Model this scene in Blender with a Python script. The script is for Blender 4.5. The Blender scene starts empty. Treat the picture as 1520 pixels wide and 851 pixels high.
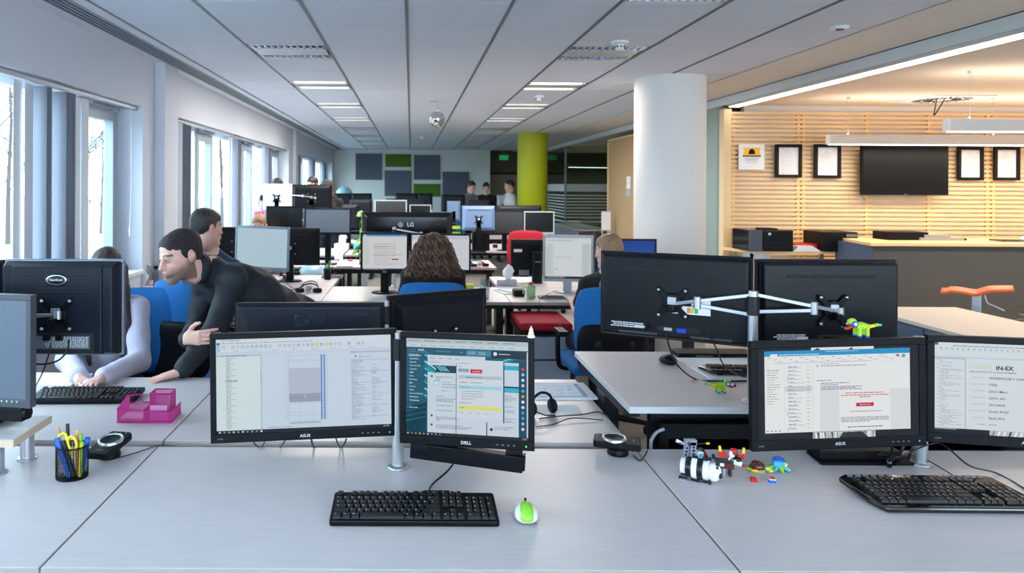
import bpy, bmesh, math, random
import numpy as np
from mathutils import Vector, Matrix, Euler, Quaternion
random.seed(7); np.random.seed(7)
R = math.radians; PI = math.pi
SC = bpy.context.scene; COL = SC.collection
F = 1041.0; CX, CY = 610.0, 277.0; CZ = 1.64; ROLL = 0.005

# ------------------------------------------------------------------ camera, world, exposure
cd = bpy.data.cameras.new('camera'); cam = bpy.data.objects.new('camera', cd); COL.objects.link(cam)
cd.sensor_width = 36; cd.lens = F/1520*36
cd.shift_x = (760-CX)/1520; cd.shift_y = -(425.5-CY)/1520
cam.matrix_world = Matrix.Translation((0, 0, CZ)) @ Matrix.Rotation(PI/2, 4, 'X') @ Matrix.Rotation(ROLL, 4, 'Z')
cd.clip_start = .05; cd.clip_end = 300
cd.dof.use_dof = True; cd.dof.focus_distance = 2.35; cd.dof.aperture_fstop = 5.6
SC.camera = cam
w = bpy.data.worlds.new('world'); SC.world = w; w.use_nodes = True
bg = w.node_tree.nodes['Background']; bg.inputs[0].default_value = (.72, .825, 1, 1); bg.inputs[1].default_value = 12.6
SC.view_settings.view_transform = 'Standard'; SC.view_settings.look = 'None'
SC.view_settings.exposure = 0.0; SC.view_settings.gamma = 1; SC.view_settings.use_curve_mapping = False

def area(name, loc, rot, sx, sy, power, col, portal=False):
    l = bpy.data.lights.new(name, 'AREA'); l.shape = 'RECTANGLE'; l.size = sx; l.size_y = sy; l.energy = power; l.color = col
    o = bpy.data.objects.new(name, l); COL.objects.link(o); o.location = loc; o.rotation_euler = rot
    if portal: l.cycles.is_portal = True
    return o

# ------------------------------------------------------------------ helpers
def W(px, py, Y):
    "a point of the place seen at pixel (px, py), Y metres in front of the camera"
    dx, dy = px-CX, py-CY
    dx, dy = dx+ROLL*dy, dy-ROLL*dx
    return Vector((dx*Y/F, Y, CZ-dy*Y/F))
def on_plane(px, py, z):
    "the point at height z seen at pixel (px, py)"
    dx, dy = px-CX, py-CY
    dx, dy = dx+ROLL*dy, dy-ROLL*dx
    Y = F*(CZ-z)/dy
    return Vector((dx*Y/F, Y, z))
def lin(c):
    return tuple(((v/255)/12.92 if v/255 <= .04045 else ((v/255+.055)/1.055)**2.4) for v in c)
MATS = {}
def mat(name, col=None, rough=.5, metal=0., noise=0., nscale=20., bump=0., bscale=60., trans=0., emit=0., stretch=(1, 1, 1), spec=.5, coat=0., alpha=1.):
    if name in MATS: return MATS[name]
    m = bpy.data.materials.new(name); m.use_nodes = True; nt = m.node_tree; b = nt.nodes['Principled BSDF']
    if col is None: print('NO COLOUR', name); col = (128, 128, 128)
    c = lin(col)
    b.inputs['Base Color'].default_value = (*c, 1); b.inputs['Roughness'].default_value = rough; b.inputs['Metallic'].default_value = metal
    b.inputs['Specular IOR Level'].default_value = spec; b.inputs['Coat Weight'].default_value = coat
    if trans: b.inputs['Transmission Weight'].default_value = trans
    if alpha < 1: b.inputs['Alpha'].default_value = alpha
    if emit: b.inputs['Emission Color'].default_value = (*c, 1); b.inputs['Emission Strength'].default_value = emit
    if noise or bump:
        tc = nt.nodes.new('ShaderNodeTexCoord'); mp = nt.nodes.new('ShaderNodeMapping'); mp.inputs['Scale'].default_value = stretch
        nt.links.new(tc.outputs['Object'], mp.inputs['Vector'])
    if noise:
        n = nt.nodes.new('ShaderNodeTexNoise'); n.inputs['Scale'].default_value = nscale; n.inputs['Detail'].default_value = 5
        nt.links.new(mp.outputs[0], n.inputs['Vector'])
        mr = nt.nodes.new('ShaderNodeMapRange'); mr.inputs[1].default_value = .3; mr.inputs[2].default_value = .7
        mr.inputs[3].default_value = 1-noise; mr.inputs[4].default_value = 1+noise
        nt.links.new(n.outputs['Fac'], mr.inputs[0])
        mx = nt.nodes.new('ShaderNodeVectorMath'); mx.operation = 'SCALE'; mx.inputs[0].default_value = c
        nt.links.new(mr.outputs[0], mx.inputs['Scale']); nt.links.new(mx.outputs[0], b.inputs['Base Color'])
    if bump:
        n2 = nt.nodes.new('ShaderNodeTexNoise'); n2.inputs['Scale'].default_value = bscale; n2.inputs['Detail'].default_value = 3
        nt.links.new(mp.outputs[0], n2.inputs['Vector'])
        bp = nt.nodes.new('ShaderNodeBump'); bp.inputs['Strength'].default_value = bump; bp.inputs['Distance'].default_value = .01
        nt.links.new(n2.outputs['Fac'], bp.inputs['Height']); nt.links.new(bp.outputs[0], b.inputs['Normal'])
    MATS[name] = m; return m
def attr_mat(name, rough=.5, emit=0., bump=0., bscale=200., sss=0., spec=.5):
    if name in MATS: return MATS[name]
    m = bpy.data.materials.new(name); m.use_nodes = True; nt = m.node_tree; b = nt.nodes['Principled BSDF']
    a = nt.nodes.new('ShaderNodeVertexColor'); a.layer_name = 'Col'; b.inputs['Roughness'].default_value = rough
    b.inputs['Specular IOR Level'].default_value = spec
    if emit:
        b.inputs['Base Color'].default_value = (.01, .01, .012, 1)
        nt.links.new(a.outputs['Color'], b.inputs['Emission Color']); b.inputs['Emission Strength'].default_value = emit
    else: nt.links.new(a.outputs['Color'], b.inputs['Base Color'])
    if sss: b.inputs['Subsurface Weight'].default_value = sss; b.inputs['Subsurface Scale'].default_value = .01
    if bump:
        tc = nt.nodes.new('ShaderNodeTexCoord'); n2 = nt.nodes.new('ShaderNodeTexNoise'); n2.inputs['Scale'].default_value = bscale
        nt.links.new(tc.outputs['Object'], n2.inputs['Vector'])
        bp = nt.nodes.new('ShaderNodeBump'); bp.inputs['Strength'].default_value = bump; bp.inputs['Distance'].default_value = .004
        nt.links.new(n2.outputs['Fac'], bp.inputs['Height']); nt.links.new(bp.outputs[0], b.inputs['Normal'])
    MATS[name] = m; return m
def glass_mat(name, tint=(240, 250, 248), gloss=.08):
    if name in MATS: return MATS[name]
    m = bpy.data.materials.new(name); m.use_nodes = True; nt = m.node_tree; nt.nodes.clear()
    o = nt.nodes.new('ShaderNodeOutputMaterial'); t = nt.nodes.new('ShaderNodeBsdfTransparent'); g = nt.nodes.new('ShaderNodeBsdfGlossy')
    t.inputs[0].default_value = (*lin(tint), 1); g.inputs['Roughness'].default_value = .02
    mx = nt.nodes.new('ShaderNodeMixShader'); lw = nt.nodes.new('ShaderNodeLayerWeight'); lw.inputs[0].default_value = .5
    pw = nt.nodes.new('ShaderNodeMath'); pw.operation = 'POWER'; pw.inputs[1].default_value = 5; ma = nt.nodes.new('ShaderNodeMath'); ma.operation = 'MULTIPLY_ADD'
    ma.inputs[1].default_value = .8; ma.inputs[2].default_value = gloss/2
    nt.links.new(lw.outputs['Facing'], pw.inputs[0]); nt.links.new(pw.outputs[0], ma.inputs[0]); nt.links.new(ma.outputs[0], mx.inputs[0])
    nt.links.new(t.outputs[0], mx.inputs[1]); nt.links.new(g.outputs[0], mx.inputs[2])
    nt.links.new(mx.outputs[0], o.inputs[0]); MATS[name] = m; return m

_txt = {}
def text_geo(s, off=0.):
    k = (s, off)
    if k in _txt: return _txt[k]
    c = bpy.data.curves.new('t', 'FONT'); c.body = s; c.size = 1; c.resolution_u = 2; c.offset = off; c.align_x = 'CENTER'; c.align_y = 'CENTER'
    o = bpy.data.objects.new('t', c); COL.objects.link(o)
    me = bpy.data.meshes.new_from_object(o.evaluated_get(bpy.context.evaluated_depsgraph_get()))
    vs = [tuple(v.co) for v in me.vertices]; fs = [tuple(p.vertices) for p in me.polygons]
    bpy.data.objects.remove(o); bpy.data.curves.remove(c); bpy.data.meshes.remove(me)
    _txt[k] = (vs, fs); return _txt[k]

class MB:
    "collects shapes; build() links them as ONE mesh object"
    def __init__(s): s.v = []; s.f = []; s.m = []; s.s = []; s.c = []; s.T = Matrix.Identity(4); s.mi = 0; s.sm = False; s.col = None
    def add(s, vs, fs, sm=None):
        b = len(s.v); I = s.T
        s.v += [tuple(I @ Vector(p)) for p in vs]
        for f in fs:
            s.f.append(tuple(b+i for i in f)); s.m.append(s.mi); s.s.append(s.sm if sm is None else sm); s.c.append(s.col)
        return s
    def box(s, x0, y0, z0, x1, y1, z1):
        vs = [(x, y, z) for x in (x0, x1) for y in (y0, y1) for z in (z0, z1)]
        return s.add(vs, [(0, 1, 3, 2), (4, 6, 7, 5), (0, 4, 5, 1), (2, 3, 7, 6), (0, 2, 6, 4), (1, 5, 7, 3)])
    def cbox(s, c, d): return s.box(c[0]-d[0]/2, c[1]-d[1]/2, c[2]-d[2]/2, c[0]+d[0]/2, c[1]+d[1]/2, c[2]+d[2]/2)
    def quad(s, a, b, c, d): return s.add([a, b, c, d], [(0, 1, 2, 3)])
    def frustum(s, x0, z0, x1, z1, ya, i, yb, j=None):
        "a box whose far face (y=yb) is inset by i"
        j = i if j is None else j
        vs = [(x0, ya, z0), (x1, ya, z0), (x1, ya, z1), (x0, ya, z1), (x0+i, yb, z0+j), (x1-i, yb, z0+j), (x1-i, yb, z1-j), (x0+i, yb, z1-j)]
        return s.add(vs, [(0, 1, 2, 3), (7, 6, 5, 4), (0, 4, 5, 1), (1, 5, 6, 2), (2, 6, 7, 3), (3, 7, 4, 0)])
    def tube(s, pts, r, n=8, caps=True, closed=False):
        pts = [Vector(p) for p in pts]; N = len(pts); rs = r if isinstance(r, (list, tuple)) else [r]*N
        vs = []; fs = []; up = None
        for i, p in enumerate(pts):
            if closed: t = (pts[(i+1) % N]-pts[i-1])
            else: t = (pts[min(i+1, N-1)]-pts[max(i-1, 0)])
            t = t.normalized() if t.length > 1e-9 else Vector((0, 0, 1))
            if up is None: up = t.orthogonal().normalized()
            up = (up-t*up.dot(t)); up = up.normalized() if up.length > 1e-6 else t.orthogonal().normalized()
            u2 = t.cross(up)
            for k in range(n):
                a = 2*PI*k/n; vs.append(p+(up*math.cos(a)+u2*math.sin(a))*rs[i])
        for i in range(N if closed else N-1):
            j = (i+1) % N
            for k in range(n):
                k2 = (k+1) % n; fs.append((i*n+k, i*n+k2, j*n+k2, j*n+k))
        s.add(vs, fs, True)
        if caps and not closed:
            s.add(vs[:n], [tuple(reversed(range(n)))], False); s.add(vs[-n:], [tuple(range(n))], False)
        return s
    def cyl(s, a, b, r, n=16, r2=None): return s.tube([a, b], [r, r if r2 is None else r2], n)
    def lathe(s, prof, c=(0, 0, 0), n=24, ax='z', sy=1.):
        vs = []; fs = []; m = len(prof)
        for k in range(n):
            a = 2*PI*k/n
            for (r, h) in prof:
                x, y = r*math.cos(a), r*math.sin(a)*sy
                p = {'z': (x, y, h), 'y': (x, h, y), 'x': (h, x, y)}[ax]
                vs.append((p[0]+c[0], p[1]+c[1], p[2]+c[2]))
        for k in range(n):
            k2 = (k+1) % n
            for j in range(m-1):
                q = (k*m+j, k2*m+j, k2*m+j+1, k*m+j+1); fs.append(q if ax != 'y' else q[::-1])
        return s.add(vs, fs, True)
    def sphere(s, c, r, n=16, m=10):
        r = (r, r, r) if not isinstance(r, (tuple, list)) else r
        vs = [(c[0], c[1], c[2]-r[2])]; fs = []
        for i in range(1, m):
            t = PI*i/m
            for k in range(n):
                a = 2*PI*k/n; vs.append((c[0]+r[0]*math.sin(t)*math.cos(a), c[1]+r[1]*math.sin(t)*math.sin(a), c[2]-r[2]*math.cos(t)))
        vs.append((c[0], c[1], c[2]+r[2])); L = len(vs)-1
        for k in range(n):
            k2 = (k+1) % n; fs.append((0, 1+k2, 1+k)); fs.append((L, 1+(m-2)*n+k, 1+(m-2)*n+k2))
            for i in range(m-2): fs.append((1+i*n+k, 1+i*n+k2, 1+(i+1)*n+k2, 1+(i+1)*n+k))
        return s.add(vs, fs, True)
    def prism(s, poly, a, b, ax='y'):
        "poly of 2D points extruded from a to b along ax"
        def P(p, h): return {'y': (p[0], h, p[1]), 'z': (p[0], p[1], h), 'x': (h, p[0], p[1])}[ax]
        n = len(poly); vs = [P(p, a) for p in poly]+[P(p, b) for p in poly]
        return s.add(vs, [tuple(reversed(range(n))), tuple(range(n, 2*n))]+[(i, (i+1) % n, n+(i+1) % n, n+i) for i in range(n)])
    def text(s, t, c, size, off=0., right=(1, 0, 0), up=(0, 0, 1), sx=1., align='c'):
        vs, fs = text_geo(t, off)
        if not vs: return s
        r = Vector(right)*size*sx; u = Vector(up)*size; c = Vector(c)
        xs = [v[0] for v in vs]; sh = {'c': 0, 'l': -min(xs), 'r': -max(xs)}[align]
        return s.add([c+r*(v[0]+sh)+u*v[1] for v in vs], fs, False)
    def build(s, name, mats, parent=None, bev=0., seg=2, loc=None, fix=True):
        me = bpy.data.meshes.new(name); me.from_pydata(s.v, [], s.f)
        for m in (mats if isinstance(mats, (list, tuple)) else [mats]): me.materials.append(m)
        me.polygons.foreach_set('material_index', s.m); me.polygons.foreach_set('use_smooth', s.s)
        if any(c is not None for c in s.c):
            ca = me.color_attributes.new('Col', 'FLOAT_COLOR', 'CORNER'); buf = []
            for f, c in zip(s.f, s.c): buf += [*(c or (1, 1, 1)), 1.]*len(f)
            ca.data.foreach_set('color', buf)
        me.validate(); me.update()
        o = bpy.data.objects.new(name, me); COL.objects.link(o)
        if parent: o.parent = parent
        if loc is not None: o.location = loc
        if bev:
            md = o.modifiers.new('bevel', 'BEVEL'); md.width = bev; md.segments = seg; md.limit_method = 'ANGLE'; md.angle_limit = R(40)
            md.harden_normals = False
        return o
def tag(o, label=None, cat=None, group=None, kind=None):
    if label: o['label'] = label
    if cat: o['category'] = cat
    if group: o['group'] = group
    if kind: o['kind'] = kind
    return o
def thing(name, label, cat, loc=(0, 0, 0), rot=(0, 0, 0), group=None):
    o = bpy.data.objects.new(name, None); COL.objects.link(o); o.location = loc
    o.rotation_euler = rot if isinstance(rot, (tuple, list)) else (0, 0, rot); o.empty_display_size = .1
    return tag(o, label, cat, group)
def copy_tree(o, parent=None):
    c = o.copy(); COL.objects.link(c)
    if parent is not None: c.parent = parent
    for ch in list(o.children): copy_tree(ch, c)
    return c
def box_mesh(name, sx, sy, sz, m):
    mb = MB().box(-sx/2, -sy/2, -sz/2, sx/2, sy/2, sz/2); o = mb.build(name, m); me = o.data; bpy.data.objects.remove(o); return me
def inst(name, me, parent, loc, rot=(0, 0, 0), scale=(1, 1, 1)):
    o = bpy.data.objects.new(name, me); COL.objects.link(o); o.parent = parent; o.location = loc; o.rotation_euler = rot; o.scale = scale; return o
def struct(name, mb, m, parent=None, **k): return tag(mb.build(name, m, parent, **k), kind='structure')
def spline(pts, n=8):
    pts = [Vector(p) for p in pts]; out = []
    for i in range(len(pts)-1):
        p0 = pts[max(i-1, 0)]; p1 = pts[i]; p2 = pts[i+1]; p3 = pts[min(i+2, len(pts)-1)]
        for k in range(n):
            t = k/n; out.append(.5*((2*p1)+(p2-p0)*t+(2*p0-5*p1+4*p2-p3)*t*t+(3*p1-p0-3*p2+p3)*t**3))
    out.append(pts[-1]); return out

# ------------------------------------------------------------------ materials
M_wall = mat('wall_paint', (206, 209, 218), .75, bump=.05, bscale=300)
M_ceil = mat('ceiling_plaster', (222, 225, 232), .85)
M_tile = mat('mineral_tile', (218, 223, 233), .9, noise=.02, nscale=60, bump=.12, bscale=700)
M_tbar = mat('tee_bar', (120, 124, 128), .5)
M_dark = mat('dark_gap', (22, 24, 26), .7)
M_floor = mat('carpet_beige', (142, 136, 130), .95, noise=.12, nscale=90, bump=.3, bscale=500)
mat('slate_plastic', (16, 24, 36), .42, spec=.25); mat('slate_silver', (120, 132, 148), .3, .4)
M_white = mat('white_plastic', (232, 233, 235), .4)
M_pvc = mat('window_frame_white', (225, 229, 234), .35)
M_frame = mat('window_frame_grey', (150, 158, 168), .4)
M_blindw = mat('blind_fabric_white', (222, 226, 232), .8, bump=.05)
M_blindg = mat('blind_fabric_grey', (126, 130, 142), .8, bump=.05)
M_glass = glass_mat('clear_glass')
M_gglass = glass_mat('green_glass', (196, 212, 206))
M_frost = mat('frosted_film', (222, 226, 218), .6)
M_desk = mat('whitewood_laminate', (204, 197, 198), .36, noise=.045, nscale=6, stretch=(1.2, 22, 10), bump=.02, bscale=40)
M_edge = mat('desk_edge', (170, 162, 160), .5, noise=.05, nscale=6, stretch=(1, 20, 30))
M_edgew = mat('desk_edge_white', (216, 218, 222), .45)
M_legd = mat('dark_steel', (22, 25, 30), .45, .3)
M_blk = mat('black_plastic', (11, 13, 17), .42, spec=.18)
M_blk2 = mat('black_matte', (14, 16, 21), .55, spec=.18)
M_gloss = mat('black_gloss', (10, 11, 13), .12, coat=.3)
M_key = mat('key_black', (14, 15, 18), .34, spec=.4)
M_scr = mat('screen_off', (10, 11, 14), .25, spec=.3)
M_scrg = mat('screen_reflection_grey', (92, 102, 116), .32)  # dark panel; the reflection on it is put into the grey colour
M_alu = mat('aluminium', (196, 200, 206), .32, .85)
M_silver = mat('silver_plastic', (158, 162, 170), .4, .2)
M_led = mat('status_led', (60, 120, 255), .3, emit=2.)
M_ledg = mat('status_led_green', (90, 255, 70), .3, emit=2.)
M_print = mat('white_print', (205, 208, 212), .5)
M_printg = mat('grey_print', (120, 124, 130), .5)
M_paper = mat('paper', (236, 238, 242), .8)
M_blue = mat('blue_fabric', (20, 104, 174), .85, noise=.06, nscale=300, bump=.15, bscale=900)
M_red = mat('red_fabric', (176, 20, 42), .85, bump=.15, bscale=900)
M_emis = attr_mat('screen_image', .4, emit=.9, spec=.15)
M_pine = mat('pine', (236, 196, 140), .5, noise=.10, nscale=4, stretch=(1.5, 10, 26))
M_pine2 = mat('pine_light', (222, 196, 152), .55, noise=.06, nscale=5, stretch=(1, 10, 20))
M_oak = mat('oak_veneer', (190, 158, 118), .5, noise=.10, nscale=5, stretch=(30, 30, .6))
M_antr = mat('anthracite_front', (84, 80, 76), .3)
M_navy = mat('blue_grey_side', (74, 92, 118), .55)
M_orange = mat('orange_plastic', (236, 104, 52), .35)
M_tube = mat('lamp_tube', (255, 250, 240), .5, emit=5.)
M_cable = mat('cable_black', (14, 14, 16), .4)
# ------------------------------------------------------------------ the room
XL, XR, YB, YN = -2.25, 9.4, 20.5, -2.6      # left wall, right wall, back wall, wall behind the camera
HC, HC2 = 2.725, 2.62                         # tiled ceiling, lower ceiling on the right
ZW0, ZW1 = .93, 2.30                          # window sill and head
XB = 3.70                                     # the step in the ceiling
struct('floor', MB().box(XL-.27, YN-.2, -.1, XR+.2, YB+1.1, 0), M_floor)
WIN = [(-.5, 5.88), (6.63, 12.9), (13.8, 20.0)]
mb = MB(); T = .27
y = YN-.2
for (a, b) in WIN:
    mb.box(XL-T, y, 0, XL, a, 2.9); mb.box(XL-T, a, 0, XL, b, ZW0); mb.box(XL-T, a, ZW1, XL, b, 2.9); y = b
mb.box(XL-T, y, 0, XL, YB+.2, 2.9)
struct('wall_left', mb, M_wall)
struct('wall_back', MB().box(XL, YB, 0, 2.31, YB+.2, 2.9), mat('back_wall_paint', (216, 222, 218), .7))
struct('wall_hallway', MB().box(2.31, YB+.9, 0, XR, YB+1.0, 2.9), mat('brown_wall', (112, 98, 80), .75))
struct('wall_hallway_side', MB().box(2.28, YB+.2, 0, 2.31, YB+.9, 2.9), mat('brown_wall'))
mb = MB().box(XL-T, YN-.2, 0, XR+.2, YN, .9).box(XL-T, YN-.2, 2.5, XR+.2, YN, 2.9)
for x0, x1 in ((XL-T, -1.7), (1.1, 1.4), (4.2, 4.5), (7.3, XR+.2)): mb.box(x0, YN-.2, .9, x1, YN, 2.5)
struct('wall_near', mb, M_wall)
for i, (x0, x1) in enumerate(((-1.7, 1.1), (1.4, 4.2), (4.5, 7.3))):  # unseen windows added behind the camera as frontal daylight fill
    o = struct('window_%d' % (i+4), MB().box(x0, YN-.12, .9, x1, YN-.06, .96).box(x0, YN-.12, 2.44, x1, YN-.06, 2.5).box(x0, YN-.12, .9, x0+.06, YN-.06, 2.5).box(x1-.06, YN-.12, .9, x1, YN-.06, 2.5), M_pvc)
    MB().quad((x0, YN-.09, .9), (x1, YN-.09, .9), (x1, YN-.09, 2.5), (x0, YN-.09, 2.5)).build('pane', M_glass, o)
    area('daylight_portal_%d' % (i+4), ((x0+x1)/2, YN-.13, 1.7), (PI/2, 0, PI), x1-x0, 1.6, 1, (1, 1, 1), True)
struct('wall_right', MB().box(XR, YN, 0, XR+.2, YB+1, 2.9), M_wall)
struct('wall_wood_backing', MB().box(XB+.25, 8.32, 0, XR, 8.42, 2.7), mat('wall_behind_slats', (226, 214, 202), .8))
mb = MB().box(XL, YN, HC+.02, XB, YB+1, HC+.1)
struct('ceiling', mb, M_dark)
struct('ceiling_lower', MB().box(XB+.03, YN, HC2, XR, YB+1, HC2+.2), mat('warm_plaster', (232, 220, 206), .85))
TX0 = -1.908; TW = .625
struct('trim_1', MB().box(XL, YN, HC-.012, -2.125, YB, HC+.02).box(-1.985, YN, HC-.012, TX0, YB, HC+.02), M_ceil)   # plaster margin, left
struct('trim_2', MB().box(TX0+8*TW, YN, HC-.008, XB-.012, YB+1, HC+.02), mat('warm_margin', (226, 220, 212), .85))  # plaster margin, right
g = thing('slot_diffuser', 'long dark slotted air diffuser in the ceiling along the window wall', 'air vent', (-2.055, 9, HC-.01))
MB().box(-.07, YN-9, .005, .07, YB-9, .02).build('backing', M_dark, g)
for k in range(5):
    x = -.07+.035*k
    MB().box(x-.006, YN-9, -.012, x+.006, YB-9, .006).build('blade', M_frame, g)
for k in range(9):
    x = TX0+k*TW
    o = struct('trim_%d' % (k+3), MB().box(x-.010, YN, HC-.001, x+.010, YB, HC+.01).box(x+.004, YN, HC-.006, x+.012, YB, HC+.0), M_tbar)
# tiles: each one near enough to be told apart is its own part of the ceiling
LIT = {}
fix_rows_l = [-2, 1, 4, 7, 10, 13, 16, 19, 22]
def row_y(k): return 4.75+.625*k
fixt = {(1, k) for k in fix_rows_l} | {(5, k) for k in fix_rows_l}
tile_me = box_mesh('ceiling_tile', TW-.020, .6180, .016, M_tile)
ceil = bpy.data.objects['ceiling']; far = MB()
col_cut = [(2.56, 6.98, .345)]
for l in range(8):
    for k in range(-12, 26):
        if (l, k) in fixt: continue
        x = TX0+(l+.5)*TW; yy = row_y(k)+.3125
        if -2 <= k <= 6: inst('ceiling_tile', tile_me, ceil, (x, yy, HC+.008))
        else: far.cbox((x, yy, HC+.008), (TW-.02, .6215, .016))
far.build('ceiling_tile_field', M_tile, ceil)['kind'] = 'stuff'

M_louv = mat('louvre_metal', (170, 180, 196), .22, .9)
M_fixb = mat('fixture_white', (206, 208, 210), .4, .3)
def fixture(lane, k, lit, label):
    x = TX0+(lane+.5)*TW; yy = row_y(k)+.3125
    t = thing('ceiling_light', label, 'ceiling light', (x, yy, HC), 0, None)
    h = .30
    MB().box(-h, -h, .045, h, h, .055).box(-h, -h, 0, -h+.012, h, .05).box(h-.012, -h, 0, h, h, .05).box(-h, -h, 0, h, -h+.03, .05).box(-h, h-.03, 0, h, h, .05).box(-h, -.13, .0, h, .13, .012).build('housing', M_fixb, t)
    for s in (-1, 1):
        yc = s*.2
        if lit:   # tube with its glowing reflector trough
            MB().box(-.27, yc-.040, .012, .27, yc+.040, .018).build('lamp_tube', M_tube, t)
            area('tube_glow', (x, yy+yc, HC-.004), (0, 0, 0), .54, .11, 22, (1, .93, .84)); continue
        MB().cyl((-.28, yc, .036), (.28, yc, .036), .008, 8).build('lamp_tube', M_white, t)
        lv = MB()
        for i in range(12):
            xx = -.275+.55*i/11
            lv.prism([(xx-.006, 0.0), (xx+.006, 0), (xx+.02, .028), (xx-.02, .028)], yc-.068, yc+.068, 'y') if not lit else lv.box(xx-.001, yc-.068, .002, xx+.001, yc+.068, .022)
        lv.build('louvre', M_louv, t)
        if lit:
            a = area('tube_glow', (x, yy+yc, HC-.004), (0, 0, 0), .54, .11, 22, (1, .93, .84))
n = 0
def flabel(side, k):
    wh = {-2: 'nearest, cut by the top of the picture', 1: 'second from the camera, switched off', 4: 'third from the camera, switched on', 7: 'fourth from the camera, switched on', 10: 'fifth from the camera, switched on',
          13: 'sixth from the camera, switched off', 16: 'seventh from the camera', 19: 'second to last before the back wall', 22: 'last before the back wall'}[k]
    return '%s row of recessed twin louvre lights, %s' % (side, wh)
for k in fix_rows_l:
    fixture(1, k, k in (4, 7, 10), flabel('left', k)); fixture(5, k, k in (4, 7, 10), flabel('right', k))
# ceiling step with its light profile
struct('trim_20', MB().box(XB-.012, YN, HC2+.0, XB+.03, YB+1, HC+.1), mat('profile_white', (214, 222, 226), .4))
struct('trim_21', MB().box(XB-.022, YN, HC-.012, XB-.012, YB+1, HC+.002), M_dark)
t = thing('linear_light', 'long bright light strip running along the ceiling step to the slatted wall', 'ceiling light', (XB+.03, 3, HC2-.01))
MB().box(-.03, YN-3, -.02, .09, 8.2-3, .009).build('housing', M_alu, t)
MB().box(-.025, YN-3+.02, -.026, .085, 8.2-3-.02, -.019).build('diffuser', mat('led_strip', (255, 246, 232), .5, emit=6), t)
# the partition under the step
def glass_run(name, x0, y0, x1, y1, z1, mt, th=.012):
    d = Vector((x1-x0, y1-y0, 0)); n = Vector((-d.y, d.x, 0)).normalized()*th/2
    return struct(name, MB().prism([(x0+n.x, y0+n.y), (x1+n.x, y1+n.y), (x1-n.x, y1-n.y), (x0-n.x, y0-n.y)], 0, z1, 'z'), mt)
glass_run('glass_partition', XB, 8.36, XB, 10.9, HC2, mat('frosted_green_glass', (150, 168, 162), .35, alpha=.9))
struct('trim_22', MB().box(XB-.03, 8.345, 0, XB+.05, 8.42, HC2-.02), mat('post_grey', (120, 140, 140), .4))
struct('trim_23', MB().box(XB-.035, 8.22, 0, XB+.055, 8.34, HC2-.05), M_pine2)
wd = struct('wall_oak_panel', MB().box(XB+.01, 10.9, 0, XB+.08, 13.06, 2.50), M_dark)
npn = 22
for i in range(npn):
    a = 10.9+2.16*i/npn
    MB().box(XB-.02, a+.004, 0, XB+.01, a+2.16/npn-.004, 2.50).build('oak_slat', M_oak, wd)
struct('trim_24', MB().box(XB-.03, 10.85, 2.5, XB+.1, 13.1, 2.53).box(XB-.03, 13.06, 0, XB+.1, 13.12, 2.53), M_pine2)
sg = thing('door_sign', 'stacked small white notices on the oak panel', 'sign', (XB-.022, 11.85, 1.62))
for k, (a, b) in enumerate([(.1, .21), (0.0, .095), (-.13, -.01)]): MB().box(-.006, -.1, a, 0, .1, b).build('plate', M_paper if k < 2 else mat('plate_grey', (176, 186, 204), .5), sg)
# far glass room
def striped(name, x0, y0, x1, y1):
    g = glass_run(name, x0, y0, x1, y1, HC2, M_gglass, .012)
    d = Vector((x1-x0, y1-y0, 0)); n = Vector((d.y, -d.x, 0)).normalized()*.010
    if n.x > 0 or n.y > 0: n = -n
    hs = [(1.54, 1.72)]+[(1.43-.075*i, 1.46-.075*i) for i in range(8)]+[(.80, .83)]
    for (a, b) in hs:
        MB().prism([(x0+n.x, y0+n.y), (x1+n.x, y1+n.y), (x1+n.x*.7, y1+n.y*.7), (x0+n.x*.7, y0+n.y*.7)], a, b, 'z').build('frosted_stripe', M_frost, g)
    return g
striped('glass_wall_side', XB, 16.8, XB, 20.6); striped('glass_wall_front', XB, 16.8, 6.4, 16.8)
struct('trim_25', MB().box(XB-.02, 16.78, 0, XB+.02, 16.82, HC2).box(4.98, 16.79, 0, 5.0, 16.82, HC2), M_frame)
struct('wall_meeting_room', MB().box(XB+.1, 20.0, 0, XR, 20.1, 2.62), mat('meeting_wall', (96, 92, 84), .7))
struct('trim_26', MB().box(6.4, 16.8, 0, 6.5, 20, 2.62), mat('meeting_wall'))
t = thing('pendant_light', 'slim linear pendant lamp inside the far glass meeting room', 'pendant light', (4.9, 18.3, 2.2), R(18))  # lamp added to lift the dark meeting room
MB().box(-.9, -.04, -.04, .9, .04, .05).build('housing', M_alu, t); MB().box(-.88, -.035, -.05, .88, .035, -.04).build('diffuser', M_tube, t)
MB().cyl((-.6, 0, .05), (-.6, 0, .42), .003, 6).build('wire', M_alu, t); MB().cyl((.6, 0, .05), (.6, 0, .42), .003, 6).build('wire', M_alu, t)
area('pendant_glow', (4.9, 18.3, 2.13), (0, 0, R(18)), 1.7, .07, 40, (1, .95, .85))
t = thing('meeting_table', 'pale table seen through the striped meeting room glass', 'table', (4.9, 18.2, 0))
MB().box(-.8, -.5, .72, .8, .5, .75).build('tabletop', M_pine2, t)
for sx in (-1, 1):
    for sy in (-1, 1): MB().box(sx*.75-.02, sy*.45-.02, 0, sx*.75+.02, sy*.45+.02, .72).build('leg', M_alu, t)
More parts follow.
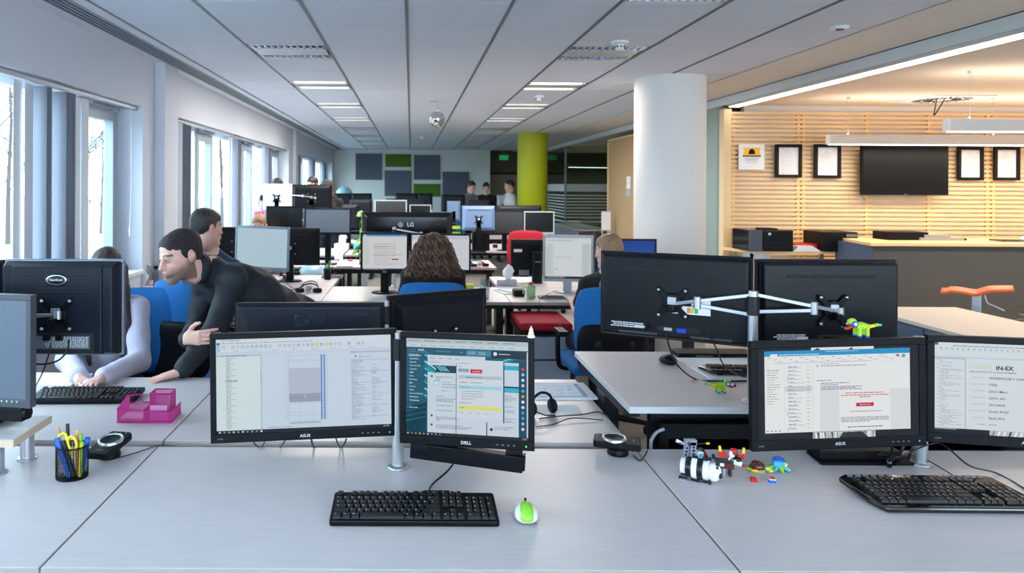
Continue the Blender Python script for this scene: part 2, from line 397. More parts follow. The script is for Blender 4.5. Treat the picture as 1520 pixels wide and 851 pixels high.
for i, (x, y, rz) in enumerate([(4.45, 17.33, 2.9), (5.3, 17.33, 3.4)]):
    t = thing('meeting_chair', ['pale shell chair at the left of the glass room table', 'pale shell chair at the right of the glass room table'][i], 'chair', (x, y, 0), rz, 'meeting room chairs')
    MB().box(-.22, -.22, .43, .22, .22, .46).build('seat', M_white, t, bev=.01); MB().prism([(-.24, .46), (-.20, .46), (-.28, .86), (-.31, .86)], -.2, .2, 'x').build('backrest', M_white, t, bev=.005)
    for sx in (-1, 1):
        for sy in (-1, 1): MB().cyl((sx*.18, sy*.18, .43), (sx*.22, sy*.22, 0), .011, 8).build('leg', M_alu, t)
# slatted pine wall
sw = struct('wall_pine_slats', MB().box(XB+.055, 8.295, 0, XR, 8.32, 2.54), mat('wall_behind_slats'))
ptch = .0518; sl_me = box_mesh('pine_slat', XR-XB-.06, .014, .030, M_pine)
for k in range(49): inst('pine_slat', sl_me, sw, ((XR+XB+.06)/2, 8.265, 2.525-k*ptch), scale=(1, 1, 1))
bt_me = box_mesh('batten', .035, .022, 2.5, M_pine)
for px in (1088, 1184, 1192, 1286, 1378, 1465, 1474, 1560, 1640):
    inst('batten', bt_me, sw, ((px-CX)*8.28/F, 8.283, 1.28))
# things on the slatted wall
def wframe(label, px0, py0, px1, py1, kind):
    a = W(px0, py0, 8.2); b = W(px1, py1, 8.2); w_, h_ = b.x-a.x, a.z-b.z
    t = thing('framed_certificate' if kind else 'award_poster', label, 'picture', ((a.x+b.x)/2, 8.23, b.z), 0, 'framed certificates on the slatted wall' if kind else None)
    if kind:
        f = .036
        MB().box(-w_/2, -.03, 0, w_/2, 0, f).box(-w_/2, -.03, h_-f, w_/2, 0, h_).box(-w_/2, -.03, f, -w_/2+f, 0, h_-f).box(w_/2-f, -.03, f, w_/2, 0, h_-f).build('frame', M_blk, t, bev=.003)
        p = MB().box(-w_/2+f, -.008, f, w_/2-f, -.004, h_-f).build('sheet', M_paper, t)
        l = MB(); random.seed(px0)
        l.box(-.03, -.0095, h_*.80, .015, -.009, h_*.81); l.box(-.04, -.0095, h_*.75, .04, -.009, h_*.76)
        for k in range(11):
            z = h_*.68-k*.022; l.box(-w_*.28, -.0095, z, w_*random.uniform(.1, .28), -.009, z+.004)
        l.build('print', mat('faint_print', (186, 188, 194), .8), t)
    else:
        MB().box(-w_/2, -.012, 0, w_/2, 0, h_).build('sheet', M_paper, t)
        u = w_/34.
        MB().add([(x*u, -.0135, h_*.5+z*u) for x, z in [(-12, 12), (12, 12), (10, 8), (12, 2), (-12, 2), (-10, 8)]], [(5, 4, 3, 2, 1, 0)]).build('badge_band', mat('badge_yellow', (246, 190, 30), .6), t)
        MB().add([(x*u, -.0145, h_*.5+z*u) for x, z in [(-4.5, 4), (-3.6, 8.5), (-1.5, 10.6), (1.5, 10.6), (3.6, 8.5), (4.5, 4), (5.4, 3.6), (-5.4, 3.6)]], [(7, 6, 5, 4, 3, 2, 1, 0)]).box(-12*u, -.0145, h_*.5+.3*u, 12*u, -.0135, h_*.5+1.8*u).build('badge_emblem', M_blk2, t)
        l = MB()
        for z, ww in ((-2, 10), (-3.4, 8), (-5, 9), (-7.5, 7)): l.box(-ww*u, -.0135, h_*.5+z*u, ww*u, -.0125, h_*.5+(z+.45)*u)
        l.build('print', M_printg, t)
wframe('unframed white poster with a yellow and black award badge', 1098, 214, 1136, 252, 0)
wframe('black framed certificate right beside the yellow badge poster', 1152, 214, 1191, 264, 1)
wframe('black framed certificate just left of the television', 1210, 214, 1249, 265, 1)
wframe('black framed certificate just right of the television', 1423, 218, 1461, 268, 1)
wframe('black framed certificate furthest right on the slatted wall', 1477, 218, 1515, 268, 1)
a = W(1280, 215, 8.1); b = W(1408, 290, 8.1); w_, h_ = b.x-a.x, a.z-b.z
t = thing('television', 'black flat screen television mounted on the pine slat wall', 'television', ((a.x+b.x)/2, 8.10, b.z))
MB().box(-w_/2, 0, 0, w_/2, .05, h_).build('casing', M_blk, t, bev=.004); MB().box(-w_/2+.012, -.004, .022, w_/2-.012, 0, h_-.012).build('screen', mat('tv_glass', (8, 9, 10), .3, spec=.25), t)
MB().box(-.2, .05, .1, .2, .12, h_-.1).build('wall_bracket', M_legd, t); MB().text('LG', (0, -.003, .011), .02).build('logo', M_print, t)
# pendants on the right
def pendant(label, px, Y, zc, L, hh, nw):
    x0 = (px-CX)*Y/F; t = thing('pendant_light', label, 'pendant light', (x0, Y, zc))
    MB().box(.02, -.03, -hh/2, L, .03, hh/2).build('housing', mat('pendant_white', (216, 212, 208), .4), t, bev=.003)
    MB().box(0, -.032, -hh/2-.002, .02, .032, hh/2+.002).build('end_cap', M_white, t)
    MB().box(.025, -.026, -hh/2-.008, L-.01, .026, -hh/2).build('diffuser', M_tube, t)
    for i in range(nw):
        xx = .22+i*1.55 if Y > 7 else .2+i*1.7
        MB().cyl((xx, 0, hh/2), (xx, 0, HC2-zc), .0018, 6).build('wire', M_alu, t)
        MB().cyl((xx, 0, hh/2), (xx, 0, hh/2+.015), .015, 10).build('wire_fitting', M_alu, t); MB().cyl((xx, 0, HC2-zc-.02), (xx, 0, HC2-zc), .018, 10).build('wire_fitting', M_alu, t)
    area('pendant_glow', (x0+L/2, Y, zc-hh/2-.012), (0, 0, 0), L-.05, .05, 58, (1, .85, .68))
    area('ceiling_fill', (x0+L/2, Y, zc+hh/2+.012), (PI, 0, 0), L-.05, .04, 17, (1, .87, .72))  # upward light added over the housing to brighten the lower ceiling
pendant('long white linear pendant lamp nearest the slatted wall above the television', 1228, 7.5, 2.165, 4.0, .10, 3)
pendant('white linear pendant lamp higher in the picture at the right edge', 1403, 5.8, 2.17, 4.0, .10, 3)
t = thing('swirl_diffuser', 'square ceiling air diffuser with a swirl of dark slots above the counter', 'air vent', (5.75, 7.6, HC2-.012))
MB().box(-.33, -.33, 0, .33, .33, .012).build('panel', M_ceil, t)
fb = MB()
for i in range(24):
    a = 2*PI*i/24; c, s_ = math.cos(a), math.sin(a)
    for r0, r1 in ((.09, .17), (.19, .27)):
        q = [(r0*c-.008*s_, r0*s_+.008*c), (r0*c+.008*s_, r0*s_-.008*c), (r1*c+.03*s_+.01*s_, r1*s_-.03*c-.01*c), (r1*c+.03*s_-.01*s_, r1*s_-.03*c+.01*c)]
        fb.prism(q, -.003, .001, 'z')
fb.build('slot', M_dark, t)
tag(MB().tube(spline([(5.62, 7.5, HC2), (5.60, 7.5, 2.5), (5.59, 7.5, 2.43), (5.64, 7.5, 2.50), (5.70, 7.5, 2.6), (5.70, 7.5, HC2)]), .006, 6).build('hanging_cable', M_cable), 'black cable loop dangling from the ceiling beside the swirl vent', 'cable')

# columns
def column(name, label, x, y, r, h, m):
    n = 48; o = MB().lathe([(0, 0), (r, 0), (r, h)], (x, y, 0), n).build(name, m); o['kind'] = 'structure'; return o
column('column_white', '', 2.56, 6.95, .338, HC, mat('column_white_paint', (232, 228, 224), .6))
column('column_green', '', 2.44, 14.1, .30, HC, mat('column_green_paint', (172, 184, 18), .55))
# smoke detectors
def detector(label, px, py, s=1., flat=False):
    dy = py-CY; Y = F*(HC-CZ)/(-dy)*1.0; p = W(px, py, Y); t = thing('smoke_detector', label, 'smoke detector', (p.x, Y, HC))
    if flat:
        MB().lathe([(0, 0), (.06, 0), (.055, -.018), (0, -.02)], (0, 0, 0), 20).build('base', M_white, t, ); MB().box(-.02, -.02, -.028, .02, .01, -.018).build('sensor', mat('sensor_dark', (90, 60, 50), .4), t)
    else:
        MB().lathe([(0, 0), (.062, 0), (.062, -.018), (.045, -.026), (0, -.026)], (0, 0, 0), 24).build('base', M_white, t)
        MB().lathe([(.030, -.026), (.034, -.05), (.026, -.062), (0, -.064)], (0, 0, 0), 20).build('sensor', M_white, t)
        c = MB()
        for i in range(8):
            a = PI*2*i/8; c.cbox((.033*math.cos(a), .033*math.sin(a), -.042), (.009, .009, .012))
        c.build('grille', M_blk2, t)
detector('round smoke detector on the ceiling beside the near right louvre light', 920, 60)
detector('smaller looking smoke detector between the lit right hand lights', 800, 141)
detector('flat ceiling motion sensor over the white column side near the light strip', 1246, 36, flat=True)
detector('far smoke detector over the middle of the room beyond the mirror ball', 627, 203)
# mirror ball
t = thing('mirror_ball', 'small mirror disco ball hanging from the ceiling', 'disco ball', (.325, 8.9, 2.497))
MB().cyl((0, 0, .09), (0, 0, HC-2.497), .003, 6).box(-.09, -.004, HC-2.497-.012, .01, .004, HC-2.497-.004).build('rod', M_frame, t)
MB().cyl((0, 0, .09), (0, 0, .115), .018, 12).build('cap', M_alu, t)
b_ = MB(); b_.sphere((0, 0, 0), .1, 28, 16); b_.s = [False]*len(b_.s)
o = b_.build('mirror_tiles', mat('mirror', (200, 205, 205), .08, 1.), t); o['kind'] = 'stuff'
# acoustic panels on the back wall
M_pg = mat('felt_grey', (88, 96, 110), .95, bump=.2, bscale=200); M_pgr = mat('felt_green', (76, 112, 26), .95, bump=.2, bscale=200)
for (x0, y0, x1, y1, m, l) in [(528, 228, 567, 267, M_pg, 'grey square acoustic panel furthest left on the back wall'), (572, 229, 610, 248, M_pgr, 'green acoustic panel at the top of the second column'),
        (571, 253, 610, 291, M_pg, 'grey square acoustic panel right under the upper green panel'), (614.5, 230, 653, 267, M_pg, 'grey square acoustic panel above the lower green panel'),
        (614, 273, 653, 292, M_pgr, 'lower green acoustic panel, under a grey square one'), (657, 255, 696, 292, M_pg, 'grey square acoustic panel furthest right, behind the standing men')]:
    a = W(x0, y0, 20.46); b = W(x1, y1, 20.46)
    tag(MB().box(a.x, 20.44, b.z, b.x, YB-.002, a.z).build('acoustic_panel', m, bev=.01), l, 'wall panel', 'acoustic panels on the back wall')
d = MB().box(2.40, YB+.84, 0, 3.30, YB+.9, 2.02); dr = struct('door_1', d, mat('door_beige', (150, 138, 118), .6))
MB().box(2.34, YB+.83, 0, 2.40, YB+.9, 2.08).box(3.30, YB+.83, 0, 3.36, YB+.9, 2.08).box(2.34, YB+.83, 2.02, 3.36, YB+.9, 2.08).build('door_frame', M_dark, dr)
MB().cyl((3.2, YB+.80, 1.05), (3.2, YB+.84, 1.05), .012).box(3.09, YB+.79, 1.04, 3.21, YB+.80, 1.06).build('door_handle', M_alu, dr)
M_exit = mat('exit_green', (30, 150, 80), .5, emit=.5)
for px, Y, l in ((748, 20.2, 'small green exit sign hanging before the brown hallway wall'), (819, 19.6, 'green exit sign seen through the far glass wall')):
    p = W(px, 234, Y); t = thing('exit_sign', l, 'exit sign', p)
    MB().box(-.13, 0, -.07, .13, .03, .07).build('panel', M_exit, t); MB().box(-.01, -.003, -.05, .02, 0, .01).box(-.005, -.003, .02, .02, 0, .045).box(.05, -.003, -.01, .1, 0, .01).build('pictogram', M_print, t)
    MB().cyl((0, .015, .07), (0, .015, HC-p.z), .004, 6).build('rod', M_alu, t)

# windows ---------------------------------------------------------------
XG = XL-.235
def window(n, y0, y1, cas):
    "outer frame, mullions, panes; cas = far ends of the narrow casements"
    wn = struct('window_%d' % n, MB().box(XG-.03, y0, ZW0, XG+.03, y1, ZW0+.05).box(XG-.03, y0, ZW1-.05, XG+.03, y1, ZW1).box(XG-.03, y0, ZW0, XG+.03, y0+.04, ZW1).box(XG-.03, y1-.04, ZW0, XG+.03, y1, ZW1), M_pvc)
    MB().box(XG, y0, ZW0-.03, XL+.02, y1, ZW0+.004).build('window_sill', M_white, wn, bev=.004)
    e = y0+.04
    for c in cas:
        a = c-.62
        MB().box(XG-.03, a-.05, ZW0, XG+.035, a, ZW1).build('mullion', M_pvc, wn)
        if a-.05 > e: MB().box(XG-.006, e, ZW0+.05, XG+.006, a-.05, ZW1-.05).build('pane', M_glass, wn)
        f = MB().box(XG-.02, a, ZW0+.04, XG+.06, a+.07, ZW1-.06).box(XG-.02, c-.09, ZW0+.04, XG+.06, c, ZW1-.06).box(XG-.02, a+.07, ZW0+.04, XG+.06, c-.09, ZW0+.12).box(XG-.02, a+.07, ZW1-.14, XG+.06, c-.09, ZW1-.06).build('casement', M_frame, wn, bev=.004)
        MB().box(XG-.006, a+.07, ZW0+.12, XG+.006, c-.09, ZW1-.14).build('casement_pane', M_glass, f)
        MB().box(XG+.06, a+.02, 1.45, XG+.075, a+.05, 1.60).box(XG+.075, a+.02, 1.50, XG+.10, a+.04, 1.53).build('window_handle', M_alu, f)
        MB().box(XG+.05, a+.05, ZW1-.05, XG+.11, c-.1, ZW1-.01).build('opener', M_silver, f)
        MB().box(XG-.03, c, ZW0, XG+.035, c+.05, ZW1).build('mullion', M_pvc, wn); e = c+.05
    MB().box(XG-.006, e, ZW0+.05, XG+.006, max(y1-.04, e+.02), ZW1-.05).build('pane', M_glass, wn)
    # portal: helps sampling of daylight, gives off none itself
    area('daylight_portal_%d' % n, (XG-.06, (y0+y1)/2, (ZW0+ZW1)/2), (0, -PI/2, 0), ZW1-ZW0, y1-y0, 1, (1, 1, 1), True)
window(1, *WIN[0], [1.4, 3.6, 5.80]); window(2, *WIN[1], [8.58, 10.72, 12.85]); window(3, *WIN[2], [15.7, 17.85, 19.95])
def blinds(n, y0, y1, stacks, label):
    t = thing('vertical_blind', label, 'blinds', (XL-.06, y0, ZW1))
    MB().box(-.02, 0, -.035, .02, y1-y0, 0).build('headrail', M_silver, t, bev=.003)
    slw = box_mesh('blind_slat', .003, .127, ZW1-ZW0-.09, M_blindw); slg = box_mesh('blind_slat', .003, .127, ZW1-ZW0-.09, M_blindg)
    for (a, b, kind) in stacks:
        yy = a-y0; i = 0
        while yy < b-y0:
            rz, me = kind(i)
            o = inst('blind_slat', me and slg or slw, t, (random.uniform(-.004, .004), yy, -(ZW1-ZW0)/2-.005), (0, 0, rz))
            yy += .11 if abs(rz) < .5 else .028; i += 1
    MB().tube(spline([(.02, y1-y0-.15, -.03), (.022, y1-y0-.15, -.7), (.022, y1-y0-.17, -1.0)]), .002, 6).sphere((.022, y1-y0-.17, -1.04), (.008, .008, .04), 8, 6).build('pull_cord', M_white, t)
    return t
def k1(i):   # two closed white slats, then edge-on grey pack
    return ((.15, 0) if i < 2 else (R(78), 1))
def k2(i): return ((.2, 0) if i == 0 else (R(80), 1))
blinds(1, -.5, 5.88, [(1.9, 2.3, k1), (4.12, 4.42, k1), (4.48, 4.72, k2), (4.86, 5.0, lambda i: (.1, 0))], 'vertical slat blinds pushed into packs at the nearest window')
blinds(2, 6.63, 12.9, [(6.72, 7.2, lambda i: (R(60 if i % 2 else 84), i > 6)), (8.9, 9.3, k1), (10.9, 11.3, k1)], 'vertical slat blinds at the middle window behind the seated man')
blinds(3, 13.8, 20.0, [(13.9, 14.3, k2), (15.9, 16.4, k1), (18.0, 18.5, k1)], 'vertical slat blinds at the farthest window before the back wall')
struct('trim_30', MB().box(XL, 6.15, 0, XL+.09, 6.5, HC-.012), M_wall, bev=.004)
struct('trim_31', MB().box(XL, 13.35, 0, XL+.06, 13.6, HC-.012), M_wall, bev=.004)

# outside ------------------------------------------------------------------
struct('ground', MB().box(-140, -60, -1.1, XL-1, 160, -1.0), mat('winter_ground', (122, 124, 124), .95, noise=.25, nscale=.5))
struct('road', MB().box(-34, -60, -1.0, -27, 160, -.985), mat('asphalt', (150, 152, 156), .9))
def tree_mesh(seed):
    rnd = random.Random(seed); tr = MB(); cr = MB()
    tr.tube([(0, 0, 0), (.05, .03, 2), (0, .1, 4.2), (.1, 0, 7.5)], [.09, .075, .055, .015], 6)
    def br(p, d, L, r, lv):
        q = p+d*L*.5+Vector((rnd.uniform(-1, 1), rnd.uniform(-1, 1), rnd.uniform(0, 1)))*L*.08; e = p+d*L+Vector((0, 0, L*.12))
        cr.tube([p, q, e], [r, r*.7, r*.35], 3, False)
        if lv < 3:
            for i in range(5 if lv < 2 else 3):
                t = rnd.uniform(.3, 1); nd = (d+Vector((rnd.uniform(-1, 1), rnd.uniform(-1, 1), rnd.uniform(-.3, .9)))*.75).normalized()
                br(p.lerp(e, t), nd, L*rnd.uniform(.4, .62), r*.55, lv+1)
    for i in range(11):
        a = rnd.uniform(0, 2*PI); z = 1.6+i*.5
        br(Vector((0, 0, z)), Vector((math.cos(a), math.sin(a), rnd.uniform(.3, .8))).normalized(), 2.4-i*.13, .028, 0)
    return tr, cr
M_bark = mat('bark', (78, 70, 66), .9)
protos = []
for s in range(3):
    t = thing('bare_tree', 'leafless tree in the pale light outside the windows', 'tree', (0, 0, -1.0), 0, 'leafless trees outside the windows')
    tr, cr = tree_mesh(s); tr.build('trunk', M_bark, t); cr.build('branches', M_bark, t); protos.append(t)
rnd = random.Random(5); nt_ = 0
for i in range(16):
    px = [-10, 12, 45, 85, 120, 150, 250, 285, 312, 330, 348, 372, 385, 400, 420, 452][i]; Y = [22, 31, 46, 28, 58, 38, 30, 52, 66, 42, 80, 58, 92, 72, 110, 140][i]
    o = protos[i] if i < 3 else copy_tree(protos[i % 3])
    o.location = ((px-CX)*Y/F, Y, -1.0); o.rotation_euler = (0, 0, rnd.uniform(0, 6)); s = rnd.uniform(.85, 1.3); o.scale = (s, s, s)
# ------------------------------------------------------------------ desks
HD = .73
def desk(label, x0, x1, y0, y1, z=HD, legs=True, name='desk', edgem=None, tray=False, grp=None):
    t = thing(name, label, 'desk', ((x0+x1)/2, (y0+y1)/2, 0), 0, grp); a, b, c, d = x0-(x0+x1)/2+.003, x1-(x0+x1)/2-.003, y0-(y0+y1)/2, y1-(y0+y1)/2
    MB().box(a, c, z-.025, b, d, z).build('tabletop', M_desk, t, bev=.0015, seg=1)
    MB().box(a, c-.001, z-.0245, b, c, z-.001).box(b, c, z-.0245, b+.001, d, z-.001).box(a-.001, c, z-.0245, a, d, z-.001).build('edge_band', edgem or M_edge, t)
    if legs:
        for s in (a+.04, b-.04):
            MB().box(s-.03, c+.10, z-.07, s+.03, d-.05, z-.025).box(s-.03, (c+d)/2-.06, .03, s+.03, (c+d)/2+.06, z-.07).box(s-.035, c+.06, 0, s+.035, d-.04, .03).build('leg', M_legd, t, bev=.003, seg=1)
        MB().box(a+.07, (c+d)/2-.03, z-.12, b-.07, (c+d)/2+.01, z-.04).build('crossbar', M_legd, t)
    if tray: MB().box(a+.12, d-.22 if tray > 0 else c+.02, z-.16, b-.12, d-.05 if tray > 0 else c+.04, z-.07).build('cable_tray', M_blk2, t, bev=.003)
    return t
XA, XC2 = -.877, .786
desk('pale wood desk at the bottom left under the pen cup', -2.2, XA, 1.665, 2.44)
desk('pale wood desk in the middle front under the black keyboard and green mouse', XA, XC2, 1.665, 2.44)
desk('pale wood desk at the bottom right under the toy figures', XC2, 2.45, 1.665, 2.44)
desk('pale window desk under the switched off black and grey screens', -2.2, -.89, 7.9, 8.6)
desk('pale wood desk with the pink mesh organiser, in front of the seated woman', -2.2, XA, 2.50, 3.32)
desk('pale wood desk behind the two middle screens, with papers and a headset', XA, XC2, 2.50, 3.32)
desk('raised pale desk with white edge under the two large dark monitors', .80, 2.5, 2.56, 3.42, .84, edgem=M_edgew, tray=-1)
XC1 = -.705
desk('pale desk by the window behind the leaning man', -2.22, XC1, 5.54, 6.36)
desk('pale desk before the curly haired woman', XC1, .795, 5.54, 6.36)
desk('pale desk with green mug before the woman in black', .795, 2.4, 5.54, 6.36)
desk('pale desk with headphones and toy colour cube behind the seated man in blue', -2.22, XC1, 6.37, 7.17)
desk('pale desk with the tissue box under silver framed monitor', .795, 2.15, 6.37, 7.10)
desk('pale desk seen behind the screens of the curly haired woman', -.88, .97, 7.9, 8.7)
desk('pale desk with teal cup left of the plant divider', -.88, -.25, 9.3, 10.0)
desk('pale desk with white tissue box and dark pencil cup', -2.2, -.9, 9.2, 10.3)
desk('pale desk beneath the wide brown monitor', .5, 2.3, 9.9, 11.2)
for i, (x0, x1, y0, l) in enumerate([(-2.2, -.8, 11.2, 'far left desk behind the white monitor'), (-.75, .8, 12.3, 'far middle desk with silver framed monitors'), (.85, 2.0, 12.5, 'far right desk with the pale blue monitor back'),
        (-2.1, -.3, 14.6, 'desk under the white dome lamp near the back wall'), (0, 2.0, 15.2, 'desk the three standing men gather at')]):
    desk('pale '+l, x0, x1, y0, y0+.8, legs=True)
t = thing('low_cabinet', 'long grey low cabinet with pale top under the striped glass', 'cabinet', (3.69, 15.4, 0))
MB().box(-.31, -1.3, 0, .31, 1.3, .765).build('body', mat('cabinet_grey', (150, 156, 166), .5), t); MB().box(-.32, -1.31, .765, .32, 1.31, .79).build('top', M_desk, t)
MB().box(-.31, -1.312, .02, -.01, -1.302, .76).build('door', M_antr, t); MB().box(.01, -1.312, .02, .31, -1.302, .76).build('door', M_antr, t)
t = thing('white_board_easel', 'small white panel standing right of the striped glass', 'board', (3.5, 12.5, 0)); MB().box(-.10, -.01, .88, .06, .01, 1.21).build('panel', M_paper, t); MB().box(-.1, -.12, 0, -.07, .12, .03).box(-.1, -.01, .03, -.07, .01, .88).box(.03, -.12, 0, .06, .12, .03).box(.03, -.01, .03, .06, .01, .88).build('stand', M_alu, t)
# sideboard on the right and the bar counter
t = thing('sideboard', 'blue-grey sided cabinet with a long pale top before the orange stool', 'cabinet', (3.79, 4.35, 0))
MB().box(-.36, -1.0, 0, .36, .99, .715).build('body', M_navy, t); MB().box(-.37, -1.02, .715, .37, 1.0, .74).build('top', mat('cream_top', (214, 204, 194), .5), t, bev=.002)
for k in range(3): MB().box(-.368, -1.0+k*.66+.01, .02, -.36, -1.0+(k+1)*.66-.01, .70).build('door', M_navy, t)
t = thing('bar_counter', 'tall counter with dark grey glossy front and pine top', 'counter', (7.0, 7.4, 0))
MB().box(-2.34, -.34, 0, 2.35, .30, 1.07).build('body', M_navy, t)
for x0, x1 in ((-2.35, -.50), (-.43, 1.2), (1.27, 2.35)): MB().box(x0, -.352, .02, x1, -.34, 1.068).build('front_panel', M_antr, t)
MB().box(-.50, -.349, 0, -.43, -.34, 1.068).box(1.2, -.349, 0, 1.27, -.34, 1.068).build('joint_strip', M_legd, t)
MB().prism([(-2.42, -.42), (-2.27, .32), (2.38, .32), (2.38, -.42)][::-1], 1.07, 1.10, 'z').build('counter_top', M_pine, t, bev=.002)
# printer table
t = thing('printer_table', 'narrow wood shelf table carrying the printer by the slatted wall', 'table', (4.27, 7.95, 0)); zt = .95
MB().prism([(-.62, .24), (-.50, -.25), (.60, -.25), (.60, .24)], zt-.03, zt, 'z').build('tabletop', M_pine, t)
for x, y in ((-.5, -.18), (.5, -.18), (-.5, .2), (.5, .2)): MB().box(x-.02, y-.02, 0, x+.02, y+.02, zt-.03).build('leg', M_alu, t)
MB().box(-.6, -.2, zt-.09, -.3, -.16, zt-.03).build('bracket', M_alu, t)
def at(px, py, Y): return W(px, py, Y)
p = W(1131, 369, 7.85)
t = thing('laser_printer', 'black boxy laser printer on the table by the slatted wall', 'printer', (p.x, 7.85, zt), 0)
MB().box(-.245, -.2, 0, .245, .2, .235).build('casing', M_gloss, t, bev=.012); MB().box(-.245, -.206, .0, -.10, -.198, .235).build('side_panel', mat('printer_grey', (62, 72, 88), .35), t)
MB().box(-.09, -.207, .02, .235, -.2, .11).build('paper_tray', M_blk, t, bev=.003); MB().box(-.09, -.207, .125, .235, -.2, .22).build('front_door', M_blk, t, bev=.003)
MB().box(-.05, -.15, .235, .1, .05, .25).build('control_panel', M_blk2, t, bev=.003); MB().lathe([(0, -.21), (.016, -.21), (.016, -.206)], (-.02, 0, .19), 16, 'y').build('badge', M_print, t)
p = W(1232, 368, 7.85)
t = thing('power_supply_unit', 'black upright power supply box right of the red box', 'electronic box', (p.x, 7.85, zt)); MB().box(-.19, -.2, 0, .18, .2, .215).build('casing', M_blk, t, bev=.005)
MB().box(.04, -.208, .01, .178, -.2, .205).build('front_panel', M_blk2, t)
b_ = MB()
for k in range(6): b_.box(.055+k*.02, -.212, .165, .067+k*.02, -.208, .195)
b_.build('vent', M_printg, t); MB().box(.09, -.211, .10, .13, -.207, .108).build('status_light', M_red, t)
p = W(1195, 366, 7.8); tag(MB().box(-.12, -.08, 0, .12, .1, .075).box(-.121, -.081, .045, .121, .101, .05).build('red_box', mat('red_card', (190, 30, 40), .5), bev=.002, loc=(p.x, 7.85, zt)), 'small red box between printer and black power supply', 'box')
o = MB()
for k in range(5): o.box(-.16+.01*k, -.1, k*.012, .13-.02*k, .1, k*.012+.01)
tag(o.build('paper_stack', M_paper, loc=(4.36, 7.78, zt)), 'loose white papers stacked right of the printer', 'paper')
tag(MB().box(-.1, -.02, 0, .1, .02, .02).box(.02, -.05, 0, .06, .05, .025).build('stapler', M_blk, loc=(4.56, 7.72, zt), bev=.003), 'black stapler before the red box on the printer table', 'stapler')
# items on the counter
t = thing('folder_pile', 'dark folders and papers lying at the left end of the counter', 'folder', (5.45, 7.5, 1.10)); MB().box(-.42, -.12, 0, .0, .14, .085).build('folder', M_blk, t, bev=.004)
MB().box(-.1, -.15, 0, .35, .12, .03).box(-.05, -.14, .03, .22, .1, .06).build('papers', mat('grey_paper', (150, 150, 148), .6), t); MB().prism([(.2, -.1), (.42, -.1), (.38, .1), (.2, .1)], .0, .02, 'z').build('lid', M_legd, t)
t = thing('laptop', 'closed thin laptop on the right of the counter under a white mouse', 'laptop', (6.3, 7.2, 1.10), R(-6)); MB().box(-.26, -.12, 0, .26, .12, .012).build('base', M_alu, t, bev=.003); MB().box(-.26, -.12, .013, .26, .12, .022).build('lid', M_legd, t, bev=.003)
b_ = MB()
for k in range(5): b_.box(.03+k*.04, -.1215, .003, .05+k*.04, -.12, .009)
b_.build('port', M_blk, t)
tag(MB().sphere((0, 0, .012), (.07, .04, .028), 16, 8).build('computer_mouse', M_white, loc=(6.31, 7.18, 1.124)), 'white mouse lying on the closed laptop on the counter', 'mouse')
t = thing('bar_stool', 'orange wing shaped bar stool on a steel post', 'stool', (4.52, 5.6, 0), R(-39)); sx = .225
vs = []; nx, ny = 24, 10
for i in range(nx+1):
    u = -1+2*i/nx
    for j in range(ny+1):
        v = -1+2*j/ny; wd_ = .15*(1-.12*abs(u)**3)
        z = .825+.030*max(0, u)**.7-.016*max(0, -u-.6)-.012*math.exp(-((u+.05)/.3)**2)+.012*v*v*(u > -.8)+(.012*min(1, u*3) if u > 0 else 0)
        vs.append((u*sx, v*wd_, z))
fs = [(i*(ny+1)+j, (i+1)*(ny+1)+j, (i+1)*(ny+1)+j+1, i*(ny+1)+j+1) for i in range(nx) for j in range(ny)]
o = MB().add(vs, fs, True).build('seat', M_orange, t); m = o.modifiers.new('s', 'SOLIDIFY'); m.thickness = .022; m.offset = -1
MB().box(-.03, -.03, .02, .03, .03, .80).build('post', M_alu, t, bev=.004); MB().lathe([(0, .02), (.2, .018), (.21, 0), (0, 0)], (0, 0, 0), 32).build('foot_plate', M_alu, t)
MB().tube(spline([(.05, 0, .80), (.07, -.01, .74), (.11, -.01, .72), (.17, -.01, .69)]), .006, 8).build('lever', M_alu, t); MB().tube([(-.15, -.12, .3), (.15, -.12, .3)], .01).tube([(-.15, -.12, .3), (-.03, 0, .3)], .01).tube([(.15, -.12, .3), (.03, 0, .3)], .01).build('foot_rest', M_alu, t)
t = thing('potted_plant', 'leafy green pot plant at the right edge behind the long cabinet', 'plant', (5.02, 5.55, 0))
MB().lathe([(0, 0), (.12, 0), (.16, .3), (.145, .3), (.14, .27), (0, .27)], n=24).build('pot', M_white, t)
MB().cyl((0, 0, .27), (0, 0, .5), .012, 8).build('stem', mat('stem', (90, 110, 60), .7), t); lf = MB(); rnd = random.Random(2)
lfme = MB().add([(0, 0, 0), (.03, .05, .01), (.035, .10, .0), (0, .16, -.02), (-.035, .10, 0), (-.03, .05, .01), (0, .08, -.012)], [(0, 1, 6), (1, 2, 6), (2, 3, 6), (3, 4, 6), (4, 5, 6), (5, 0, 6)], True).build('x', mat('leaf', (104, 150, 100), .5)); dm = lfme.data; bpy.data.objects.remove(lfme)
for k in range(46):
    a = rnd.uniform(0, 6.28); z = rnd.uniform(.36, .66); inst('leaf', dm, t, (math.cos(a)*.04, math.sin(a)*.04, z), (rnd.uniform(-.5, .8), rnd.uniform(-.4, .4), a), (1, rnd.uniform(.8, 1.3), 1))

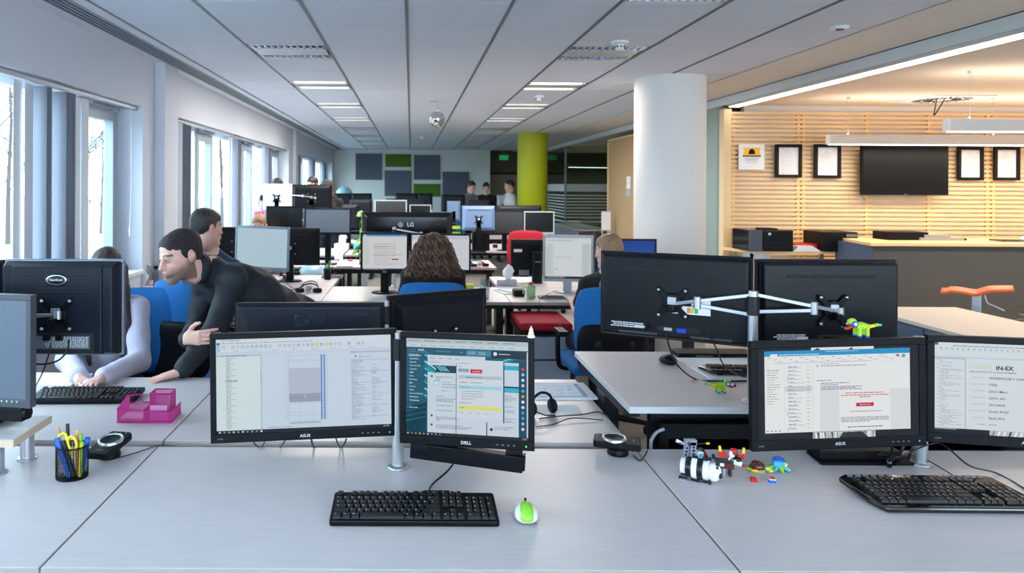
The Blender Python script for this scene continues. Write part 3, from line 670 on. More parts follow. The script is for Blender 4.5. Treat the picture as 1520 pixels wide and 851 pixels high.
# ------------------------------------------------------------------ screen pictures: flat print on the lit panel
class Scr:
    "flat picture of w x h metres on the plane y=0 facing -y, layer by layer"
    def __init__(s, w, h, x0, z0): s.mb = MB(); s.w, s.h, s.x0, s.z0 = w, h, x0, z0
    def r(s, x0, y0, x1, y1, c, l=1):
        mb = s.mb; mb.col = lin(c); y = -.00025*l
        X0, X1, Z1, Z0 = s.x0+x0*s.w, s.x0+x1*s.w, s.z0+(1-y0)*s.h, s.z0+(1-y1)*s.h
        mb.quad((X0, y, Z0), (X1, y, Z0), (X1, y, Z1), (X0, y, Z1)); return s
    def poly(s, pts, c, l=1):
        s.mb.col = lin(c); s.mb.add([(s.x0+x*s.w, -.00025*l, s.z0+(1-y)*s.h) for x, y in pts], [tuple(range(len(pts)))])
    def t(s, txt, x, y, size, c, l=3, al='l', off=.0, sx=1.):
        s.mb.col = lin(c); s.mb.text(txt, (s.x0+x*s.w, -.00025*l, s.z0+(1-y)*s.h), size*s.h, off, align=al, sx=sx)
    def line(s, x, y, L, c, th=.004, rnd=random, l=2):
        "a line of print too small to read: word-long dashes"
        e = x+L
        while x < e-.004:
            w_ = min(rnd.uniform(.006, .028), e-x); s.r(x, y, x+w_, y+th, c, l); x += w_+.004
    def circ(s, x, y, r, c, l=3):
        k = s.h/s.w; s.poly([(x+r*k*math.cos(a), y+r*math.sin(a)) for a in [-2*PI*i/14 for i in range(14)]], c, l)
    def done(s, parent, y): o = s.mb.build('screen_image', M_emis, parent, loc=(0, y, 0)); return o
def taskbar(s, n=10, y=.965, x1=.26):
    s.r(0, y, 1, 1, (14, 22, 30)); rr = random.Random(3)
    for i in range(n): s.r(.012+i*x1/n, y+.009, .012+i*x1/n+.011, y+.027, [(190, 200, 210), (120, 130, 140), (150, 150, 150), (230, 190, 80), (90, 160, 230), (180, 200, 190), (60, 140, 220), (40, 180, 200), (200, 90, 80), (220, 230, 240)][i % 10], 2)
    s.line(.955, y+.009, .035, (180, 190, 200), .005); s.line(.95, y+.02, .04, (160, 170, 180), .004)
def img_cad(s):
    rr = random.Random(11); BG = (196, 212, 226); G = (150, 164, 180)
    s.r(0, 0, 1, .965, BG, 0); s.r(0, 0, 1, .03, (208, 218, 226)); s.r(0, .03, 1, .135, (206, 218, 228)); s.r(0, .135, 1, .165, (196, 208, 222), 1)
    s.r(.003, .035, .022, .06, (40, 120, 170), 2); s.r(.003, .062, .024, .13, (150, 200, 226), 2)
    for i in range(9): s.r(.03+i*.012, .008, .036+i*.012, .02, rr.choice([(120, 140, 160), (190, 140, 110), (100, 120, 150)]), 2)
    x = .03
    for i in range(14): L = rr.uniform(.02, .045); s.line(x, .04, L, (110, 124, 144), .006, rr); x += L+.008
    for i in range(36):
        x = .035+i*.0265
        if x > .86: break
        if rr.random() < .86: s.r(x, .068, x+.016, .092, rr.choice([(160, 174, 190), (132, 150, 170), (176, 186, 196), (150, 160, 180)]), 2); s.r(x+.003, .074, x+.012, .086, BG, 3); s.line(x-.002, .1, .018, (170, 180, 192), .004, rr)
    for x in (.566, .618): s.r(x, .066, x+.018, .094, (206, 214, 92), 4)
    for i in range(8): s.line(.1+i*.11, .122, .03, (140, 152, 168), .005, rr)
    s.r(0, .17, .255, .183, (168, 184, 206), 1); s.line(.03, .173, .14, (90, 100, 120), .006, rr); s.r(0, .183, .25, .965, (206, 222, 224), 1); s.r(.25, .17, .256, .965, (176, 188, 202), 2); s.r(.2505, .37, .2555, .47, (150, 160, 178), 3)
    for i in range(60):
        y = .195+i*.0126
        s.line(.055, y, .03 if i % 5 else .055, (128, 138, 150), .0045, rr)
    s.line(.05, .437, .07, (60, 66, 80), .006, rr, 3)
    x0, x1 = .39, .63
    def ln(a, b, c, d, col, l=2): s.r(a, b, c, d, col, l)
    for a, b in ((.19, .2), (.83, .84)): ln(x0, a, x1, a+.002, G)
    for x in (.392, .41, .628, .617): ln(x, .19, x+.0012, .88, G)
    ln(.41, .24, .595, .242, G); ln(.41, .255, .595, .257, G)
    s.r(.412, .33, .592, .60, (178, 188, 204), 1); s.r(.412, .60, .592, .69, (150, 160, 180), 2); ln(.412, .645, .592, .648, (120, 132, 150), 3); ln(.502, .61, .504, .65, (240, 244, 250), 4)
    for y in (.33, .70, .80, .885, .90): ln(.412, y, .592, y+.002, G, 3)
    for x in (.412, .47, .55, .59): ln(x, .70, x+.0012, .885, (190, 196, 150) if x in (.59, .412) else G)
    s.r(.594, .19, .600, .885, (28, 110, 190), 4); s.r(.612, .19, .617, .885, (28, 110, 190), 4)
    for i in range(34): s.r(.602, .2+i*.02, .611, .208+i*.02, (120, 180, 214) if i % 2 else (90, 150, 200), 3)
    for i in range(36): s.r(.396+.006*(i % 2), .2+i*.019, .402+.006*(i % 2), .203+i*.019, G, 2)
    for i in range(30): s.r(.413+i*.006, .905, .416+i*.006, .918, (90, 100, 120), 2)
    ln(.392, .935, .64, .937, (180, 190, 196)); s.line(.29, .945, .14, (110, 120, 140), .005, rr)
    s.r(.765, .17, 1, .183, (166, 180, 206), 1); s.line(.77, .173, .03, (90, 100, 120), .005, rr)
    s.poly([(.79, .205), (.802, .222), (.79, .24), (.794, .222)], (60, 70, 80), 2); s.line(.815, .215, .02, (130, 140, 150), .005, rr); s.line(.815, .228, .07, (130, 140, 150), .005, rr)
    for i in range(48):
        y = .26+i*.0135; 
        if i % 9 == 0: s.r(.766, y-.003, .985, y+.008, (180, 192, 210), 1)
        s.line(.77, y, rr.uniform(.02, .09), (128, 138, 152), .0045, rr)
        if rr.random() < .55: s.line(.89, y, rr.uniform(.01, .06), (128, 138, 152), .0045, rr)
    s.r(.883, .26, .884, .92, (176, 186, 200), 2)
    taskbar(s, 10)
def img_portal(s):
    rr = random.Random(4); P = (200, 212, 222)
    s.r(0, 0, 1, .045, (176, 194, 198), 0); s.r(0, .045, 1, .09, (196, 210, 216), 0); s.r(0, .09, 1, .965, (12, 84, 108), 0)
    for i in range(7): s.line(.03+i*.13, .018, .08, (96, 110, 120), .007, rr, 1); s.r(.02+i*.13, .016, .028+i*.13, .026, (170, 60, 70) if i > 3 else (120, 130, 140), 1)
    for i in range(11): s.line(.04+i*.08, .066, .05, (130, 140, 150), .006, rr, 1)
    # light streaks of the wallpaper
    for i in range(14):
        y = .12+i*.035; c = [(16, 120, 150), (60, 190, 210), (12, 84, 110), (120, 220, 235)][i % 4]
        s.poly([(.16, y), (.34, y+.16), (.34, y+.175), (.15, y+.015)], c, 1)
    for i in range(9):
        y = .45+i*.05; s.poly([(0, y), (.19, y-.06), (.19, y-.05), (0, y+.02)], (14, 78+4*(i % 3), 104), 1)
    s.r(0, .66, .17, .965, (10, 44, 62), 0); s.poly([(.17, .52), (0, .70), (0, .74), (.17, .56)], (20, 90, 116), 2)
    for i in range(7): s.poly([(.80, .22-i*.012), (.98, .12-i*.004), (.98, .135-i*.004), (.8, .235-i*.012)], [(40, 150, 170), (14, 90, 110), (130, 210, 220)][i % 3], 1)
    s.t('STUDIO', .02, .118, .022, (120, 150, 130), 4, off=.0); s.t('IN-EX', .10, .118, .024, (235, 240, 245), 4, off=.03); s.line(.02, .137, .14, (120, 150, 160), .005, rr, 3)
    s.r(.2, .1, .49, .15, (22, 88, 108), 2); s.line(.25, .123, .12, (110, 160, 176), .006, rr, 3); s.circ(.46, .127, .008, (110, 160, 176), 3)
    s.r(.5, .1, .70, .16, (62, 128, 146), 2); s.t('10:20', .515, .13, .04, (170, 210, 220), 4, sx=.9); s.line(.60, .12, .06, (170, 205, 215), .006, rr, 4); s.line(.60, .136, .06, (170, 205, 215), .006, rr, 4)
    s.r(.705, .1, 1, .175, (8, 40, 56), 2); s.circ(.735, .13, .02, (220, 230, 235), 4); s.line(.765, .127, .09, (220, 230, 235), .008, rr, 4)
    items = ['Activity Stream', 'Applications', 'Calendar', 'Chat and Calls', 'Company', 'CRM', 'Drive', 'Employees', 'Mail', 'Services', 'Tasks', 'Time and Reports', 'Workflows', 'Workgroups']
    for i, it in enumerate(items): s.t(it, .028, .175+i*.036, .020, (225, 235, 240), 4, off=.01)
    s.r(.015, .16, .105, .19, (90, 150, 160), 2); s.line(.028, .713, .07, (210, 222, 228), .007, rr, 4)
    s.r(.18, .165, .655, .25, P, 3); s.r(.18, .25, .415, .27, P, 3)
    for i in range(4): s.line(.2+i*.07, .195, .04, (120, 134, 150), .007, rr, 5)
    s.line(.2, .235, .09, (140, 150, 165), .006, rr, 5)
    s.poly([(.18, .27), (.26, .36), (.18, .33)], (14, 150, 170), 4); s.r(.25, .275, .415, .345, (10, 58, 76), 3)
    for i in range(4): s.poly([(.26+i*.02, .28), (.30+i*.02, .33), (.29+i*.02, .33), (.25+i*.02, .28)], (120, 215, 230), 4)
    s.r(.18, .345, .415, .965, P, 3); s.r(.42, .2, .80, .80, (206, 216, 226), 4); s.r(.42, .80, .80, .965, P, 3)
    s.line(.435, .235, .1, (140, 150, 165), .007, rr, 6); s.line(.435, .27, .03, (140, 150, 165), .006, rr, 6)
    s.r(.435, .295, .52, .327, (128, 144, 166), 6); s.r(.533, .295, .63, .335, (206, 32, 50), 6); s.line(.452, .309, .052, (200, 208, 218), .007, rr, 8); s.line(.552, .313, .062, (240, 200, 204), .008, rr, 8)
    s.r(.435, .36, .79, .395, (178, 190, 206), 5); s.line(.5, .376, .13, (70, 80, 100), .006, rr, 6)
    s.line(.445, .43, .06, (90, 100, 120), .006, rr, 6); s.line(.54, .43, .09, (90, 100, 120), .006, rr, 6)
    s.r(.435, .465, .79, .50, (158, 208, 222), 5); s.t('Project tasks', .45, .482, .018, (40, 80, 110), 7)
    for i in range(4): s.line(.46, .52+i*.026, rr.uniform(.1, .2), (128, 140, 156), .006, rr, 6)
    s.line(.445, .64, .1, (120, 130, 146), .006, rr, 6); s.r(.435, .675, .785, .71, (222, 222, 96), 5); s.line(.445, .69, .04, (80, 80, 60), .006, rr, 6)
    for i in range(4): s.line(.44+i*.07, .74, .04, (140, 150, 165), .005, rr, 6)
    for (y, L) in ((.385, .14), (.40, .05), (.44, .07), (.462, .11), (.49, .12), (.53, .05), (.585, .08), (.61, .17), (.625, .14), (.638, .15), (.68, .14), (.73, .14), (.80, .17), (.815, .19), (.83, .04), (.88, .22), (.895, .3), (.91, .26)):
        s.line(.25 if y > .55 or y < .41 else .30, y, L, (40, 150, 60) if y == .68 else (104, 126, 156), .006, rr, 5)
    s.r(.235, .42, .28, .475, (90, 196, 220), 5); s.r(.24, .435, .275, .47, (220, 232, 240), 6); s.t('12', .258, .452, .026, (40, 110, 130), 8, 'c')
    for y in (.385, .79, .885): s.circ(.215, y, .012, (70, 90, 110), 5)
    s.r(.81, .215, .925, .245, P, 4); s.r(.81, .245, .925, .29, (24, 176, 204), 5); s.r(.81, .29, .925, .455, P, 4); s.r(.81, .46, .925, .47, (6, 30, 44), 4); s.r(.81, .47, .925, .51, (30, 180, 204), 5); s.r(.81, .515, .925, .965, P, 4)
    for y in (.55, .57, .585, .6, .66, .70, .715, .78, .80, .815): s.line(.815, y, rr.uniform(.04, .09), (110, 134, 160), .006, rr, 6)
    s.r(.665, .83, .672, .965, (20, 24, 30), 5); s.r(.672, .83, .925, .965, P, 4); s.line(.73, .87, .15, (110, 124, 150), .006, rr, 6); s.line(.73, .89, .12, (110, 124, 150), .006, rr, 6); s.circ(.705, .9, .016, (40, 44, 50), 6)
    cs = [(200, 60, 60), (120, 210, 220), (200, 215, 225), (190, 205, 215), (40, 180, 200), (214, 150, 40), (220, 226, 230), (210, 220, 230), (30, 160, 220), (60, 160, 220), (170, 190, 200), (210, 220, 220)]
    s.r(.93, .2, .985, .965, (10, 66, 92), 2)
    for i, c in enumerate(cs): s.circ(.958, .275+i*.055, .016, c, 5)
    s.r(.988, .1, 1, .965, (190, 200, 206), 4)
    taskbar(s, 9, .965, .3)
def img_mail(s):
    rr = random.Random(8); s.r(0, 0, 1, 1, (12, 12, 14), 0)
    s.r(.33, .0, .72, .03, (226, 228, 228), 1); s.poly([(.34, .028), (.37, .004), (.39, .028)], (60, 60, 66), 2); s.poly([(.56, .028), (.585, .004), (.59, .028)], (60, 60, 66), 2)
    s.r(.335, .93, .725, 1, (196, 202, 202), 1)
    for i in range(26): x = .34+i*.0145; s.poly([(x, 1), (x+rr.uniform(-.01, .02), .935), (x+.004, .935), (x+.006, 1)], rr.choice([(60, 64, 66), (120, 126, 128), (236, 240, 240)]), 2)
    s.poly([(.5, 1), (.52, .94), (.64, .935), (.68, 1)], (40, 42, 44), 3)
    G = (230, 233, 232); s.r(.04, .028, .945, .925, G, 4)
    s.r(.04, .028, .945, .085, (26, 146, 200), 5); s.r(.075, .06, .12, .085, G, 6); s.line(.13, .066, .25, (220, 236, 246), .008, rr, 6); s.line(.42, .04, .2, (180, 220, 240), .007, rr, 6)
    for i in range(26): s.line(.06+i*.033, .10+.02*(i % 3), .022, (130, 136, 142), .006, rr, 6)
    s.r(.86, .095, .877, .12, (210, 66, 50), 7); s.r(.895, .095, .915, .13, (110, 150, 180), 7); s.line(.1, .155, .6, (160, 166, 170), .005, rr, 6); s.r(.04, .165, .945, .167, (196, 200, 200), 5)
    for i in range(15): s.line(.055, .235+i*.026, rr.uniform(.03, .09), (70, 74, 80) if i == 0 else (150, 156, 160), .007, rr, 6)
    s.r(.16, .17, .162, .92, (205, 208, 208), 5); s.r(.335, .17, .337, .92, (205, 208, 208), 5); s.r(.165, .42, .33, .475, (200, 204, 208), 5)
    for i in range(17): s.line(.185, .2+i*.042, rr.uniform(.03, .06), (110, 116, 124), .007, rr, 6); s.line(.185, .212+i*.042, rr.uniform(.05, .1), (160, 166, 172), .006, rr, 6); s.line(.30, .2+i*.042, .02, (140, 146, 152), .006, rr, 6)
    for y in (.30, .68, .86): s.r(.178, y, .18, y+.06, (40, 120, 190), 6)
    s.circ(.365, .2, .014, (180, 188, 192), 6); s.line(.39, .2, .28, (110, 116, 124), .007, rr, 6); s.line(.39, .18, .12, (140, 150, 160), .006, rr, 6)
    for k, (y, L) in enumerate(((.36, .09), (.39, .18), (.41, .11), (.43, .26), (.445, .22), (.46, .26))): s.line(.36 if k == 0 else .385, y, L, (90, 90, 110) if k % 2 else (70, 80, 170), .007, rr, 6)
    s.r(.38, .47, .50, .925, (216, 220, 222), 5); s.r(.82, .47, .94, .925, (216, 220, 222), 5)
    for y, L in ((.505, .24), (.53, .30), (.55, .07)): s.line(.66-L/2, y, L, (196, 80, 90), .009, rr, 6)
    s.r(.605, .62, .715, .66, (190, 20, 50), 6); s.line(.625, .637, .07, (240, 210, 214), .007, rr, 8); s.line(.565, .71, .2, (196, 80, 90), .008, rr, 6)
    for y in (.775, .79, .805, .82): s.line(.51, y, .30 if y < .81 else .18, (120, 124, 130), .007, rr, 6)
    s.line(.55, .88, .22, (40, 44, 50), .008, rr, 6)
    for i in range(4): s.r(.05+i*.025, .895, .06+i*.025, .908, (90, 130, 160), 6)
def img_titleblock(s):
    rr = random.Random(9); s.r(0, 0, 1, 1, (12, 13, 16), 0); G = (212, 222, 226)
    s.r(0, 0, 1, .945, G, 1); s.r(0, 0, .02, .03, (40, 100, 140), 2); s.line(.1, .03, .8, (120, 130, 150), .008, rr, 2)
    for i in range(30): s.r(.03+i*.03, .055, .042+i*.03, .075, (176, 186, 196), 2); s.line(.028+i*.03, .085, .018, (180, 188, 196), .004, rr, 2)
    s.r(0, .15, 1, .17, (196, 206, 220), 2); s.r(0, .17, .17, .18, (160, 174, 196), 2); s.r(.165, .17, .172, .945, (184, 192, 204), 2)
    for i in range(52): s.line(.012+.012*(i % 3), .19+i*.0142, rr.choice([.02, .04, .06, .12]), (150, 158, 168), .005, rr, 3)
    s.t('STUDIO', .19, .255, .062, (200, 206, 150), 4, sx=1.02); s.t('IN-EX', .335, .262, .062, (30, 36, 70), 4, off=.03, sx=1.05)
    s.t('ARCHITECTS & ENGINEERS', .19, .31, .022, (70, 76, 90), 4, off=.01, sx=1.7)
    rows = [('Project Name', 'WAREHOUSE C (WHC) - W'), ('Project Number', '17500'), ('Client Name', 'LEGO Manu'), ('Model Filename', 'LEGO_HU'), ('Date Created', '2016.04.05'), ('Original Model By', 'Studio IN-EX'), ('Revit Version', 'Revit 2016')]
    for i, (a, b) in enumerate(rows): y = .37+i*.073; s.t(a, .275, y, .022, (150, 156, 164), 4, 'r'); s.t(b, .295, y+.005, .036, (48, 50, 58), 4, off=.008)
    s.line(.23, .88, .05, (150, 156, 164), .007, rr, 3); s.line(.295, .88, .05, (120, 126, 134), .007, rr, 3)
    s.r(0, .95, .12, .956, (200, 205, 210), 2); s.r(.30, .945, 1, 1, (186, 192, 192), 2)
    for i in range(20): x = .31+i*.03; s.poly([(x, 1), (x+.01, .95), (x+.02, .95), (x+.012, 1)], rr.choice([(60, 64, 66), (130, 136, 138), (236, 240, 240)]), 3)
def img_form(s):
    rr = random.Random(5); s.r(0, 0, 1, .955, (206, 208, 208), 0); s.r(0, 0, 1, .05, (30, 120, 180), 1); s.r(.02, .015, .08, .035, (220, 230, 240), 2); s.r(.85, .015, .95, .035, (190, 80, 90), 2)
    for i in range(12): s.line(.03+i*.08, .07, .05, (150, 150, 156), .012, rr)
    for i in range(14): s.line(.03, .15+i*.05, .12, (150, 150, 156), .010, rr)
    for y in (.26, .34, .40, .50, .58): s.r(.24, y, .74, y+.008, (90, 92, 98), 2)
    for i in range(12): s.line(.25, .3+i*.05, .35, (150, 150, 156), .01, rr)
    s.r(.66, .68, .82, .715, (170, 40, 60), 2); s.r(.74, .26, .745, .5, (120, 124, 130), 2); s.line(.68, .56, .25, (110, 110, 116), .012, rr); s.line(.6, .82, .3, (140, 140, 146), .012, rr); s.r(0, .955, 1, 1, (24, 28, 34), 1); s.line(.02, .97, .5, (190, 190, 190), .012, rr)
def img_sheet(s):
    rr = random.Random(6); s.r(0, 0, 1, 1, (204, 206, 212), 0); s.r(0, 0, 1, .12, (190, 194, 204), 1)
    for i in range(16): s.line(.03+i*.06, .05, .03, (130, 134, 150), .012, rr)
    for y in (.24, .4, .56, .72, .88): s.r(.6, y, 1, y+.005, (176, 180, 192), 1)
    s.r(.86, .2, .865, 1, (176, 180, 192), 1); s.r(.70, .46, .76, .53, (70, 110, 180), 2); s.r(0, .2, .25, 1, (216, 218, 224), 1)
    for i in range(10): s.line(.02, .25+i*.07, .15, (160, 164, 176), .01, rr)
def img_drawing(s):
    rr = random.Random(7); s.r(0, 0, 1, .95, (206, 212, 214), 0); s.r(0, 0, 1, .04, (186, 192, 198), 1)
    for i in range(24): s.r(.03+i*.024, .06, .042+i*.024, .1, (160, 168, 180), 1)
    s.r(0, .15, .18, .95, (196, 204, 202), 1); s.r(.8, .15, 1, .95, (190, 200, 200), 1); s.r(.18, .15, .182, .95, (150, 156, 166), 2); s.r(.798, .15, .8, .95, (150, 156, 166), 2)
    for i in range(24): s.line(.02, .18+i*.03, .11, (150, 160, 160), .007, rr); s.line(.82, .18+i*.03, .13, (150, 160, 165), .007, rr)
    s.r(.22, .48, .58, .486, (110, 116, 126), 2); s.t('12', .22, .77, .07, (90, 90, 96), 3); s.t('1', .76, .77, .07, (90, 90, 96), 3)
    for k in range(20): a = PI*.5*k/20; s.r(.74-.24*math.cos(a), .92-.34*math.sin(a), .744-.24*math.cos(a), .926-.34*math.sin(a), (160, 166, 174), 2)
    s.r(0, .95, 1, 1, (30, 34, 40), 1); s.line(.03, .965, .4, (200, 200, 200), .015, rr)
def img_wall(s):
    n = 24
    for i in range(n):
        for j in range(10):
            x, y = (i+.5)/n, (j+.5)/10; g = math.exp(-((x-.72)**2*6+(y-.95)**2*4)); s.r(i/n, j/10, (i+1)/n, (j+1)/10, (8+50*g, 50+110*g, 140+100*g), 0)
    s.poly([(.68, .9), (.72, .86), (.76, .9), (.72, .94)], (230, 240, 255), 2)
def img_glow(s):
    s.r(0, 0, 1, 1, (176, 200, 212), 0); rr = random.Random(2)
    for i in range(30): s.line(.06, .08+i*.03, .86, (168, 192, 205), .006, rr, 1)

# ------------------------------------------------------------------ monitors
_scr = {}
def monitor(label, a, b, zt, h, face='front', fr=.016, inset=.016, chin=None, tilt=0., roll=0., img=None, mfr=None, mback=None, mscr=None, desk_z=None, vesa=True, vent=True, logo=None, brand=None, depth=.045, thick=.02, extras=None, stickers=False, name='monitor', grp=None):
    """a, b: (x, y) of the left and right end of the front plane (as the camera sees them); zt: top height"""
    a = Vector(a); b = Vector(b); d = b-a; w_ = d.length; c = (a+b)/2; yaw = math.atan2(d.y, d.x); mfr = mfr or M_blk; mback = mback or M_blk2
    if face == 'back': yaw += PI
    t = thing(name, label, 'monitor', (c.x, c.y, zt-h), (tilt, roll, yaw), grp); chin = fr*1.5 if chin is None else chin; W2 = w_/2
    MB().box(-W2, 0, 0, W2, thick, chin).box(-W2, 0, h-fr, W2, thick, h).box(-W2, 0, chin, -W2+fr, thick, h-fr).box(W2-fr, 0, chin, W2, thick, h-fr).build('bezel', mfr, t, bev=.0025 if w_ < 1 else 0)
    MB().box(-W2+fr-.001, .004, chin-.001, W2-fr+.001, thick, h-fr+.001).build('screen', mscr or M_scr, t)
    bk = MB().frustum(-W2+.004, .004, W2-.004, h-.004, thick, .012, thick+.012).frustum(-W2+inset, inset, W2-inset, h-inset, thick+.010, inset*1.6+.006, thick+depth, inset*1.5+.006)
    k = bk.build('back_shell', mback, t, bev=.006)
    if img:
        s = Scr(w_-2*fr-.002, h-fr-chin-.002, -W2+fr+.001, chin+.001); img(s); s.done(t, .0035)
    yb = thick+depth
    if face == 'back':
        if vent:
            v = MB(); vw = w_*.32
            MB().box(-vw, yb-.001, h*.80, vw, yb+.0015, h*.80+.014).build('vent_slot', M_dark, t, bev=.0005)
            for i in range(40): x = -vw+.008+i*(2*vw-.016)/39; v.box(x-.0015, yb+.001, h*.80+.001, x+.0015, yb+.003, h*.80+.013)
            v.build('vent_rib', mback, t)['kind'] = 'stuff'
        if vesa:
            hv = h*.45; p = MB().lathe([(0, yb+.012), (.036, yb+.012), (.04, yb+.004), (.04, yb)], (0, 0, hv), 20, 'y')
            for sx in (-1, 1):
                for sz in (-1, 1):
                    dx, dz = sx*.053, sz*.053; n_ = Vector((-dz, 0, dx)).normalized()*.011
                    p.prism([(sx*.018+n_.x, hv+sz*.018+n_.z), (dx+n_.x, hv+dz+n_.z), (dx*1.12, hv+dz*1.12), (dx-n_.x, hv+dz-n_.z), (sx*.018-n_.x, hv+sz*.018-n_.z)], yb, yb+.012)
            p.build('mount_plate', M_blk, t, bev=.002)
            if 'sc' not in _scr: o_ = MB().lathe([(0, .004), (.005, .004), (.006, 0)], (0, 0, 0), 10, 'y').build('screw', M_alu); _scr['sc'] = o_.data; bpy.data.objects.remove(o_)
            for sx in (-1, 1):
                for sz in (-1, 1): inst('screw', _scr['sc'], t, (sx*.05, yb+.012, hv+sz*.05))
            MB().box(-.016, yb+.010, hv-.006, .016, yb+.018, hv+.024).build('mount_badge', M_alu, t, bev=.001)
            MB().box(-.012, yb+.012, hv-.03, .012, yb+.05, hv-.008).build('mount_hinge', M_blk, t, bev=.003)
        if stickers:
            l = MB().box(W2*.45, yb-.004, h*.11, W2*.75, yb-.002, h*.155); 
            l = MB(); rr = random.Random(int(w_*1000))
            for i in range(3):
                x = W2*.38
                while x < W2*.78: q = rr.uniform(.004, .02); l.box(x, yb-.006, h*(.17-.022*i), x+q, yb+.0005, h*(.17-.022*i)+.0045); x += q+.002
            l.box(W2*.34, yb-.006, h*.13, W2*.50, yb+.0006, h*.155); l.build('rating_label', M_print, t)
            v = MB()
            for i in range(26): x = -W2*.75+i*W2*.02; v.box(x, yb-.01, h*.06, x+.002, yb+.001, h*.085); v.box(x+W2*.95, yb-.01, h*.06, x+W2*.95+.002, yb+.001, h*.085)
            v.build('lower_vent', M_printg, t)['kind'] = 'stuff'
            MB().box(-W2*.36, yb-.01, h*.115, W2*.2, yb+.001, h*.175).build('port_panel', M_dark, t, bev=.002)
        if logo: MB().text(logo, (0, yb+.001, h*.62), h*.13, .02, right=(-1, 0, 0)).build('logo', M_printg, t)
    elif brand:
        MB().text(brand, (0, -.0006, chin*.5), min(chin*.55, .013), .02, sx=1.1).build('logo', M_print, t)
    if face == 'front' and w_ > .3 and brand:
        q = MB()
        for i in range(4): q.box(W2-.115+i*.017, -.0006, chin*.5-.001, W2-.108+i*.017, 0, chin*.5+.0015)
        q.build('button_mark', M_printg, t); MB().lathe([(0, -.001), (.0022, -.001), (.0022, 0)], (W2-.025, 0, chin*.5), 10, 'y').build('power_light', M_ledg if brand == 'DELL' else M_led, t)
        if brand == 'ASUS': MB().text('HDMI', (-W2+.03, -.0006, chin*.5), .007, .01).build('port_print', M_printg, t)
    if desk_z is not None:
        zb = desk_z-(zt-h); MB().box(-.035, thick+.01, zb+.01, .035, thick+.045, h*.5).build('stand_neck', mfr, t, bev=.004)
        MB().lathe([(0, zb+.014), (.11, zb+.010), (.115, zb), (0, zb)], (0, .06, 0), 28, sy=.85).build('stand_base', mfr, t)
    if extras: extras(t, w_, h, yb)
    return t
def ends(pl, Yl, pr, Yr, py=400):
    A = W(pl, py, Yl); B = W(pr, py, Yr); return (A.x, A.y), (B.x, B.y)

# --- near screens
a, b = ends(313, 2.20, 590.5, 2.255, 560)
monitor('front middle wide monitor showing a drawing program, left of its pair', a, b, 1.178, .345, 'front', .018, .030, roll=R(-.9), img=img_cad, brand='ASUS', depth=.03)
def dell_extra(t, w_, h, yb):
    for x in (-.17, .12): MB().box(x, -.004, -.012, x+.05, .03, .004).build('sound_bar_bracket', M_blk, t)
a, b = ends(593.5, 2.165, 794, 2.095, 580)
monitor('square black monitor with a turquoise web page and a figurine on top', a, b, 1.190, .342, 'front', .018, .031, tilt=R(-2), roll=R(-.3), img=img_portal, brand='DELL', depth=.035, extras=dell_extra)
d = Vector((b[0]-a[0], b[1]-a[1])); yaw = math.atan2(d.y, d.x); c = W(692, 677, 2.14)
t = thing('sound_bar', 'black bar shaped speaker hanging under the square monitor', 'speaker', c, (0, R(2.6), yaw-R(3)))
MB().box(-.172, -.018, -.024, .172, .018, .024).build('casing', M_blk, t, bev=.003); MB().box(.172, -.012, -.018, .178, .014, .028).build('end_knob', M_blk, t)
a, b = ends(1117, 2.18, 1376.5, 2.215, 580)
monitor('wide monitor with an e-mail page, behind the toy figures', a, b, 1.166, .342, 'front', .022, .034, roll=R(-1.0), img=img_mail, brand='ASUS', depth=.03)
a, b = ends(1377, 2.235, 1682, 2.13, 580)
monitor('monitor at the right edge with an architects title sheet on screen', a, b, 1.176, .342, 'front', .021, .032, img=img_titleblock, brand='ASUS', depth=.03, roll=R(-.2))
a, b = ends(-150, 2.33, 45, 2.255, 530)
def left_extra(t, w_, h, yb):
    for i in range(5): MB().box(w_/2-.05-i*.018, -.001, .018, w_/2-.045-i*.018, 0, .023).build('button', M_print, t)
    MB().box(-.1, .0, -.045, w_/2-.03, .05, 0).build('speaker_bar', M_blk2, t, bev=.004); MB().cyl((w_/2-.045, .02, -.02), (w_/2-.02, .02, -.02), .02, 20).build('pivot', M_blk, t)
    MB().box(-.06, .03, -.09, .06, .06, .1).build('stand_neck', M_blk2, t, bev=.004); MB().box(-.12, -.03, -.06, .12, .12, -.045).build('stand_base', M_blk2, t, bev=.004)
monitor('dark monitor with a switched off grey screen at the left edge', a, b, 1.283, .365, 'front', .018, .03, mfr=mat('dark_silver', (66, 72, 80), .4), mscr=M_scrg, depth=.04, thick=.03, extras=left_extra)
t = thing('monitor_riser', 'raised pale wood shelf on steel feet carrying the left edge monitor', 'riser', (-1.6, 2.27, HD))
MB().box(-.4, -.10, .095, .374, .13, .12).build('shelf', M_desk, t, bev=.0015); MB().box(-.4, -.1012, .096, .374, -.1, .119).box(.374, -.1, .096, .3752, .13, .119).build('edge_band', mat('riser_edge', (206, 186, 160), .5), t)
for x, y in ((.33, .06), (.30, -.06), (-.33, .06), (-.33, -.06)):
    MB().cyl((x, y, .004), (x, y, .095), .0215, 24).build('leg', M_alu, t); MB().lathe([(0, .005), (.03, .005), (.032, 0), (0, 0)], (x, y, 0), 24).build('leg_foot', M_alu, t)
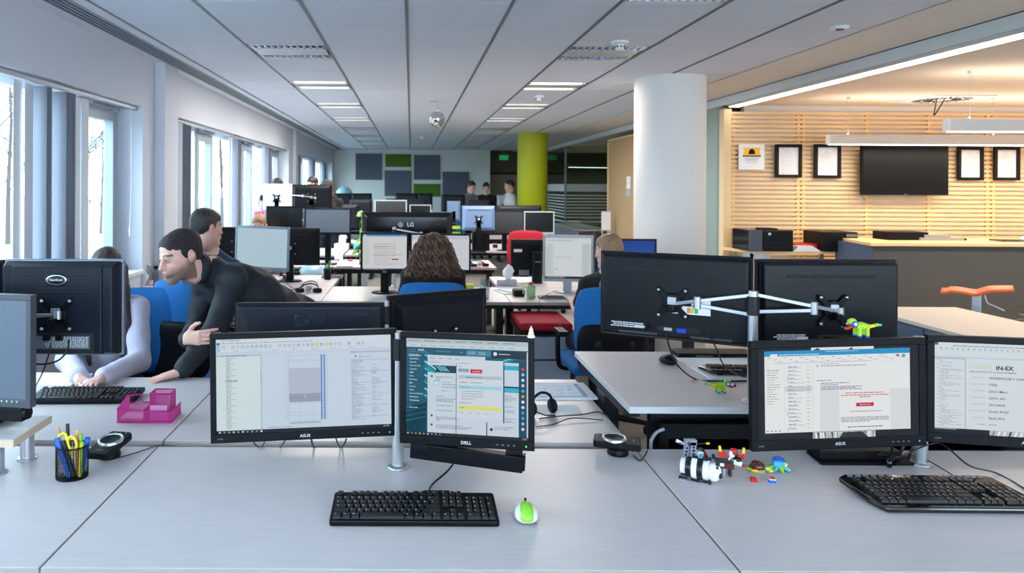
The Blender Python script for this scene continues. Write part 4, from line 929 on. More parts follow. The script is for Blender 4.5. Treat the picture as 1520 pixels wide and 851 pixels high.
# --- the left back-to-back monitors
def vs_extra(t, w_, h, yb):
    W2 = w_/2; m = mat('slate_plastic', (22, 30, 42), .4, spec=.35)
    MB().frustum(-W2+.05, .012, W2-.05, h-.016, yb-.012, .008, yb+.006, .006).build('raised_back', m, t, bev=.004)
    for i in range(8):
        z = h*.93-i*.0125; MB().box(-W2*.62, yb+.004, z, W2*.62, yb+.0068, z+.0028).build('vent_line', M_dark, t)
    o = MB().lathe([(0, yb+.0085), (.042, yb+.0085), (.048, yb+.004)], (0, 0, 0), 36, 'y').build('badge_ring', M_legd, t, loc=(0, 0, h*.805)); o.scale = (1, 1, .55)
    o = MB().lathe([(0, yb+.0095), (.034, yb+.0095), (.037, yb+.0085)], (0, 0, 0), 36, 'y').build('badge_oval', M_alu, t, loc=(0, 0, h*.805)); o.scale = (1, 1, .5)
    o = MB().lathe([(0, yb+.0102), (.031, yb+.0102), (.032, yb+.0095)], (0, 0, 0), 36, 'y').build('badge_face', M_legd, t, loc=(0, 0, h*.805)); o.scale = (1, 1, .46)
    MB().text('ViewSonic', (0, yb+.0108, h*.805), .012, .02, right=(-1, 0, 0)).build('logo', M_print, t)
    MB().box(-W2+.025, yb-.02, h*.80, -W2+.055, yb-.006, h*.845).build('orange_sticker', mat('sticker_orange', (236, 96, 76), .6), t)
    MB().box(-W2*.62, yb+.002, h*.06, W2*.62, yb+.0072, h*.26).build('port_recess', M_dark, t, bev=.001)
    l = MB(); rr = random.Random(1)
    MB().box(-W2*.55, yb+.006, h*.10, W2*.5, yb+.0082, h*.23).build('rating_plate', mat('plate_dark', (92, 102, 114), .4), t)
    for i in range(7):
        x = -W2*.52
        while x < W2*.15: q = rr.uniform(.003, .009); l.box(x, yb+.008, h*(.115+.016*i), x+q, yb+.0088, h*(.115+.016*i)+.0035); x += q+rr.uniform(.002, .006)
    l.build('plate_print', M_print, t)
    for x in (-.015, .03): MB().box(x-.012, yb+.004, h*.19, x+.012, yb+.022, h*.25).build('plug', M_blk, t, bev=.002)
a, b = ends(12, 2.60, 187, 2.60, 450)
vsm = monitor('large dark monitor back with oval badge and orange sticker', a, b, 1.366, .352, 'back', depth=.05, vent=False, mfr=mat('slate_silver', (120, 132, 148), .3, .4), mback=mat('slate_plastic'), inset=.006, extras=vs_extra, roll=R(.2))
a, b = ends(-150, 2.62, 9, 2.62, 450)
monitor('dark monitor back cut off by the left edge of the picture', a, b, 1.36, .345, 'back', depth=.05, vent=False, mback=mat('slate_plastic'))
def cable(label, pts, r=.003, m=None, n=8, grp=None, name='cable'):
    return tag(MB().tube(spline(pts, n), r, 6).build(name, m or M_cable), label, 'cable', grp)
def arm(name, label, base, ztop, links, r=.0175, foot=.035, zb=HD):
    t = thing(name, label, 'monitor arm', (base[0], base[1], zb)); o = Vector((base[0], base[1], zb))
    MB().cyl((0, 0, .006), (0, 0, ztop-zb), r, 28).build('pole', M_alu, t); MB().lathe([(0, .010), (foot*.8, .010), (foot, .004), (foot, 0), (0, 0)], n=32).build('pole_base', M_alu, t)
    MB().cyl((0, 0, ztop-zb-.09), (0, 0, ztop-zb-.02), r+.004, 24).build('collar', M_legd, t)
    for L in links:
        P = [Vector(p)-o for p in L]
        for p, q in zip(P[:-1], P[1:]):
            dd = (q-p); ax = dd.cross(Vector((0, 0, 1))).normalized()*.004; up = Vector((0, 0, .007))
            MB().add([p-ax-up, p+ax-up, p+ax+up, p-ax+up, q-ax-up, q+ax-up, q+ax+up, q-ax+up], [(0, 1, 2, 3), (7, 6, 5, 4), (0, 4, 5, 1), (1, 5, 6, 2), (2, 6, 7, 3), (3, 7, 4, 0)]).build('arm_link', M_alu, t, bev=.002)
            MB().cyl(q-Vector((0, 0, .014)), q+Vector((0, 0, .016)), .0135, 16).build('joint', M_alu, t)
    return t
arm('monitor_stand', 'silver arm across the back of the oval badged monitor', W(-60, 600, 2.52)[:2], 1.25, [[(-1.68, 2.52, 1.175), W(45, 469, 2.51), W(86, 468, 2.52)]])
cable('black cable hanging in a loop under the oval badged monitor', [W(102, 500, 2.53), W(100, 520, 2.5), W(85, 536, 2.48), W(60, 541, 2.47), W(40, 536, 2.47), W(10, 530, 2.5)], .0035)
cable('black cable dropping from the badged monitor to the desk', [W(76, 500, 2.53), W(74, 520, 2.52), W(68, 540, 2.54), W(60, 560, 2.6), on_plane(46, 586, HD+.004)], .0032)
# --- middle pair of backs
a, b = ends(350, 2.68, 570, 2.70, 470)
def tape_extra(t, w_, h, yb):
    MB().box(-.06, yb, h*.74, .055, yb+.002, h*.92).build('cover_plate', mat('smoked_plastic', (44, 50, 60), .12), t)
    m = MB().tube([(.03+.022*math.cos(k*.5), yb+.004, h*.83+.022*math.sin(k*.5)) for k in range(13)], .0018, 6); m.tube([(-.005, yb+.004, h*.88), (-.022, yb+.004, h*.77)], .002, 6).tube([(-.005, yb+.004, h*.88), (.006, yb+.004, h*.77)], .002, 6).tube([(-.045+.013*math.cos(.8+k*.5), yb+.004, h*.83+.018*math.sin(.8+k*.5)) for k in range(10)], .002, 6)
    m.build('embossed_mark', M_gloss, t)
monitor('flat dark monitor back behind the drawing program screen', a, b, 1.195, .34, 'back', depth=.022, vent=False, mback=mat('slate_dark', (20, 26, 36), .42, spec=.25), extras=tape_extra)
a, b = ends(573, 2.80, 718, 3.03, 440)
monitor('angled dark monitor back behind the square web page monitor', a, b, 1.205, .36, 'back', depth=.04, vent=False, mback=M_blk2)
arm('monitor_stand', 'silver pole between the two middle monitor backs', W(571, 560, 2.76)[:2], 1.19, [[(-.103, 2.76, 1.03), (-.2, 2.78, 1.03), (-.33, 2.75, 1.03)], [(-.103, 2.76, 1.0), (0, 2.99, 1.0), (.07, 2.99, 1.02)]])
arm('monitor_stand', 'silver pole holding the drawing screen and the square monitor', W(590.5, 697, 2.27)[:2], 1.17, [[(-.04, 2.27, 1.03), (-.17, 2.34, 1.03), (-.32, 2.29, 1.03)], [(-.04, 2.27, 1.0), (.08, 2.30, 1.0), (.16, 2.21, 1.02)]], r=.019)
arm('monitor_stand', 'silver pole behind the two right hand screens with cables', W(1366, 688, 2.32)[:2], 1.15, [[(1.685, 2.32, 1.03), (1.55, 2.38, 1.03), (1.36, 2.27, 1.03)], [(1.685, 2.32, 1.0), (1.8, 2.38, 1.0), (1.93, 2.26, 1.0)]], r=.021)
# --- the big pair on the raised desk
def big_l(t, w_, h, yb):
    MB().box(.02-.16, yb+.001, h*.33, .02-.02, yb+.002, h*.42).box(-.14, yb+.001, h*.43, -.07, yb+.002, h*.50).build('energy_label', M_paper, t)
    for i, c in enumerate([(70, 170, 80), (200, 200, 70), (230, 130, 50)]): MB().box(-.075+i*.014-.02, yb+.002, h*.345, -.063+i*.014-.02, yb+.0028, h*.405).build('energy_band', mat('band%d' % i, c, .6), t)
    MB().box(-.055, yb-.002, h*.12, -.018, yb+.022, h*.17).build('blue_plug', mat('plug_blue', (30, 60, 190), .4), t, bev=.003); MB().box(.0, yb-.002, h*.125, .03, yb+.006, h*.16).build('socket', M_alu, t, bev=.001)
    MB().cyl((.09, yb, h*.15), (.09, yb+.03, h*.15), .010, 12).build('plug', M_blk, t)
a, b = ends(893, 2.95, 1118, 2.69, 440)
monitor('large glossy dark monitor back left of the silver arm on the raised desk', a, b, 1.376, .345, 'back', depth=.035, inset=.004, mback=mat('glossy_back', (9, 13, 20), .35, spec=.28), stickers=True, extras=big_l)
a, b = ends(1119, 2.72, 1324, 2.74, 440)
def big_r(t, w_, h, yb): MB().prism([(-.02, h*.10), (.03, h*.13), (.03, h*.16), (.0, h*.16)], yb-.005, yb+.02).build('plug', M_blk, t, bev=.003)
monitor('large dark monitor back right of the silver arm on the raised desk', a, b, 1.366, .345, 'back', depth=.035, inset=.004, mback=mat('glossy_back'), stickers=True, extras=big_r)
pb = W(1117, 585, 2.62); ht = W(1117, 432, 2.62).z
arm('monitor_stand', 'silver folding double arm holding the two large dark monitor backs', (pb.x, 2.62), ht, [
    [(pb.x, 2.62, ht-.012), W(1208, 455, 2.60), W(1247, 463, 2.66)], [(pb.x, 2.62, W(1117, 463, 2.62).z), W(1208, 461, 2.60)],
    [(pb.x, 2.62, ht-.015), W(1035, 447, 2.66), W(994, 452, 2.78)], [(pb.x, 2.62, W(1117, 468, 2.62).z), W(1035, 453, 2.66)]], r=.0185, zb=.84)
cable('black cable looping from the left glossy monitor across the raised desk', [W(986, 482, 2.80), W(992, 510, 2.76), W(1004, 540, 2.74), on_plane(1030, 562, .845), on_plane(1060, 566, .845), on_plane(1112, 566, .845)], .0035)
cable('thin black cable running from the blue plug over the raised desk', [W(1049, 492, 2.70), W(1062, 515, 2.7), W(1076, 545, 2.8), on_plane(1095, 556, .86), on_plane(1112, 562, .845)], .0028)
# --- middle row
a, b = ends(348, 6.05, 428, 5.92, 370)
monitor('monitor with a bright pale screen turned sideways on the window desk', a, b, 1.295, .375, 'front', .018, .022, img=img_glow, desk_z=HD, mfr=mat('slate_silver'), tilt=0, roll=R(1.3))
a, b = ends(389, 6.75, 475, 6.75, 370); monitor('dark monitor back right of the pale sideways screen', a, b, 1.237, .36, 'back', depth=.03, desk_z=HD)
a, b = ends(322, 6.85, 388, 6.80, 370); monitor('dark monitor back just behind the man in the dark blue shirt', a, b, 1.237, .34, 'back', depth=.03, vent=False, desk_z=HD)
a, b = ends(535, 5.93, 607, 5.93, 370); monitor('squarish screen with a form page left of the curly haired woman', a, b, 1.253, .35, 'front', .018, .03, img=img_form, desk_z=HD, brand='ASUS')
a, b = ends(608.5, 5.93, 699, 5.86, 370); monitor('wide screen with a spreadsheet behind the curly hair', a, b, 1.246, .325, 'front', .015, .025, img=img_sheet, desk_z=HD)
def lg_extra(t, w_, h, yb):
    MB().lathe([(0, yb+.002), (.026, yb+.002), (.026, yb)], (.055, 0, h*.68), 24, 'y').build('round_emblem', M_silver, t)
a, b = ends(538, 6.55, 671, 6.5, 330)
t_lg = monitor('very wide glossy monitor back with round emblem and two white letters', a, b, 1.402, .36, 'back', depth=.03, vent=False, vesa=False, mback=M_gloss, extras=lg_extra)
MB().text('LG', (-.035, .0515, .36*.68), .052, .03, right=(-1, 0, 0)).build('logo', M_print, t_lg)
arm('monitor_stand', 'silver arm behind the very wide glossy monitor back', W(585, 400, 6.36)[:2], W(585, 337, 6.4).z, [[W(585, 340, 6.36), W(625, 347, 6.42)]], zb=HD)
a, b = ends(806, 6.02, 881, 5.98, 380); monitor('silver framed screen with a technical drawing, left of the woman in black', a, b, 1.231, .40, 'front', .018, .052, img=img_drawing, mfr=M_silver, desk_z=HD, mback=M_silver)
a, b = ends(758, 6.75, 808, 6.75, 380)
def upright_extra(t, w_, h, yb):
    MB().cyl((-.075, yb+.05, -.19), (-.075, yb+.05, h*.68), .05, 24).build('round_column', M_blk, t); MB().lathe([(0, -.17), (.12, -.175), (.13, -.195), (0, -.195)], (-.075, yb+.05, 0), 28).build('round_base', M_blk, t)
    MB().box(.06, yb, h*.66, .14, yb+.002, h*.74).build('torn_label', M_paper, t); MB().box(-.01, yb, .01, .09, yb+.002, .06).build('rating_label', M_printg, t); MB().text('SAMSUNG', (-.075, yb+.1005, h*.42), .012, .02, right=(-1, 0, 0)).build('logo', M_print, t)
monitor('upright black monitor back with thick round column, before the red chair', a, b, 1.138, .35, 'back', depth=.03, vent=False, vesa=False, extras=upright_extra)
a, b = ends(884, 5.95, 975, 5.95, 380); monitor('monitor with blue desktop behind the blond haired woman', a, b, 1.205, .33, 'front', .016, .026, img=img_wall, desk_z=HD)
# --- far rows: (px0, px1, py_top, Y, height, kind, label)
M_lb = mat('pale_and_lit_blue_back', (120, 146, 186), .4); M_sf = mat('light_frame', (196, 200, 204), .4); M_brs = mat('screen_brownish', (44, 40, 36), .25)  # M_lb: pale blue, also blue light put into a white back's colour
for (x0, x1, pt, Y, h, k, dz, l) in [
    (395, 449, 306, 8.1, .32, 'f', HD, 'black switched off screen at the window, left of a grey one'),
    (452, 521, 309, 8.1, .31, 'fg', HD, 'grey switched off wide screen with pale lower edge'),
    (390, 434, 273, 9.8, .36, 'bw', HD, 'white monitor back with round base plate near the windows'),
    (434, 493, 274, 9.6, .33, 'bv', HD, 'dark monitor back with silver arm beside the white monitor'),
    (497, 522, 287, 14.8, .36, 'b', HD, 'dark blue monitor back below the dome lamp, left one'),
    (521, 552, 287, 14.9, .36, 'b', HD, 'dark blue monitor back below the dome lamp, right one'),
    (518, 553, 296, 12.0, .36, 'b', HD, 'dark monitor back standing before the pair under the dome lamp'),
    (503, 533, 303, 10.6, .40, 'b', HD, 'dark monitor back left of the green vine'),
    (556, 604, 297, 9.7, .32, 'fs', None, 'brown dark screen in a silver frame behind the wide glossy monitor'),
    (587, 620, 287, 15.5, .36, 'b', HD, 'left dark monitor back of the two nearest under the wall panels'),
    (620, 642, 287, 15.4, .36, 'b', HD, 'right dark monitor back of the two nearest under the wall panels'),
    (572, 632, 295, 12.7, .36, 'b', HD, 'wide dark monitor back over the silver framed screens'),
    (608, 640, 304, 12.5, .36, 'fs', None, 'small dark screen in a white silver frame'),
    (655, 690, 289, 15.6, .38, 'b', HD, 'dark monitor back beside the man in the grey shirt'),
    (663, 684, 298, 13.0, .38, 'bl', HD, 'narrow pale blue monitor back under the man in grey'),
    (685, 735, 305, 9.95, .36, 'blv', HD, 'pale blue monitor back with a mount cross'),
    (695, 727, 297, 13.2, .30, 'b', HD, 'black monitor back before the man in the black sweater'),
    (738, 803, 305, 10.6, .33, 'b', HD, 'wide black monitor back before the green column'),
    (737, 754, 289, 15.5, .40, 'bg', HD, 'light grey monitor back between the two men at the right'),
    (721, 778, 313, 9.95, .34, 'fb', HD, 'wide brown black screen right of the pale blue monitor'),
    (778, 823, 314, 9.9, .32, 'fs', HD, 'black screen in a white frame before the green column')]:
    a, b = ends(x0, Y, x1, Y, pt+10); zt = W((x0+x1)/2, pt, Y).z; kw = {}
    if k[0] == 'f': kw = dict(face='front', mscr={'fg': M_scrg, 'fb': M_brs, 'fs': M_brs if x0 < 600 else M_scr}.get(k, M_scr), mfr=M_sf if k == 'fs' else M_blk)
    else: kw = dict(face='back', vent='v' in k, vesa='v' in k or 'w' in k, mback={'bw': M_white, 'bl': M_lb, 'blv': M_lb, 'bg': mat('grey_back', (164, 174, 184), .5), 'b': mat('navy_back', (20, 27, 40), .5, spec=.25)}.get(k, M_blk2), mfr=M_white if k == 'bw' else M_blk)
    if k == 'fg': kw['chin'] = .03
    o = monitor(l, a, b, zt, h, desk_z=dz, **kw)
    if dz is None:
        # stands on the desk row below it
        MB().box(-.03, .02, HD-(zt-h), .03, .05, .15).build('stand_neck', M_silver, o)
        MB().box(-.1, -.05, HD-(zt-h), .1, .12, HD-(zt-h)+.012).build('stand_base', M_silver, o)
arm('monitor_stand', 'long thin silver arm reaching to the dark monitor near the windows', W(388, 330, 9.35)[:2], W(438, 288, 9.4).z, [[W(388, 286, 9.35), W(450, 291, 9.2), W(468, 294, 9.45)]], zb=HD)
# ------------------------------------------------------------------ smooth implicit surfaces -> one mesh (bodies, hair, clothing)
def V3(*a): return np.array(a, dtype=np.float32)
class Prim:
    "cone with round ends / rotated ellipsoid, smooth-blended; k blend radius; op '+' or '-'"
    def __init__(s, kind, a, b=None, r1=0, r2=None, k=.01, op='+', rot=None):
        s.kind = kind; s.a = np.array(a, dtype=np.float32); s.b = None if b is None else np.array(b, dtype=np.float32); s.r1 = r1; s.r2 = r1 if r2 is None else r2; s.k = k; s.op = op; s.rot = rot
    def dist(s, P):
        if s.kind == 'c':
            ba = s.b-s.a; pa = P-s.a; t = np.clip(pa@ba/max(float(ba@ba), 1e-9), 0, 1)
            return np.linalg.norm(pa-t[:, None]*ba, axis=1)-(s.r1+(s.r2-s.r1)*t)
        q = P-s.a
        if s.rot is not None: q = q@s.rot
        r = s.b; k0 = np.linalg.norm(q/r, axis=1); k1 = np.linalg.norm(q/(r*r), axis=1)
        return k0*(k0-1)/np.maximum(k1, 1e-6)
def cone(a, b, r1, r2=None, k=.015, op='+'): return Prim('c', a, b, r1, r2, k, op)
def ell(c, r, k=.01, op='+', rot=None): return Prim('e', c, r, k=k, op=op, rot=rot)
def field(prims, inflate=0., cuts=(), noise=0., nf=30.):
    def blend(d, p, e):
        k = p.k
        if p.op == '+':
            e = e-inflate; h = np.clip(.5+.5*(d-e)/k, 0, 1); return d*(1-h)+e*h-k*h*(1-h)
        h = np.clip(.5-.5*(d+e)/k, 0, 1); return d*(1-h)+(-e)*h+k*h*(1-h)
    def f(P, nb=0, Rb=0.):
        if nb:      # blocks of points: a shape is only looked at in the blocks it can reach
            Q = P.reshape(nb, -1, 3); c = Q.mean(1); E = np.stack([p.dist(c)-(inflate if p.op == '+' else 0) for p in prims])
            D = np.full(Q.shape[:2], 1., dtype=np.float32)
            for i, p in enumerate(prims):
                m = np.abs(E[i]) < Rb+p.k+.004 if p.op == '-' else E[i] < Rb*1.05+p.k+.016
                if p.op == '-': m = E[i] < Rb+p.k+.004
                if m.any(): q = Q[m]; D[m] = blend(D[m], p, p.dist(q.reshape(-1, 3)).reshape(q.shape[:2]))
            d = np.where(D > .05, .05, D).reshape(-1)
        else:
            d = np.full(len(P), 1., dtype=np.float32)
            for p in prims: d = blend(d, p, p.dist(P))
        if noise: d = d+noise*(np.sin(P[:, 0]*nf+2*np.sin(P[:, 2]*nf*.6))*np.sin(P[:, 1]*nf*1.1+1.3)*np.sin(P[:, 2]*nf*.8+.7)+.5*np.sin(P[:, 0]*nf*2.1+P[:, 2]*nf*1.4)*np.sin(P[:, 1]*nf*1.9))
        for cc in cuts:
            q, n = cc[0], cc[1]; v = P-np.array(q, dtype=np.float32); e = v@np.array(n, dtype=np.float32)
            if len(cc) > 2: e = np.minimum(e, cc[2]-np.linalg.norm(v, axis=1))
            d = np.maximum(d, e)
        return d
    return f
def polygonise(f, lo, hi, h):
    lo = np.array(lo, dtype=np.float32); hi = np.array(hi, dtype=np.float32); B = 4
    n = np.ceil((hi-lo)/h/B).astype(int)*B; nb = n//B
    cx = [lo[i]+(np.arange(nb[i])+.5)*B*h for i in range(3)]
    C = np.stack(np.meshgrid(*cx, indexing='ij'), -1).reshape(-1, 3).astype(np.float32); dc = f(C)
    near = np.abs(dc) < B*h*1.25+.012
    val = np.repeat(np.repeat(np.repeat(np.where(dc > 0, 1, -1).reshape(nb).astype(np.float32), B, 0), B, 1), B, 2)
    val = np.pad(val, ((0, 1),)*3, mode='edge')
    bi = np.argwhere(near.reshape(nb))*B
    o = np.stack(np.meshgrid(*[np.arange(B+1)]*3, indexing='ij'), -1).reshape(-1, 3)
    for s0 in range(0, len(bi), 3000):
        nn = len(bi[s0:s0+3000]); I = (bi[s0:s0+3000, None, :]+o[None]).reshape(-1, 3); val[I[:, 0], I[:, 1], I[:, 2]] = f((lo+I*h).astype(np.float32), nn, B*h*.87+.001)
    S = val < 0
    m = np.zeros(tuple(n), dtype=np.int8)
    cs = [(i, j, k) for i in (0, 1) for j in (0, 1) for k in (0, 1)]
    for (i, j, k) in cs: m += S[i:n[0]+i, j:n[1]+j, k:n[2]+k]
    A = np.argwhere((m > 0) & (m < 8)); idx = -np.ones(tuple(n), dtype=np.int64); idx[A[:, 0], A[:, 1], A[:, 2]] = np.arange(len(A))
    acc = np.zeros((len(A), 3)); cnt = np.zeros(len(A))
    for c in cs:
        for ax in range(3):
            if c[ax]: continue
            e = list(c); e[ax] = 1
            v0 = val[A[:, 0]+c[0], A[:, 1]+c[1], A[:, 2]+c[2]]; v1 = val[A[:, 0]+e[0], A[:, 1]+e[1], A[:, 2]+e[2]]
            x = (v0 < 0) != (v1 < 0); t = np.where(x, v0/(v0-v1+1e-12*(v0 == v1)), 0); p = np.tile(np.array(c, float), (len(A), 1)); p[:, ax] += t
            acc[x] += p[x]; cnt[x] += 1
    vs = lo+(A+acc/np.maximum(cnt, 1)[:, None])*h
    quads = []
    for ax in range(3):
        u, w_ = (ax+1) % 3, (ax+2) % 3
        sl0 = [slice(1, n[i]) for i in range(3)]; sl1 = list(sl0); sl0[ax] = slice(0, n[ax]); sl1[ax] = slice(1, n[ax]+1)
        a = S[tuple(sl0)]; b = S[tuple(sl1)]
        for flip, mask in ((False, a & ~b), (True, ~a & b)):
            E = np.argwhere(mask)
            if not len(E): continue
            for i in range(3):
                if i != ax: E[:, i] += 1
            du = np.zeros(3, int); du[u] = 1; dw = np.zeros(3, int); dw[w_] = 1
            q = [idx[tuple((E-d).T)] for d in (0*du, du, du+dw, dw)]
            q = np.stack(q, 1)
            quads.append(q if not flip else q[:, ::-1])
    q = np.concatenate(quads) if quads else np.zeros((0, 4), int)
    return vs, q[(q >= 0).all(1)]
def mesh_obj(name, vs, q, m, parent=None, colf=None, smooth=True):
    me = bpy.data.meshes.new(name); me.vertices.add(len(vs)); me.vertices.foreach_set('co', np.asarray(vs, dtype=np.float32).ravel())
    me.loops.add(q.size); me.loops.foreach_set('vertex_index', q.ravel().astype(np.int32)); me.polygons.add(len(q))
    me.polygons.foreach_set('loop_start', np.arange(0, q.size, 4, dtype=np.int32)); me.update(calc_edges=True)
    me.polygons.foreach_set('use_smooth', np.full(len(q), smooth)); me.materials.append(m)
    if colf is not None:
        c = np.ones((len(vs), 4), dtype=np.float32); c[:, :3] = colf(np.asarray(vs)); ca = me.color_attributes.new('Col', 'FLOAT_COLOR', 'POINT'); ca.data.foreach_set('color', c.ravel())
    me.validate(); o = bpy.data.objects.new(name, me); COL.objects.link(o)
    if parent: o.parent = parent
    return o
def bounds(prims, pad):
    P = []
    for p in prims:
        if p.op == '-': continue
        if p.kind == 'c': P += [p.a-p.r1, p.a+p.r1, p.b-p.r2, p.b+p.r2]
        else: P += [p.a-max(p.b), p.a+max(p.b)]
    P = np.array(P); return P.min(0)-pad, P.max(0)+pad

# ---- head: local frame x = its left... (x to the right of the face as seen by a viewer), -y = face forward, z = up
class Head:
    def __init__(s, c, fwd, up=(0, 0, 1), sc=1.):
        s.c = np.array(c, float); f = Vector(fwd).normalized(); y = -f; z = Vector(up); z = (z-y*z.dot(y)).normalized(); x = y.cross(z)
        s.M = np.array([x, y, z], dtype=np.float32).T; s.sc = sc
    def p(s, x, y, z): return s.c+s.M@(np.array([x, y, z])*s.sc)
    def loc(s, P): return ((P-s.c)@s.M)/s.sc
    def prims(s, fem=False, detail=True):
        q = s.p; k = s.sc; M = s.M
        E = lambda c, r, kk=.01, op='+': ell(q(*c), np.array(r, dtype=np.float32)*k, kk*k, op, M)
        C = lambda a, b, r1, r2=None, kk=.01, op='+': cone(q(*a), q(*b), r1*k, (r1 if r2 is None else r2)*k, kk*k, op)
        jw = .90 if fem else 1.
        L = [E((0, .022, .045), (.074, .094, .080)), E((0, -.030, .045), (.062, .060, .062), .02), E((0, -.028, -.030), (.059*jw, .062, .080), .025), C((-.045*jw, -.005, -.060), (-.016, -.072, -.100), .018, .016, .025), C((.045*jw, -.005, -.060), (.016, -.072, -.100), .018, .016, .025),
             C((-.010, -.078, -.103), (.010, -.078, -.103), .017, None, .02), C((0, .022, -.05), (0, .034, -.10), .053*jw, .053*jw, .03)]
        if detail:
            L += [C((-.034, -.080, .022), (-.012, -.087, .018), .010, .010, .014), C((.034, -.080, .022), (.012, -.087, .018), .010, .010, .014)]
            for sx in (-1, 1): L += [E((sx*.031, -.094, .002), (.019, .013, .011), .012, '-'), E((sx*.042, -.064, -.026), (.021, .022, .019), .02)]
            L += [C((0, -.090, .012), (0, -.112, -.030), .0078, .0105, .009), E((0, -.110, -.033), (.011, .011, .009), .006), E((-.0125, -.100, -.036), (.0075, .010, .0075), .005), E((.0125, -.100, -.036), (.0075, .010, .0075), .005)]
            for sx in (-1, 1): L += [E((sx*.031, -.0835, .0015), (.0145, .0115, .0125), .004), E((sx*.007, -.106, -.0415), (.0035, .005, .003), .002, '-')]
            L += [E((0, -.083, -.062), (.030, .022, .024), .012), C((-.018, -.098, -.057), (0, -.1035, -.0545), .0045, .0052, .005), C((.018, -.098, -.057), (0, -.1035, -.0545), .0045, .0052, .005), C((-.014, -.097, -.0665), (.014, -.097, -.0665), .0062, None, .006),
                  C((-.023, -.101, -.0612), (0, -.110, -.0605), .0016, None, .002, '-'), C((.023, -.101, -.0612), (0, -.110, -.0605), .0016, None, .002, '-')]
        for sx in (-1, 1): L += [E((sx*.080, .014, -.006), (.012, .020, .033), .005), E((sx*.094, .008, .0), (.010, .011, .019), .004, '-'), E((sx*.071, .008, -.033), (.009, .010, .010), .006)]
        return L
    def colour(s, P, skin, stubble=0., lips=(176, 104, 98), brow=(60, 44, 36)):
        l = s.loc(P); c = np.tile(np.array(lin(skin), dtype=np.float32), (len(P), 1)); x, y, z = l[:, 0], l[:, 1], l[:, 2]; ax = np.abs(x)
        def mix(m, col): c[:] = c*(1-m[:, None])+np.array(lin(col))*m[:, None]
        inh = (np.abs(x) < .1) & (y < .12) & (y > -.14) & (np.abs(z) < .14)
        red = np.exp(-((ax-.045)**2+(z+.03)**2)/.0006)*.25*(y < -.03); mix(red*inh, (206, 120, 108))
        red = np.exp(-((x)**2+(y+.115)**2+(z+.035)**2)/.0002)*.35; mix(red*inh, (206, 120, 108)); mix(np.clip((ax-.072)*40, 0, .22)*(np.abs(z) < .04)*inh*(y > -.02), (206, 110, 100))
        if stubble:
            zz = -.040+.028*np.clip((y+.07)*16, 0, 1.6)
            m = np.clip((zz-z)*32, 0, 1)*(y < .03)*np.clip((z+.128)*60, 0, 1); m = np.where((y < -.085) & (ax < .02) & (z > -.076) & (z < -.050), m*.8, m)
            mix(stubble*m*inh, (54, 42, 38))
        m = ((ax < .024) & (z < -.0505+.0) & (z > -.0725) & (y < -.090)).astype(float); mix(m*.40*inh, lips)
        bz = .021+.006*np.cos((ax-.028)*60); m = ((ax > .011) & (ax < .050) & (np.abs(z-bz) < .0048) & (y < -.05)).astype(float); mix(m*.9*inh, brow)
        m = (np.abs(z-.0015) < .0125) & (np.abs(ax-.031) < .0165) & (y < -.075); mix(m*.28*inh, (140, 86, 76))
        return c
    def eyes(s, parent, iris=(58, 46, 40), look=(0, -.25)):
        for sx in (-1, 1):
            c = s.p(sx*.031, -.0850, -.001); r = .0108*s.sc
            o = thing('eye', None, None); o.parent = parent; bpy.data.objects.remove(o)
            mb = MB(); mb.sphere((0, 0, 0), r, 16, 10); mb.mi = 1; f = Vector(s.M@np.array([look[0], -1, look[1]])).normalized()
            u = f.orthogonal().normalized(); v = f.cross(u); R_ = r*1.006
            ring = [(f*math.cos(.47)+(u*math.cos(a)+v*math.sin(a))*math.sin(.47))*R_ for a in [2*PI*i/14 for i in range(14)]]
            mb.add([f*R_*1.02]+ring, [(0, 1+i, 1+(i+1) % 14) for i in range(14)], True)
            e = mb.build('eyeball', [mat('sclera', (176, 166, 164), .35), mat('iris_%d' % iris[0], (iris[0]//2, iris[1]//2, iris[2]//2), .15)], parent); e.location = Vector(c)
            # upper lid
            lid = []
            lp = [ell(s.p(sx*.031, -.0852, .0018), np.array((.0128, .0118, .0118), dtype=np.float32)*s.sc, .002, '+', s.M)]; lo, hi = bounds(lp, .004); vs_, q_ = polygonise(field(lp, 0, [(tuple(s.p(0, 0, .0022)), tuple(-(s.M@np.array([0, 0, 1.]))))]), lo, hi, .0016); mesh_obj('eyelid_skin', vs_, q_, SKIN_M, parent, lambda P: np.tile(np.array(lin((196, 146, 130)), dtype=np.float32), (len(P), 1)))
            for i in range(9):
                a = -1.15+2.3*i/8; lid.append(s.p(sx*.031+.0145*math.sin(a), -.0865-.0125*math.cos(a)*.92, .0035+.0035*math.cos(a)))
            MB().tube(lid, [.0012]+[.0019]*7+[.0012], 6).build('eyelid', mat('eyelash', (40, 28, 26), .7), parent)
def hair_prims(h, style):
    q = h.p; k = h.sc; E = lambda c, r, kk=.01, op='+': ell(q(*c), np.array(r, dtype=np.float32)*k, kk*k, op, h.M)
    C = lambda a, b, r1, r2=None, kk=.02, op='+': cone(q(*a), q(*b), r1*k, (r1 if r2 is None else r2)*k, kk*k, op)
    sh = style in ('short', 'crop')
    L = [E((0, .022, .047), (.0775, .098, .083)), E((0, -.036, .060), (.062, .055, .050), .02), E((0, .058, .0) if sh else (0, .062, -.01), (.064, .054, .055) if sh else (.068, .055, .070), .02)]
    if style in ('short', 'crop'):
        for sx in (-1, 1): L += [E((sx*.070, .004, .022), (.010, .026, .040), .01)]
        
        L += [E((0, -.105, -.012), (.077, .062, .083), .010, '-'), E((0, -.02, -.10), (.10, .075, .065), .01, '-')]
        for sx in (-1, 1): L += [E((sx*.085, .012, -.012), (.018, .022, .030), .006, '-')]
    else:
        L += [E((0, -.10, -.020), (.062, .060, .085), .015, '-')]
    return L

